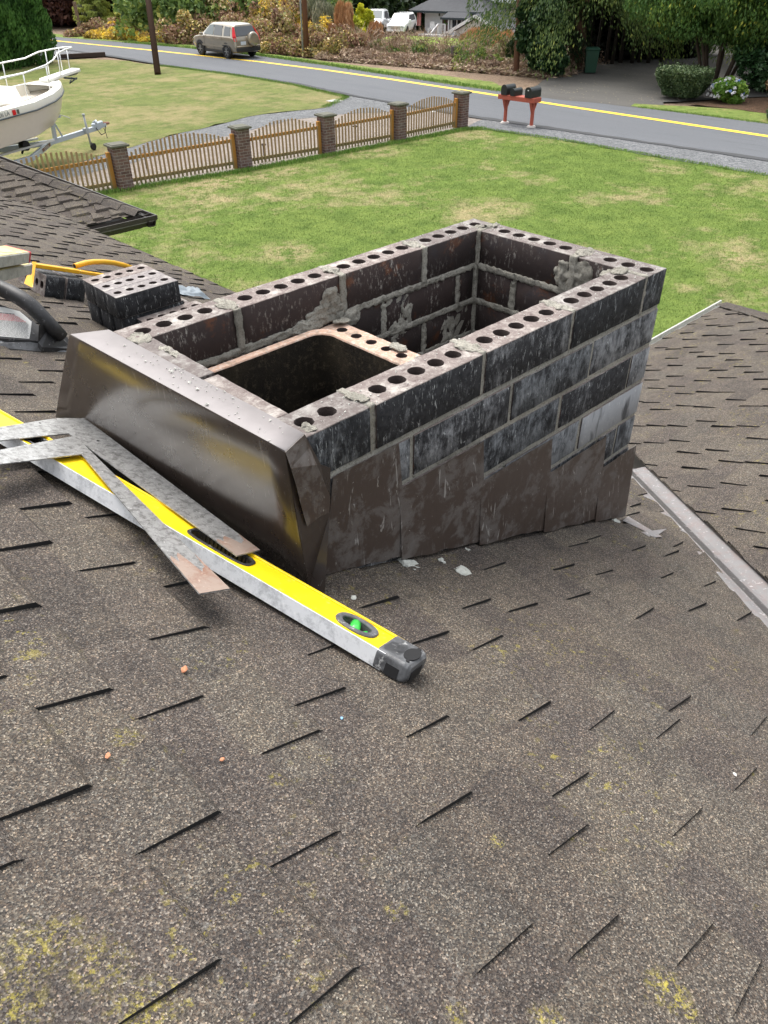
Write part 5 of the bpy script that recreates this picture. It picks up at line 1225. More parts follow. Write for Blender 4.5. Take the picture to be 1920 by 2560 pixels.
link('bow_well',bm,M['cockpit'],boat)
bm=NB(); loft(bm,[[Bp(a,-w,1.80),Bp(a,-w+.15,z2),Bp(a,w-.15,z2),Bp(a,w,1.80)] for a,w,z2 in ((1.75,.35,1.82),(2.0,.55,2.10),(3.0,.75,2.25),(4.2,.8,2.3),(4.25,.8,1.8))],close=False,cap=False,smoothf=True); bmesh.ops.recalc_face_normals(bm,faces=bm.faces)
link('cabin_trunk',bm,M['gel'],boat)
bm=NB(); bb(bm,-.17,.17,-.95,.45,-.045,.045,bev=.02)
Mx=Matrix(((bs.x,bf.x,0,0),(bs.y,bf.y,0,0),(0,0,1,0),(0,0,0,1)))
bmesh.ops.transform(bm,matrix=Matrix.Translation(Bp(-.42,0,2.13))@Mx@Matrix.Rotation(R(5),4,'X')@Matrix.Diagonal((1,1,1,1)),verts=bm.verts); bmesh.ops.recalc_face_normals(bm,faces=bm.faces)
pu=link('bow_pulpit',bm,M['gel'],boat)
bm=NB(); tube(bm,[Bp(-.50,0,2.08),Bp(-.86,0,2.10)],.05,8); bar(bm,Bp(-.30,0,2.02),Bp(-.80,0,1.94),.04,.05); tube(bm,[Bp(-.72,-.10,1.98),Bp(-.48,0,1.86),Bp(-.72,.10,1.98)],.02,6); link('anchor',bm,M['rub'],boat)
for sg in (1,-1):
    top=[Bp(3.6,sg*1.12,2.42),Bp(2.2,sg*1.04,2.46),Bp(1.1,sg*.78,2.52),Bp(.5,sg*.52,2.58),Bp(.1,sg*.36,2.70),Bp(-.35,sg*.22,2.74),Bp(-.72,sg*.14,2.75),Bp(-.86,0,2.75)]
    bm=NB(); tube(bm,top,.020,8); 
    for a,s_,z,tz in ((2.2,1.04,1.84,2.46),(1.1,.80,1.93,2.52),(-.02,.22,2.12,2.71),(-.5,.15,2.17,2.745)):
        s2_=s_*.97; tube(bm,[Bp(a+.05,sg*s2_,z),Bp(a,sg*s_*.98,tz)],.015,6)
    link('bow_rail',bm,M['chrome'],boat)
bm=NB(); tube(bm,[Bp(3.6,-1.15,2.12),Bp(2.2,-1.08,2.14),Bp(.8,-.74,2.20),Bp(.0,-.26,2.33)],.012,6); link('lower_rail',bm,M['chrome'],boat)
# registration number on the starboard bow
def hull_txt(s_,a,z,size,m,nm,lean):
    bb_=lambda a:np.interp(a,[q_[0] for q_ in ST],[q_[1] for q_ in ST])
    me=text_mesh(s_,size,Matrix.Identity(4)); 
    for v in me.vertices:
        aa_=a-v.co.x; y=v.co.y; v.co=Bp(aa_,bb_(aa_)+.022,z+y-.0*v.co.x-.03*(aa_-a))
    return link(nm,me,m,boat)
M['regtxt']=plain('grey_registration_letters',(.16,.17,.18),.6)
aS=min(np.linspace(1,7,200),key=lambda a_:abs(pixw(Bp(a_,1.24,1.67))[0]-34)); 
hull_txt('WN 7206 LA',aS+.62,1.665,.15,M['regtxt'],'registration_number',0)
bm=NB(); 
def hb(a0,a1,z0_,z1_,m,nm):
    bb_=lambda a:float(np.interp(a,[q_[0] for q_ in ST],[q_[1] for q_ in ST])); bm=NB(); poly(bm,[Bp(a0,bb_(a0)+.022,z0_),Bp(a1,bb_(a1)+.022,z0_),Bp(a1,bb_(a1)+.022,z1_),Bp(a0,bb_(a0)+.022,z1_)],thick=bs*.002); bmesh.ops.recalc_face_normals(bm,faces=bm.faces); link(nm,bm,m,boat)
hb(aS-.02,aS+.10,1.61,1.73,M['redlamp'],'sticker'); hb(aS-.14,aS-.06,1.62,1.72,M['glass2'],'sticker')
# trailer
M['galvt']=plain('galvanised_trailer_steel',(.42,.47,.52),.4,.35,var=.2,sc=5)
tr_=thing('boat_trailer',Bp(.5,0,0),'galvanised boat trailer with winch post and jockey wheel under the boat','trailer')
bm=NB(); bar(bm,Bp(.95,0,.48),Bp(-1.35,0,.54),.10,.13,bev=.006); bar(bm,Bp(-1.15,0,.56),Bp(-1.60,0,.565),.13,.10); tg_=link('tongue_beam',bm,M['galvt'],tr_)
bm=NB(); bar(bm,Bp(.85,.02,.48),Bp(2.6,.95,.46),.09,.14,bev=.006); bar(bm,Bp(2.6,.95,.46),Bp(6.6,.95,.46),.09,.14); link('side_beam',bm,M['galvt'],tr_)
bm=NB(); bar(bm,Bp(.85,-.02,.48),Bp(2.6,-.95,.46),.09,.14,bev=.006); bar(bm,Bp(2.6,-.95,.46),Bp(6.6,-.95,.46),.09,.14); link('side_beam',bm,M['galvt'],tr_)
bm=NB(); bar(bm,Bp(.62,0,.54),Bp(.56,0,1.10),.09,.11,up=(0,1,0)); bar(bm,Bp(.30,0,.54),Bp(.50,0,.95),.04,.04,up=(0,1,0)); bar(bm,Bp(.62,0,1.12),Bp(.22,0,1.08),.07,.06); link('winch_post',bm,M['galvt'],tr_)
bm=NB()
for s_ in (.06,-.06): bar(bm,Bp(.68,s_,1.06),Bp(.42,s_,1.34),.05,.03)
tube(bm,[Bp(.56,-.10,1.20),Bp(.56,.10,1.20)],.05,8); link('winch',bm,M['black'],tr_)
bm=NB(); tube(bm,[Bp(.30,.08,1.14),Bp(.10,.14,1.06),Bp(-.02,.14,1.0)],.014,6); link('winch_handle',bm,M['label'],tr_)
bm=NB(); tube(bm,[Bp(-.62,.13,.98),Bp(-.66,.13,.10)],.030,10); tube(bm,[Bp(-.62,.13,.98),Bp(-.62,.13,1.03)],.045,8); bar(bm,Bp(-.64,.0,.56),Bp(-.64,.15,.56),.12,.14); link('jockey_stand',bm,M['conduit'],tr_)
bm=NB(); bmesh.ops.create_cone(bm,cap_ends=True,segments=16,radius1=.10,radius2=.10,depth=.07,matrix=Matrix.Translation(Bp(-.72,.16,.10))@Matrix.Rotation(math.atan2(bf.y,bf.x),4,'Z')@Matrix.Rotation(R(90),4,'X')); bar(bm,Bp(-.66,.13,.22),Bp(-.74,.13,.12),.05,.05); link('jockey_wheel',bm,M['black'],tr_)
M['brass']=plain('rusty_brown_hitch',(.20,.08,.05),.6,var=.4)
bm=NB(); bar(bm,Bp(-1.05,0,.62),Bp(-1.50,0,.64),.12,.12,bev=.02); tube(bm,[Bp(-1.15,-.07,.68),Bp(-1.25,.0,.74),Bp(-1.15,.07,.68)],.03,6); link('brake_actuator',bm,M['galvt'],tr_)
bm=NB(); bar(bm,Bp(-1.50,0,.62),Bp(-1.82,0,.58),.09,.08,bev=.03); link('hitch_coupler',bm,M['brass'],tr_)
bm=NB(); tube(bm,[Bp(-1.1,.08,.55),Bp(-1.25,.10,.34),Bp(-1.45,.09,.36),Bp(-1.55,.07,.55)],.012,6); tube(bm,[Bp(-1.45,.07,.50),Bp(-1.50,.08,.30),Bp(-1.52,.07,.2)],.01,6); link('safety_chain',bm,M['black'],tr_)
M['badge']=plain('dark_red_badge',(.10,.012,.02),.4)
d2=(Bp(2.6,.95,.46)-Bp(.85,.02,.48)).normalized(); nb_=Vector((d2.y,-d2.x,0)); nb_= nb_ if nb_.dot(bs)>0 else -nb_
c0=Bp(.85,.02,.48)+d2*.62+nb_*.0475
bm=NB(); bar(bm,c0-d2*.42,c0+d2*.42,.004,.085); bd=link('badge',bm,M['badge'],tr_)
Mt=Matrix(((-d2.x,0,nb_.x,c0.x+nb_.x*.004),(-d2.y,0,nb_.y,c0.y+nb_.y*.004),(-d2.z,1,0,c0.z),(0,0,0,1)))
link('badge_lettering',text_mesh('EZ LOADER',.085,Mt),M['label'],bd)
for sg in (1,-1):
    bm=NB(); pr=[(.18,-.09),(.29,-.10),(.32,-.07),(.32,.07),(.29,.10),(.18,.09)]; c=Bp(4.6,sg*1.18,.32)
    loft(bm,[[c+bf*a*math.cos(q_)+bs*b+Vector((0,0,a*math.sin(q_))) for a,b in pr] for q_ in [2*math.pi*k/20 for k in range(21)]],cap=False,smoothf=True); bmesh.ops.recalc_face_normals(bm,faces=bm.faces); link('wheel',bm,M['tyre'],tr_)
bm=NB(); tube(bm,[Bp(2.15,.25,.66),Bp(2.15,.42,.66)],.13,14); tube(bm,[Bp(2.3,.33,.48),Bp(2.15,.33,.66)],.03,6); link('hull_roller',bm,M['black'],tr_)
bm=NB(); bar(bm,Bp(1.0,.30,.60),Bp(4.6,.62,.64),.09,.05); bar(bm,Bp(1.0,-.30,.60),Bp(4.6,-.62,.64),.09,.05); link('bunk_rail',bm,M['label'],tr_)
# ================================================================ VEGETATION
RG=np.random.default_rng(11)
def fol(name,stops,rough=.55,tr=.0,spec=.25):
    k_=1.0 if ('shaded' in name or 'forest' in name or 'cedar' in name) else (1.7 if 'arbor' in name else 1.35); stops=[(p_,tuple(min(.9,x*k_) for x in c_)) for p_,c_ in stops]
    m=NT(name,rough,spec); r=m.attr('rnd'); c=m.ramp(r,stops)
    c=m.mix(1,c,m.ramp(m.noise(1.3,3),[(.3,(.8,.82,.8)),(.7,(1.2,1.18,1.15))]),'MULTIPLY'); m.col(c)
    if tr:
        m.b.inputs['Subsurface Weight'].default_value=0
        tb=m.n('ShaderNodeBsdfTranslucent'); m.put(tb.inputs[0],c); mx=m.n('ShaderNodeMixShader'); mx.inputs[0].default_value=tr
        out=[x for x in m.t.nodes if x.type=='OUTPUT_MATERIAL'][0]; m.t.links.new(m.b.outputs[0],mx.inputs[1]); m.t.links.new(tb.outputs[0],mx.inputs[2]); m.t.links.new(mx.outputs[0],out.inputs[0])
    return m.m
DG=(.012,.028,.010)
M['f_hedge']=fol('arborvitae_green',[(0,(.020,.050,.014)),(.5,(.036,.085,.020)),(1,(.060,.125,.030))])
M['f_cedar']=fol('cedar_green',[(0,(.012,.026,.010)),(.45,(.026,.050,.016)),(.8,(.055,.085,.024)),(1,(.13,.15,.035))],tr=.2)
M['f_cedar_y']=fol('yellow_green_fronds',[(0,(.022,.045,.014)),(.45,(.050,.085,.022)),(.85,(.10,.135,.034)),(1,(.22,.24,.05))],tr=.3)
M['f_black']=fol('shaded_dead_interior_twigs',[(0,(.004,.005,.003)),(1,(.014,.016,.009))])  # near-black leaf colour: the shade under the tree canopy is painted in
M['f_bright2']=fol('feathery_green_leaves',[(0,(.030,.070,.018)),(.55,(.060,.115,.028)),(.9,(.12,.18,.035)),(1,(.36,.36,.06))],tr=.25)
M['f_dark']=fol('dark_forest_green',[(0,(.010,.022,.008)),(.6,(.026,.050,.014)),(1,(.055,.090,.024))])
M['f_bright']=fol('fresh_green_foliage',[(0,(.06,.13,.02)),(.6,(.12,.22,.035)),(1,(.22,.30,.05))],tr=.3)
M['f_ivy']=fol('ivy_leaves',[(0,(.010,.026,.010)),(.6,(.022,.050,.018)),(1,(.06,.10,.04))],rough=.35)
M['f_box']=fol('boxwood_leaves',[(0,(.026,.048,.022)),(.6,(.055,.085,.035)),(1,(.13,.16,.075))],rough=.4)
M['f_rhod']=fol('rhododendron_leaves',[(0,(.018,.045,.018)),(.6,(.035,.085,.03)),(1,(.11,.17,.09))],rough=.3)
M['f_brown']=fol('rusty_brown_juniper',[(0,(.05,.028,.015)),(.6,(.10,.060,.028)),(1,(.12,.11,.04))])
M['f_bramble']=fol('autumn_bramble_leaves',[(0,(.07,.038,.028)),(.25,(.20,.11,.075)),(.45,(.30,.20,.13)),(.62,(.15,.17,.05)),(.78,(.34,.26,.10)),(.92,(.58,.42,.12)),(1,(.70,.55,.34))],tr=.2)
M['f_gold']=fol('golden_bramble_leaves',[(0,(.14,.08,.045)),(.3,(.30,.21,.07)),(.6,(.55,.40,.06)),(.85,(.70,.52,.08)),(1,(.26,.30,.06))],tr=.25)
M['f_green']=fol('leafy_green_brambles',[(0,(.04,.07,.025)),(.5,(.10,.16,.045)),(.85,(.20,.25,.06)),(1,(.38,.36,.09))],tr=.25)
M['f_dry']=fol('dry_brush',[(0,(.09,.055,.04)),(.45,(.24,.165,.12)),(.8,(.40,.31,.23)),(1,(.17,.17,.06))])
M['f_rust']=fol('rust_coloured_dead_fern',[(0,(.20,.095,.04)),(.6,(.36,.19,.09)),(1,(.50,.32,.19))],tr=.2)
M['f_ygreen']=fol('yellow_green_needles',[(0,(.10,.13,.03)),(.5,(.20,.24,.05)),(1,(.36,.38,.09))],tr=.25)
M['f_lime']=fol('lime_yellow_leaves',[(0,(.20,.24,.02)),(.6,(.42,.42,.03)),(1,(.60,.52,.05))],tr=.3)
M['f_greyg']=fol('grey_green_seed_heads',[(0,(.10,.12,.07)),(.5,(.20,.21,.14)),(1,(.36,.33,.26))],tr=.2)
M['f_purple']=fol('purple_plum_leaves',[(0,(.022,.010,.010)),(.6,(.055,.024,.020)),(1,(.10,.045,.03))])
M['bark']=plain('grey_brown_bark',(.085,.060,.045),.95,var=.4,sc=14,bump=.6); M['bark_d']=plain('dark_bark',(.035,.026,.020),.95,var=.4,sc=14,bump=.5)
M['bark_r']=plain('reddish_cedar_bark',(.16,.085,.055),.95,var=.4,sc=12,bump=.6)
M['petal']=plain('white_hydrangea_petals',(.72,.72,.74),.7,var=.1); M['petalb']=plain('blue_hydrangea_petals',(.20,.30,.62),.7,var=.2)
def unit(v): return v/np.maximum(np.linalg.norm(v,axis=1,keepdims=True),1e-9)
def leafmesh(name,P,size,D=None,aspect=.5,spread=1.0,cbias=None):
    """diamond leaves: P (N,3); size scalar or (N,); D long-axis directions (N,3) or None"""
    N=len(P); size=np.broadcast_to(np.asarray(size,float),(N,))*RG.uniform(.6,1.35,N)
    rnd_=unit(RG.normal(size=(N,3)))
    A=rnd_ if D is None else unit(D+rnd_*.35*spread)
    B=unit(np.cross(A,unit(RG.normal(size=(N,3))))); a=A*(size*.5)[:,None]; b=B*(size*.5*aspect)[:,None]
    V=np.stack([P-a,P+b-a*.1,P+a,P-b-a*.1],1).reshape(-1,3)
    me=bpy.data.meshes.new(name); me.vertices.add(4*N); me.vertices.foreach_set('co',V.ravel().astype(np.float32))
    me.loops.add(4*N); me.loops.foreach_set('vertex_index',np.arange(4*N,dtype=np.int32))
    me.polygons.add(N); me.polygons.foreach_set('loop_start',np.arange(0,4*N,4,dtype=np.int32)); me.polygons.foreach_set('loop_total',np.full(N,4,np.int32))
    at=me.attributes.new('rnd','FLOAT','FACE'); r=RG.random(N) if cbias is None else np.clip(cbias+RG.normal(0,.17,N),0,1); at.data.foreach_set('value',r.astype(np.float32))
    me.update(); me.validate(); return me
def blob(c,rad,n,lumps=14,lr=.38,flip=True):
    """points on clumps set over an ellipsoid, uneven outline with gaps"""
    c=np.array(c,float); rad=np.array(rad,float)
    L=unit(RG.normal(size=(lumps,3))); L[:,2]=np.where((L[:,2]<-.3)&flip,-L[:,2]*.5,L[:,2]); L=L*RG.uniform(.45,.85,(lumps,1)); 
    k=RG.integers(0,lumps,n); d=unit(RG.normal(size=(n,3))); rr_=RG.uniform(.55,1.05,n)**.6; lrr=RG.uniform(.6,1.2,lumps)*lr
    Q=L[k]+d*(rr_*lrr[k])[:,None]
    P=c+Q*rad; tone=RG.uniform(.25,.75,lumps)[k]
    return P,tone
def mound(c,rx,ry,h,n,lumps=14,rot=0):
    P,t=blob((0,0,0),(rx,ry,h),n,lumps,.4); P[:,2]=np.abs(P[:,2])*.95+.02
    ca,sa=math.cos(rot),math.sin(rot); x=P[:,0]*ca-P[:,1]*sa; y=P[:,0]*sa+P[:,1]*ca; P[:,0]=x;P[:,1]=y
    return P+np.array(c),t
def g2(px,py,up=0):
    p=G(px,py); return (p.x,p.y,up)
def veg(name,label,cat,base_,Pt,mat,size,D=None,aspect=.5,spread=1,part='foliage',trunk=None,group=None,kind=None,tm='bark'):
    P,t=Pt; t_=thing(name,base_,label,cat,group) if kind is None else None
    me=leafmesh(name,P,size,D,aspect,spread,t)
    if kind: return tag(link(name,me,M[mat]),label,cat,kind=kind)
    link(part,me,M[mat],t_)
    if trunk:
        for k,(pts,rad) in enumerate(trunk):
            bm=NB(); tube(bm,pts,rad,8); link('trunk' if k==0 else 'limb',bm,M[tm],t_)
    return t_
def cat_(*a): return np.concatenate([x[0] for x in a]),np.concatenate([x[1] for x in a])
# ---- arborvitae hedge, left
def arbor(c,r,h,n,seed=0):
    u=RG.random(n)**.8; z=u*h; prof=np.where(u<.12,.86+u*1.1,np.cos(np.clip((u-.12)/.88,0,1)**1.35*math.pi/2)**.55); th=RG.uniform(0,2*math.pi,n)
    lum=1+.07*np.sin(th*5+z*2.3+seed)+.06*np.sin(th*9-z*3.1); rr_=r*prof*lum*RG.uniform(.80,1.03,n)
    P=np.stack([c[0]+rr_*np.cos(th),c[1]+rr_*np.sin(th),c[2]+z],1); D=np.stack([np.cos(th)*.45,np.sin(th)*.45,np.ones(n)],1)
    return (P,.5+.25*np.sin(th*5+z*2.3+seed)+0*z),D
hb_=[G(78,141),G(20,150),G(-50,158),G(-120,164),G(-190,168)]
for i,(lb_) in enumerate(('tall dark green arborvitae at the right end of the hedge behind the boat','second arborvitae of the hedge behind the boat rail','third arborvitae of the hedge, mostly outside the photo','fourth arborvitae of the hedge','fifth arborvitae of the hedge')[:3]):
    p=hb_[i]; c=(p.x-.2,p.y+1.2,0); Pt,D=arbor(c,1.75,5.6-.1*i,30000 if i<2 else 12000,i*2.1)
    veg('arborvitae',lb_,'hedge',c,Pt,'f_hedge',.21 if i<2 else .3,D,.5,.8,group='arborvitae hedge behind the boat',trunk=[([(c[0],c[1],0),(c[0],c[1],3)],[.16,.08])])
# ---- conifer with drooping fronds
def conifer(c,h,r,nb,n,z0=.8,droop=.5,low=1.0,up=.0,hang=.5,pw=.8):
    Ps=[];Ds=[];Ts=[];limbs=[]
    per=max(20,n//nb)
    for k in range(nb):
        u=(k+RG.random())/nb; z=z0+(h-z0)*u**1.0; L=r*(1-u)**pw*RG.uniform(.75,1.1)*(low if u<.15 else 1)+.25; th=k*2.399+RG.uniform(-.3,.3)
        s_=RG.random(per)**.65; wd=.28*L*(1-s_*.55)+.05
        off=RG.normal(0,1,per)*wd*.5; x=s_*L
        zz=z+up*L*s_-droop*L*s_**1.8-RG.random(per)**1.6*hang*(.5+s_)*.8
        px=c[0]+x*math.cos(th)-off*math.sin(th); py=c[1]+x*math.sin(th)+off*math.cos(th)
        Ps.append(np.stack([px,py,c[2]+np.maximum(zz,.15)],1)); 
        Ds.append(np.stack([np.full(per,math.cos(th)*.5),np.full(per,math.sin(th)*.5),np.full(per,-.9)],1)); Ts.append(np.full(per,RG.uniform(.2,.8))+s_*.12-.1)
        limbs.append((z,L,th))
    return (np.concatenate(Ps),np.concatenate(Ts)),np.concatenate(Ds),limbs
def tree_con(name,label,c,h,r,nb,n,mat,size,z0=.8,droop=.5,hang=.5,tr=.28,tm='bark_d',group=None,asp=.32,limbs_n=0,**k):
    Pt,D,lm=conifer(c,h,r,nb,n,z0,droop,hang=hang,**k)
    tk=[([(c[0],c[1],c[2]-.3),(c[0]+.05,c[1],c[2]+h*.4),(c[0],c[1]+.05,c[2]+h*.97)],[tr*1.25,tr*.8,.03])]
    for (z,L,th) in lm[:limbs_n]: tk.append(([(c[0],c[1],c[2]+z),(c[0]+math.cos(th)*L*.5,c[1]+math.sin(th)*L*.5,c[2]+z-droop*L*.25),(c[0]+math.cos(th)*L*.95,c[1]+math.sin(th)*L*.95,c[2]+z-droop*L*.95)],[.05,.035,.012]))
    return veg(name,label,'tree',c,Pt,mat,size,D,asp,.8,part='crown',trunk=tk,tm=tm,group=group)
# right hand group (bases read off the far side of the side road)
p=g2(1120,150); tree_con('cedar_tree','tall dark cedar with drooping fronds left of the ivy covered trunk',(p[0]+1.5,p[1]-.8,0),12,1.95,64,80000,'f_cedar',.15,1.7,.45,.8,tm='bark_d')
# ivy clad tree
p=g2(1188,163); c=(p[0]-.35,p[1]+.55,0)
P1=[]
for k in range(5): P1.append(blob((c[0]+RG.uniform(-.5,.5),c[1]+RG.uniform(-.5,.5),.7+k*.95),(1.05,1.05,.95),8000,14,.42,False))
veg('ivy_covered_tree','ivy covered tree trunk standing at the left edge of the dark side road','tree',c,cat_(*P1),'f_ivy',.17,None,.75,trunk=[([(c[0]-.4,c[1]+.9,0),(c[0]-.5,c[1]+1.0,3.5),(c[0]-.4,c[1]+.9,8)],[.14,.12,.05])],tm='bark_r')
# reddish trunk with high drooping crown, beside the bin
p=g2(1236,150); c=(p[0]+.1,p[1]-.1,0)
tree_con('cedar_tree','big cedar with reddish trunk beside the green bin, its yellowish fronds overhanging the side road',c,13,5.8,84,110000,'f_cedar_y',.15,3.0,.32,1.1,tr=.30,tm='bark_r')
p=g2(1385,60); 
c=g2(1385,128); tree_con('cedar_tree','cedar with hanging fronds behind the middle of the side road',(c[0]+1.5,c[1]+.5,0),13,5.8,76,100000,'f_cedar',.15,2.9,.30,1.0,tr=.30,tm='bark_d')
# hedge row of dark trunks behind the bin
base_l=G(1262,150); base_r=G(1415,143)
rowc=[]
for k in range(9):
    u=k/8; x=base_l.x+1.5+(base_r.x-base_l.x)*u*1.05+RG.uniform(-.3,.3); y=base_l.y+.8+(base_r.y-base_l.y)*u+RG.uniform(-.3,.3)
    rowc.append((x,y))
    t=thing('hedge_tree',(x,y,0),'dark bare trunk in the row of close set conifers behind the green bin','tree','row of dark conifer trunks behind the side road')
    bm=NB(); le=RG.uniform(-.5,.5); tube(bm,[(x,y,-.1),(x+le*.3,y,1.6),(x+le,y+le*.5,6.5)],[.11,.085,.05],8); link('trunk',bm,M['bark_d'],t)
    P,tt=blob((x+le*.5,y+.4,5.2),(1.7,1.7,3.0),4500,12,.4); link('crown',leafmesh('crown',P,.34,None,.5,1,tt),M['f_dark'],t)
# dense dark laurel wall behind the trunks
Pl=[]
for k in range(13):
    u=k/12; x=base_l.x+3.6+(base_r.x-base_l.x)*u*1.3; y=base_l.y+1.6+(base_r.y-base_l.y)*u*1.25; Pl.append(blob((x+.8,y+.6,.8),(1.6,1.6,1.5),4200,14,.5,False)); Pl.append(blob((x+.8,y+.6,3.2),(1.8,1.8,2.6),4600,14,.5,False))
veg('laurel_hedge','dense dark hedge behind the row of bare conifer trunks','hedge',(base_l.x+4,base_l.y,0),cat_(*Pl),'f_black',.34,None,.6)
# multi stemmed tree right of centre
c=g2(1512,196); c=(c[0]+1.4,c[1]+.1,0)
Pt=cat_(*[blob((c[0]+RG.uniform(-2.3,2.2),c[1]+RG.uniform(-2.2,2.3),RG.uniform(2.2,5.4)),(1.5,1.5,.9),3600,16,.5,False) for _ in range(34)])
D=np.tile(np.array([[0,0,-1.]]),(len(Pt[0]),1))
stems=[]
for k in range(8):
    a=k*.8+.3; b0=(c[0]+math.cos(a)*.35,c[1]+math.sin(a)*.45,-.1); stems.append(([b0,(c[0]+math.cos(a)*.8,c[1]+math.sin(a)*.9,1.2),(c[0]+math.cos(a)*1.4,c[1]+math.sin(a)*1.5,2.6),(c[0]+math.cos(a)*2.2,c[1]+math.sin(a)*2.2,4.6)],[.085,.07,.05,.02]))
veg('multi_stem_tree','multi stemmed tree with many thin leaning stems behind the clipped bush','tree',c,Pt,'f_bright2',.14,D,.45,1.6,part='crown',trunk=stems)
c=g2(1600,150); tree_con('cedar_tree','cedar with tan tinged fronds above the rhododendron, at the right edge',(c[0]+1.5,c[1]-.8,0),12,5.2,60,80000,'f_cedar_y',.16,2.6,.35,1.2,tr=.3)
c=g2(1440,90); tree_con('cedar_tree','dark cedar far back where the side road bends out of sight',(c[0]+2,c[1]-3,TH(c[0]+2,0)),13,5.6,50,30000,'f_cedar',.34,.9,.35,.8,tr=.3)
for k,(dx,dy) in enumerate(((16,-4),(14,-9),(20,2),(12,-15),(24,6))):
    x=34+dx; y=14+dy; P,tt=blob((x,y,1.9+TH(x,y)),(3.4,3.4,3.2),12000,22,.42,False)
    veg('conifer_tree','dark tree at the far end of the side road, behind the rhododendron','tree',(x,y,0),(P,tt),'f_dark',.42,None,.6,group='dark trees behind the side road',trunk=[([(x,y,TH(x,y)-.3),(x,y,4)],[.25,.1])],tm='bark_d')
# clipped boxwood bush (flat top, tapering foot)
c=g2(1478,217); c=(c[0]+.35,c[1]+.35,0); n=26000
th=RG.uniform(0,2*math.pi,n); zt=.98; z=np.where(RG.random(n)<.3,zt+RG.normal(0,.05,n),RG.uniform(.12,zt,n)); rr_=np.where(z>zt-.06,np.sqrt(RG.random(n)),RG.uniform(.86,1.04,n)); R_=.52+.42*np.clip(z/zt,0,1)**.8
sq=1/np.maximum(np.abs(np.cos(th)),np.abs(np.sin(th)))**.35; rr_=rr_*R_*sq*(1+.06*np.sin(th*7+z*6)); P=np.stack([c[0]+rr_*np.cos(th),c[1]+rr_*np.sin(th)*1.12,z],1)
veg('clipped_bush','flat topped clipped bush tapering to its foot, beside the side road entrance','bush',c,(P,np.clip(.25+.35*z+RG.normal(0,.1,n),0,1)),'f_box',.085,None,.6,trunk=[([(c[0],c[1],0),(c[0],c[1],.9)],[.12,.08])])
# rhododendron
c=g2(1612,205); c=(c[0]+1.6,c[1]-.3,0)
Pt=cat_(blob((c[0],c[1],.95),(1.9,1.9,1.4),16000,30,.36,False),blob((c[0]+.8,c[1]-1.4,1.1),(1.9,1.9,1.5),12000,28,.36,False))
veg('rhododendron','big glossy leaved rhododendron behind the white flowered hydrangea','bush',c,Pt,'f_rhod',.20,None,.4,trunk=[([(c[0],c[1],0),(c[0],c[1],1.2)],[.1,.06])])
# hydrangea
c=g2(1578,222); c=(c[0]+.05,c[1]+.20,0); Pt=blob((c[0],c[1],.42),(.60,.66,.50),9000,22,.42,False); Pt[0][:,2]=np.maximum(Pt[0][:,2],.03)
hy=veg('hydrangea','leafy hydrangea covered in white and a few blue flower heads','bush',c,Pt,'f_bright',.13,None,.6,trunk=[([(c[0],c[1],0),(c[0],c[1],.5)],[.03,.02])])
for nm,mm,k_ in (('white_flowers','petal',48),('blue_flowers','petalb',7)):
    pts=[]
    for k in range(k_):
        d=unit(RG.normal(size=(1,3)))[0]; d[2]=abs(d[2])*1.0-.25; d[0]=-abs(d[0]) if RG.random()<.7 else d[0]; q_=np.array(c)+np.array([.72,.76,.60])*d+np.array([0,0,.38]); pts.append(q_+unit(RG.normal(size=(26,3)))*.042)
    me=leafmesh(nm,np.concatenate(pts),.05,None,.9); link(nm,me,M[mm],hy)
# brown round shrub and the small green one at the frame edge
c=g2(1652,243); c=(c[0]+.9,c[1]-.5,0); Pt=blob((c[0],c[1],.55),(1.0,1.15,.85),18000,30,.36,False); Pt[0][:,2]=np.maximum(Pt[0][:,2],.03)
veg('juniper_bush','round rusty brown shrub at the right edge of the photo','bush',c,Pt,'f_brown',.10,None,.5)
c=g2(1668,262); c=(c[0]+.3,c[1]-.1,0); Pt=blob((c[0],c[1],.25),(.5,.55,.45),5000,14,.4); Pt[0][:,2]=np.maximum(Pt[0][:,2],.02)
veg('small_bush','small dark green shrub in front of the rusty brown one','bush',c,Pt,'f_box',.08,None,.6)
# bird bath
c=g2(1534,204); c=(c[0],c[1],0); t=thing('bird_bath',c,'dark bird bath between the clipped bush and the hydrangea','bird bath')
bm=NB(); tube(bm,[(c[0],c[1],0),(c[0],c[1],.05),(c[0],c[1],.08),(c[0],c[1],.34)],[.12,.11,.04,.04],12); link('pedestal',bm,M['bark_d'],t)
bm=NB(); tube(bm,[(c[0],c[1],.33),(c[0],c[1],.36),(c[0],c[1],.40),(c[0],c[1],.41)],[.06,.18,.24,.21],18); link('basin',bm,M['cap'],t)
# green wheelie bin
p=G(1265,160); bn=thing('wheelie_bin',(p.x+.35,p.y,0),'dark green wheelie bin beside the reddish trunk in the shade','bin'); M['bin']=plain('dark_green_bin_plastic',(.012,.06,.035),.45)
hx=Vector((.8,.6,0)).normalized(); hy_=Vector((-.6,.8,0)); c=Vector((p.x+.35,p.y,0))
bm=NB(); loft(bm,[[c+hx*a*s_+hy_*b*s_+Vector((0,0,z)) for a,b in ((-.3,-.3),(.3,-.3),(.3,.3),(-.3,.3))] for s_,z in ((.82,.06),(1.0,.95),(1.05,1.0))]); link('bin_body',bm,M['bin'],bn)
bm=NB(); loft(bm,[[c+hx*a*s_+hy_*b*s_+Vector((0,0,z)) for a,b in ((-.33,-.33),(.33,-.33),(.33,.33),(-.33,.33))] for s_,z in ((1.0,1.0),(1.0,1.03),(.7,1.09))]); link('lid',bm,M['bin'],bn)
bm=NB(); tube(bm,[c+hx*.36-hy_*.25+Vector((0,0,.98)),c+hx*.36+hy_*.25+Vector((0,0,.98))],.02,6); link('handle',bm,M['bin'],bn)
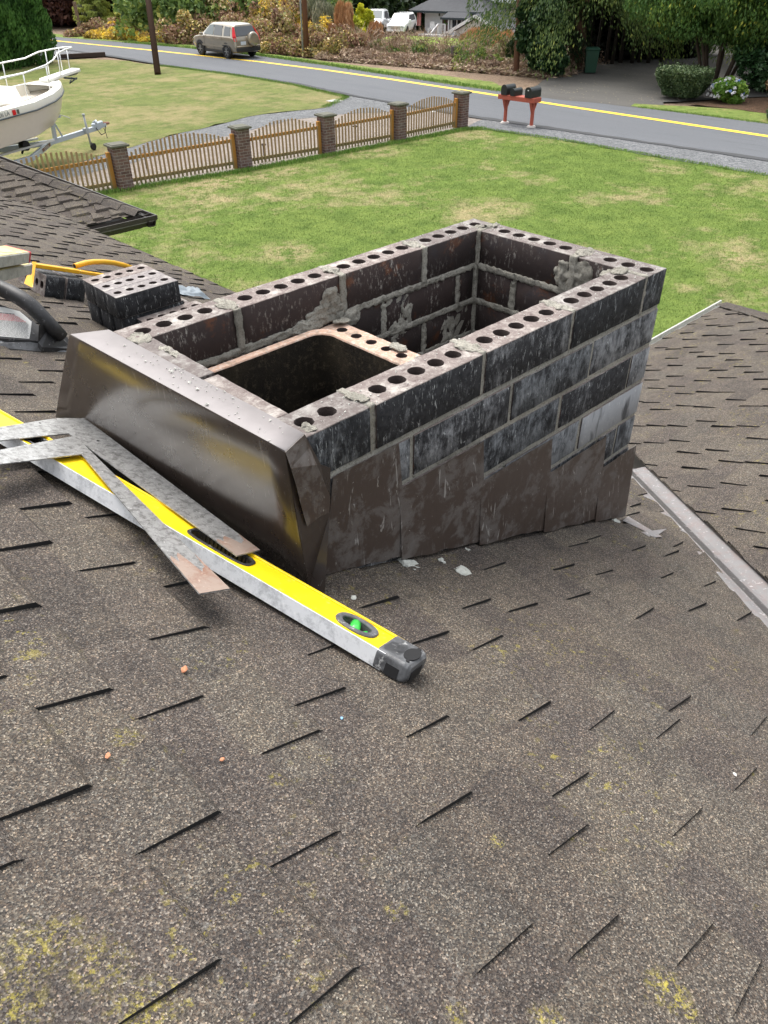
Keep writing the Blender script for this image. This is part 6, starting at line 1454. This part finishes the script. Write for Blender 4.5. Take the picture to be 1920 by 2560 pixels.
for s_ in (-.25,.25):
    bm=NB(); tube(bm,[c+hx*.27+hy_*(s_-.03)+Vector((0,0,.12)),c+hx*.27+hy_*(s_+.03)+Vector((0,0,.12))],.12,12); link('wheel',bm,M['black'],bn)
# ---- thickets along the far verge
def thicket(name,label,spots,mat,size,dens_=1.0,asp=.6,cat='thicket'):
    size*=.72; Ps=[mound((x,y,TH(x,y)*.9),rx,ry,h,int(n*dens_*1.5),16,RG.uniform(0,3)) for x,y,rx,ry,h,n in spots]
    t_=cat_(*Ps); return veg(name,label,cat,(0,0,0),t_,mat,size,None,asp,kind='stuff')
def line(px0,py0,px1,py1,k,back=0,jit=.3):
    a=G(px0,py0);b=G(px1,py1); o=[]
    for i in range(k):
        u=i/max(1,k-1); p=a.lerp(b,u); o.append((p.x+back+RG.uniform(-jit,jit),p.y+RG.uniform(-jit,jit)))
    return o
def spots(L,r,h,n,var=.3): return [(x,y,r*RG.uniform(1-var,1+var),r*RG.uniform(1-var,1+var),h*RG.uniform(1-var,1+var),n) for x,y in L]
S1=spots(line(140,80,330,90,9,1.6),1.3,.72,2600)+spots(line(140,80,330,88,8,3.4),1.5,.95,2400)
thicket('bramble_thicket','reddish brown bramble thicket left of the near utility pole',S1,'f_bramble',.26)
thicket('bramble_thicket','golden yellow bramble patch left of the near utility pole',spots(line(225,80,325,84,7,2.6),1.1,1.15,2200)+spots(line(170,80,215,82,2,1.6),1.0,.75,1500),'f_gold',.28)
thicket('bramble_thicket','leafy green growth behind the golden brambles, left of the near pole',spots(line(275,76,345,80,6,5.5),1.8,2.5,4200)+spots(line(262,75,345,76,4,8.0),2.6,3.9,4200),'f_green',.36)
thicket('bramble_thicket','yellow leaves scattered low along the verge, left of the near pole',spots(line(165,84,335,93,9,1.2),.8,.55,1300),'f_gold',.22)
thicket('leafy_weeds','pale green weeds scattered through the dry brush beside the verge',spots(line(880,133,1165,160,12,1.3),.7,.6,900,.4)+spots(line(700,124,860,134,6,1.5),.6,.5,700,.4),'f_green',.2)
S2=spots(line(352,94,560,115,9,1.9),1.6,1.9,3600)+spots(line(352,90,560,108,7,3.9),1.9,2.7,3400)
thicket('bramble_thicket','brown and yellow bramble bank between the near pole and the SUV',S2,'f_bramble',.27)
thicket('bramble_thicket','green creeper patches on the brown bramble bank behind the SUV',spots(line(390,86,470,94,4,4.2),1.6,3.2,2600)+spots(line(520,100,610,108,5,4.4),1.9,3.1,3000),'f_green',.30)
thicket('bramble_thicket','golden leaved brambles just behind the SUV roof',spots(line(470,100,570,108,6,3.0),.9,2.2,1500),'f_gold',.26)
S3=spots(line(562,117,700,128,8,1.6),1.3,1.25,3000,.25)
thicket('bramble_thicket','low dark red brown brambles at the foot of the far utility pole',S3,'f_bramble',.22)
thicket('bramble_thicket','orange leaved bramble tops beside the far utility pole',spots(line(610,112,650,115,3,2.2),.7,1.75,1000),'f_gold',.24)
thicket('dry_brush','brown dry brush in front of the bright far lawn',spots(line(690,126,930,140,14,.9),1.0,.5,2000,.4)+spots(line(690,122,900,135,11,2.0),1.3,.62,2600)+spots(line(740,118,810,122,5,3.5),1.4,.9,2400),'f_dry',.20,1,.25)
thicket('dry_brush','brown dry brush below the white house',spots(line(930,134,1170,163,16,.75),1.1,.55,2200,.4)+spots(line(930,130,1165,156,12,2.2),1.4,.95,2600,.4)+spots(line(1000,122,1150,146,7,4.0),1.8,1.0,3000),'f_dry',.20,1,.25)
thicket('bramble_thicket','yellowish green weeds growing through the dry brush below the house',spots(line(960,128,1150,152,7,1.8),.9,1.25,1200)+spots(line(700,121,860,130,5,1.4),.7,.7,700),'f_green',.2)
kk=16000; ua=RG.random(kk); A_=G(690,128);B_=G(1175,168); bk=np.abs(RG.normal(0,1.1,kk))+.2
Pq=np.stack([A_.x+(B_.x-A_.x)*ua+bk*.9,A_.y+(B_.y-A_.y)*ua+RG.normal(0,.4,kk),RG.uniform(-.05,.12,kk)],1)
Dq=np.stack([RG.normal(0,1,kk),RG.normal(0,1,kk),RG.normal(0,.25,kk)],1)
tag(link('brush_litter',leafmesh('brush_litter',Pq,.34,Dq,.13,.4),M['f_dry']),'scattered dry cuttings and dead leaves between verge and brush',kind='stuff')
# bare twigs
def twigs(name,label,L,h,n,mat,lean=.5,rad=.012):
    me_P=[];D=[];sz=[]
    for x,y in L:
        k=n; th=RG.uniform(0,6.28,k); r_=RG.uniform(0,1.1,k); z=RG.uniform(.1,h,k); me_P.append(np.stack([x+r_*np.cos(th),y+r_*np.sin(th),z+TH(x,y)],1)); D.append(np.stack([np.cos(th)*lean,np.sin(th)*lean,RG.uniform(.2,1,k)],1)); 
    P=np.concatenate(me_P); me=leafmesh(name,P,.75,np.concatenate(D),.03,1.0); return tag(link(name,me,M[mat]),label,'brush',kind='stuff')
twigs('bare_twigs','bare grey twigs and stalks standing in the dry brush',line(690,122,1160,155,22,1.6),1.3,130,'f_dry')
# individual shrubs in the thicket
def shrub(name,label,px,py,rx,h,n,mat,size,back=0,asp=.5,updir=False,cat='shrub',zb=0,lum=14):
    p=G(px,py); hd_=Vector((p.x-CW.x,p.y-CW.y,0)).normalized(); c=(p.x+hd_.x*back,p.y+hd_.y*back,TH(p.x+hd_.x*back,0)-.1); P,t=blob((c[0],c[1],c[2]+h*.52),(rx,rx,h*.56),n,lum,.4); P[:,2]=np.maximum(P[:,2],c[2]+.05)
    D=None
    if updir: D=np.tile(np.array([[0,0,1.]]),(n,1))
    return veg(name,label,cat,c,(P,t),mat,size,D,asp,1.0,trunk=[([(c[0],c[1],c[2]-.2),(c[0],c[1],c[2]+h*.6)],[.06,.03])])
shrub('dead_fern','tall rust coloured dead fern clump right of the far utility pole',742,118,.85,2.5,9000,'f_rust',.34,1.6,.10,True,'plant')
shrub('dead_fern','narrow pinkish dead fern clump right of the lime yellow shrub',812,116,.55,1.8,3000,'f_rust',.28,1.8,.10,True,'plant')
shrub('weeds','grey green tall weeds with pale seed heads beside the far pole',692,112,1.1,2.8,6500,'f_greyg',.26,2.6,.18,True,'plant')
shrub('lime_shrub','lime yellow shrub with a spiky top right of the dead fern',790,108,.62,2.5,4500,'f_lime',.26,4.4,.5)
shrub('lime_shrub','lower lime yellow growth joining the rusty fern clump',765,110,.9,1.7,4500,'f_lime',.24,4.0,.5)
shrub('dead_fern','rust coloured dead ferns below the white porch',1045,125,1.5,1.7,9000,'f_rust',.26,5.0,.10,True,'plant')
shrub('dead_fern','orange brown dead ferns left of the cedar, below the white gable',1090,130,1.0,1.6,5000,'f_rust',.24,3.5,.10,True,'plant')
shrub('weeds','yellowish green weeds at the foot of the drooping cedar',1120,146,1.0,1.5,6000,'f_green',.16,1.8,.2,True,'plant')
shrub('leafy_shrub','dark green leafy shrub mound between SUV and far utility pole',610,92,2.2,4.2,16000,'f_green',.30,7)
# small yellow green conifer and its neighbours on the left
p=g2(200,70); tree_con('young_conifer','small yellow green conifer standing above the brambles at the far left',(p[0]+1.2,p[1]+1.5,0),4.2,1.5,44,22000,'f_ygreen',.16,.4,.1,.3,tr=.07,up=.25)
p=g2(148,72); tree_con('young_conifer','thin grey green young conifer left of the yellow green one',(p[0]+2.5,p[1]+1,0),3.6,.8,26,5000,'f_greyg',.24,.3,.1,.2,tr=.05,up=.2)
for i,(px,py,b,r_,h,lb_) in enumerate(((120,62,7,3.4,5.2,'purple leaved plum tree behind the thin young conifer'),(185,60,9,4.0,5.6,'dark purple leaved tree behind the yellow green conifer'),(255,60,9,3.2,5.0,'dark plum tree behind the pale post'))):
    p=G(px,py); hd_=Vector((p.x-CW.x,p.y-CW.y,0)).normalized(); c=(p.x+hd_.x*b*.5,p.y+hd_.y*b*.5,0); P,tt=blob((c[0],c[1],h*.42),(r_,r_,h*.5),22000,26,.40,False)
    veg('plum_tree',lb_,'tree',c,(P,tt),'f_purple',.34,None,.6,part='crown',trunk=[([(c[0],c[1],-.2),(c[0],c[1],h*.7)],[.2,.08])],tm='bark_d')
shrub('pink_shrub','pale tan shrub just right of the tall arborvitae',117,60,.9,3.0,4000,'f_dry',.22,5)
# pale post and fence board glimpsed at the far left
p=G(262,64); bm=NB(); x,y=p.x+3,p.y+1; 
ps=thing('garden_arbor',(x,y,0),'pale post of a garden arbour seen above the golden brambles','arbour')
bm=NB(); bar(bm,(x,y,0),(x+.05,y,3.4),.16,.16,up=(0,1,0)); link('post',bm,M['white'],ps); bm=NB(); bar(bm,(x-.3,y+1.6,3.3),(x+.1,y-.2,3.3),.12,.14); link('crossbeam',bm,M['white'],ps)
p=G(131,74); bm=NB(); x,y=p.x+2.0,p.y+.5; fp=thing('board_fence',(x,y,0),'weathered fence panel end just right of the arborvitae hedge','fence')
bm=NB()
for k in range(4): bb(bm,x-.1-k*.02,x-.06-k*.02,y+.10*k,y+.09+.10*k,0,1.9)
link('boards',bm,M['debris'],fp)
# ---- woods further back: read as one mass
Ps=[]
for k in range(44):
    u=k/43; px=320+u*770; d=RG.uniform(70,82)+30*u+12*(k%3); r_=ray(px,20); f_=d/math.hypot(r_.x,r_.y); x=CW.x+r_.x*f_; y=CW.y+r_.y*f_
    if px>850: d=RG.uniform(124,134); f_=d/math.hypot(r_.x,r_.y); x=CW.x+r_.x*f_; y=CW.y+r_.y*f_
    for z in (1.2,4.5): Ps.append(blob((x,y,TH(x,y)+z),(3.6,3.6,3.4),3400,14,.45,False))
veg('dark_woods','dark green woods closing off the view behind the far lawn','woods',(0,0,0),cat_(*Ps),'f_dark',.55,None,.6,kind='stuff')
Ps=[]
for k in range(20):
    u=k/19; px=330+u*330; d=RG.uniform(62,72); r_=ray(px,20); f_=d/math.hypot(r_.x,r_.y); x=CW.x+r_.x*f_; y=CW.y+r_.y*f_
    Ps.append(blob((x,y,TH(x,y)+1.3),(2.8,2.8,2.2),3400,14,.45,False))
veg('mixed_woods','mid green shrubs and small trees behind the bramble bank','woods',(0,0,0),cat_(*Ps),'f_green',.42,None,.6,kind='stuff')
for i,(px,d,lb_) in enumerate(((838,100,'fresh green maple standing behind the white pickup truck'),(330,72,'mid green tree behind the near utility pole'))):
    r_=ray(px,30); f_=d/math.hypot(r_.x,r_.y); x=CW.x+r_.x*f_; y=CW.y+r_.y*f_; zb_=TH(x,y)
    P,tt=blob((x,y,zb_+2.9),(3.2,3.2,2.9) if i==0 else (2.6,2.6,2.9),20000,26,.36,False)
    veg('maple_tree',lb_,'tree',(x,y,zb_),(P,tt),'f_bright' if i==0 else 'f_green',.36,None,.6,part='crown',trunk=[([(x,y,zb_-.3),(x+.1,y,zb_+3)],[.22,.14])])
# a stump in the brush
p=G(985,135); t=thing('tree_stump',(p.x,p.y,0),'dark cut tree stump in the brush between far lawn and verge','stump'); bm=NB(); tube(bm,[(p.x,p.y,-.1),(p.x,p.y,.2),(p.x,p.y,.75)],[.42,.34,.30],12); link('stump_wood',bm,M['bark_d'],t)
# short grass blades at the lawn edges near the fence and road, as ground cover
def grassline(name,label,pts,n,h,wd,mat):
    P=[];
    L=[math.hypot(b[0]-a[0],b[1]-a[1]) for a,b in zip(pts,pts[1:])]; tot=sum(L)
    for (a,b),l in zip(zip(pts,pts[1:]),L):
        k=int(n*l/tot); u=RG.random(k); x=a[0]+(b[0]-a[0])*u+RG.normal(0,wd,k); y=a[1]+(b[1]-a[1])*u+RG.normal(0,wd,k); P.append(np.stack([x,y,RG.uniform(.0,h*.5,k)],1))
    P=np.concatenate(P); me=leafmesh(name,P,h,np.tile(np.array([[0,0,1.]]),(len(P),1)),.14,1.2); return tag(link(name,me,M[mat]),label,'grass',kind='stuff')
M['f_grass']=fol('grass_blades',[(0,(.07,.15,.025)),(.6,(.12,.22,.04)),(1,(.22,.26,.07))])
grassline('grass_edge','longer green grass along the foot of the picket fence',[(20.0,17.25),(19.5,17.6),(13.7,17.93),(10.8,18.13),(7.4,18.73),(3.3,19.5)],14000,.10,.10,'f_grass')
grassline('grass_edge','ragged grass edge along the gravel shoulder of the road',[(20.25,-5),(20.25,7.4),(20.3,14.4),(20.0,17.2)],9000,.07,.08,'f_grass')
grassline('grass_edge','tufts of grass along the far edge of the road',[(27.5,-5),(27.4,13.5),(27.3,15.6)],7000,.08,.08,'f_grass')
grassline('grass_edge','ragged grass along the far verge below the brambles',[(26.9,22),(27.3,29),(27.7,34.6),(27.9,40.6),(27.4,47.8),(26.5,53.6)],9000,.14,.15,'f_grass')
grassline('grass_edge','worn grass edge of the neighbour lawn by the road',[(19.1,24.5),(21.3,25.7),(22.0,30),(22.1,35.2),(21.6,40.8)],7000,.08,.10,'f_grass')

def turf(name,label,polys,n,h,mat,zoff):
    P=[]
    for (x0,x1,y0,y1,k) in polys: P.append(np.stack([RG.uniform(x0,x1,k),RG.uniform(y0,y1,k),np.full(k,zoff)+RG.uniform(0,h*.45,k)],1))
    P=np.concatenate(P); m_=P[:,1]<(17.5+np.maximum(0,(19.5-P[:,0]))*.105) ; P=P[m_]
    me=leafmesh(name,P,h,np.tile(np.array([[0,0,1.]]),(len(P),1)),.16,2.2); return tag(link(name,me,M[mat]),label,'grass',kind='stuff')
turf('grass_blades','short green blades of the front lawn between house and fence',[(4.5,20.15,3,19.0,170000),(9,20.15,-6,3,40000)],0,.042,'lawn',-.012)
# ================================================================ WHITE HOUSE beyond the far lawn
M['wsid']=NT('white_lap_siding',.6,.3)
_m=M['wsid']; _z=_m.math('FRACT',_m.math('MULTIPLY',_m.sep(_m.tc,2),6.5)); _m.col(_m.mix(_m.noise(1,3),(.74,.75,.77),(.82,.82,.82))); _m.bump(_z,.5,.03); M['wsid']=_m.m
M['wroof']=plain('charcoal_roof_shingles',(.055,.058,.065),.85,var=.25,sc=3); M['wtrim']=plain('white_trim',(.8,.8,.8),.5,var=.03); M['wdoor']=plain('brown_front_door',(.10,.05,.035),.5)
M['dkglass']=m_glass('dark_house_glass',(.02,.025,.03)); M['deck']=plain('porch_boards',(.32,.24,.19),.8); M['flagred']=plain('pink_faded_flag',(.62,.28,.26),.8,var=.3)
HD=98
o_=W(945,78,HD); hz=TH(o_.x,0)-.15
# local axes: along the facade (image right) and depth (away)
ex=(W(1045,78,HD-3)-W(920,78,HD)); ex.z=0; ex.normalize(); ey=Vector((-ex.y,ex.x,0)); 
if ey.dot(Vector((CW.x-o_.x,CW.y-o_.y,0)))>0: ey=-ey
hgh=thing('white_house',(o_.x,o_.y,hz),'white house with charcoal roofs, brown front door and small porch','house')
HP=lambda a,b,z: Vector((o_.x,o_.y,hz))+ex*a+ey*b+Vector((0,0,z))
def hbox(a0,a1,b0,b1,z0,z1,m,nm,par=None):
    bm=NB(); c=HP((a0+a1)/2,(b0+b1)/2,(z0+z1)/2); box(bm,c,(abs(a1-a0),abs(b1-b0),z1-z0),Matrix((ex,ey,Vector((0,0,1)))).transposed()); return link(nm,bm,m,par or hgh)
k_=K
def ax(px): # facade coordinate for a photo column
    r_=ray(px,40); n_=ey; d=(HP(0,0,0)-CW).dot(n_)/r_.dot(n_); return (CW+r_*d-HP(0,0,0)).dot(ex)
def az(px,py):
    r_=ray(px,py); d=(HP(0,0,0)-CW).dot(ey)/r_.dot(ey); return (CW+r_*d).z-hz
a0,a1=ax(918),ax(1010)
zE=az(905,21); zD0=az(955,70); 
hbox(a0,ax(1062),0,7,0,zE,M['wsid'],'wall')
hw=[ (ax(955),ax(976),az(965,69),az(965,33),M['wdoor'],'door')]
dr=hbox(ax(956),ax(976),-.06,.0,az(965,69),az(965,34),M['wdoor'],'door')
bm=NB(); cw=HP((ax(956)+ax(976))/2,-.10,az(965,45)); tube(bm,[cw+ex*.28*math.cos(a)+Vector((0,0,.28*math.sin(a))) for a in [2*math.pi*k/12 for k in range(13)]],.07,6); link('wreath',bm,M['f_bright'],dr)
for px0,px1 in ((989,997),(1000,1007),(1010,1016)):
    fr=hbox(ax(px0)-.06,ax(px1)+.06,-1.26,-1.22,az(px0,60)-.1,az(px0,39)+.1,M['wtrim'],'window'); hbox(ax(px0),ax(px1),-1.29,-1.262,az(px0,60),az(px0,39),M['dkglass'],'pane',fr)
hbox(ax(984),ax(1022),-1.22,0.1,0,az(1000,36),M['wsid'],'bay')
# roofs
def hroof(a0,a1,b0,b1,ze,zr,ins,nm,m=None):
    bm=NB(); e=[HP(a0,b0,ze),HP(a1,b0,ze),HP(a1,b1,ze),HP(a0,b1,ze)]; r_=[HP(a0+ins,(b0+b1)/2,zr),HP(a1-ins,(b0+b1)/2,zr)]
    for f in ((e[0],e[1],r_[1],r_[0]),(e[1],e[2],r_[1]),(e[2],e[3],r_[0],r_[1]),(e[3],e[0],r_[0]),(e[3],e[2],e[1],e[0])): poly(bm,f)
    bm.normal_update(); o=link(nm,bm,m or M['wroof'],hgh)
    bm=NB()
    for p_,q_ in ((e[0],e[1]),(e[1],e[2]),(e[2],e[3]),(e[3],e[0])): bar(bm,p_-Vector((0,0,.10)),q_-Vector((0,0,.10)),.10,.18)
    link('eave_trim',bm,M['rub'],o); return o
hroof(ax(890),ax(1062),-1.0,8.0,zE,zE+2.2,4.2,'roof')
hroof(ax(970),ax(1030),-2.0,.2,az(1000,35)-.02,az(1000,35)+.5,.5,'porch_roof')
# upper storey
hbox(ax(938),ax(1120),3.2,9,zE+.6,zE+4.6,M['wsid'],'upper_wall')
hroof(ax(925),ax(1140),2.4,10,zE+4.5,zE+6.5,4,'upper_roof')
# right gable wing, nearer and lower
gx0,gx1=ax(1022),ax(1110); zg0=az(1030,60); apx=ax(1052); 
bm=NB(); P_=[HP(gx0,-4,0),HP(gx1,-4,0),HP(gx1,-4,zg0+.3),HP((gx0+gx1)/2,-4,az(1055,33)),HP(gx0,-4,zg0)]
poly(bm,P_,thick=ey*4.2); bmesh.ops.recalc_face_normals(bm,faces=bm.faces); link('gable_wall',bm,M['wsid'],hgh)
ap=HP((gx0+gx1)/2,-4.5,az(1055,33)+.25)
bm=NB()
for e_ in (HP(gx0-.8,-4.5,zg0-.15),HP(gx1+.8,-4.5,zg0+.1)): poly(bm,[ap,e_,e_+ey*7,ap+ey*7],thick=(0,0,.14))
bmesh.ops.recalc_face_normals(bm,faces=bm.faces); gr=link('gable_roof',bm,M['wroof'],hgh)
bm=NB()
for e_ in (HP(gx0-.8,-4.52,zg0-.15),HP(gx1+.8,-4.52,zg0+.1)): bar(bm,ap-Vector((0,0,.05)),e_-Vector((0,0,.05)),.08,.28)
link('barge_board',bm,M['wtrim'],gr)
hbox(ax(1078),ax(1135),-7.5,-4.1,0,az(1100,92)+.2,M['deck'],'lower_wall')
bm=NB(); poly(bm,[HP(ax(1072),-7.9,az(1100,88)),HP(ax(1150),-7.9,az(1100,88)),HP(ax(1150),-4.1,az(1100,64)),HP(ax(1080),-4.1,az(1100,64))],thick=(0,0,.12)); bmesh.ops.recalc_face_normals(bm,faces=bm.faces); link('lean_to_roof',bm,M['wroof'],hgh)
# porch with rail and steps
zP=max(.25,az(960,72)); hbox(ax(922),ax(1000),-2.2,0,zP-.22,zP,M['wtrim'],'porch_floor')
bm=NB()
for a in (ax(966),ax(981)): bar(bm,HP(a,-2.1,zP),HP(a,-2.1,zP+1.0),.10,.10,up=(0,1,0))
bar(bm,HP(ax(966),-2.1,zP+1.0),HP(ax(981),-2.1,zP+1.0),.08,.08); bar(bm,HP(ax(966),-2.1,zP+1.0),HP(ax(962),-3.4,.75),.08,.10)
for k in range(6): bar(bm,HP(ax(966)+(ax(981)-ax(966))*k/6,-2.1,zP),HP(ax(966)+(ax(981)-ax(966))*k/6,-2.1,zP+1),.04,.04,up=(0,1,0))
link('porch_rail',bm,M['wtrim'],hgh)
hbox(ax(986),ax(988),-2.0,-1.85,zP,az(1000,36),M['wtrim'],'porch_post')
bm=NB(); c=HP(ax(951),-.12,az(951,28)); tube(bm,[c,c-ey*.12-Vector((0,0,.22))],[.06,.10],8); link('wall_lamp',bm,M['cap'],hgh)
# chair and flag
c=HP(ax(943),-1.2,zP); ch=thing('porch_chair',c,'white chair on the porch of the white house','chair')
bm=NB(); box(bm,c+Vector((0,0,.45)),(.55,.5,.05)); link('seat',bm,M['wtrim'],ch); bm=NB(); box(bm,c+ey*.25+Vector((0,0,.80)),(.55,.05,.6),Matrix((ex,ey,Vector((0,0,1)))).transposed()); link('backrest',bm,M['wtrim'],ch)
for sx,sy in ((1,1),(1,-1),(-1,1),(-1,-1)):
    bm=NB(); bar(bm,c+ex*.24*sx+ey*.2*sy,c+ex*.24*sx+ey*.2*sy+Vector((0,0,.45)),.05,.05,up=(0,1,0)); link('leg',bm,M['wtrim'],ch)
c=HP(ax(920),-.1,az(920,30)); fl=thing('flag',c,'faded pinkish flag hanging at the left corner of the white house','flag')
bm=NB(); tube(bm,[c,c-ey*.7-ex*.5+Vector((0,0,.35))],.02,6); link('flag_pole',bm,M['wtrim'],fl)
bm=NB(); e_=c-ey*.6-ex*.45+Vector((0,0,.30)); 
for k in range(6):
    u=k/6; v_=(k+1)/6; w_a=.10*math.sin(u*9); w_b=.10*math.sin(v_*9); poly(bm,[e_+ex*(-.25+.08*k)+ey*w_a,e_+ex*(-.25+.08*(k+1))+ey*w_b,e_+ex*(-.28+.08*(k+1))+ey*w_b-Vector((0,0,1.35)),e_+ex*(-.28+.08*k)+ey*w_a-Vector((0,0,1.35))])
link('flag_cloth',bm,M['flagred'],fl)
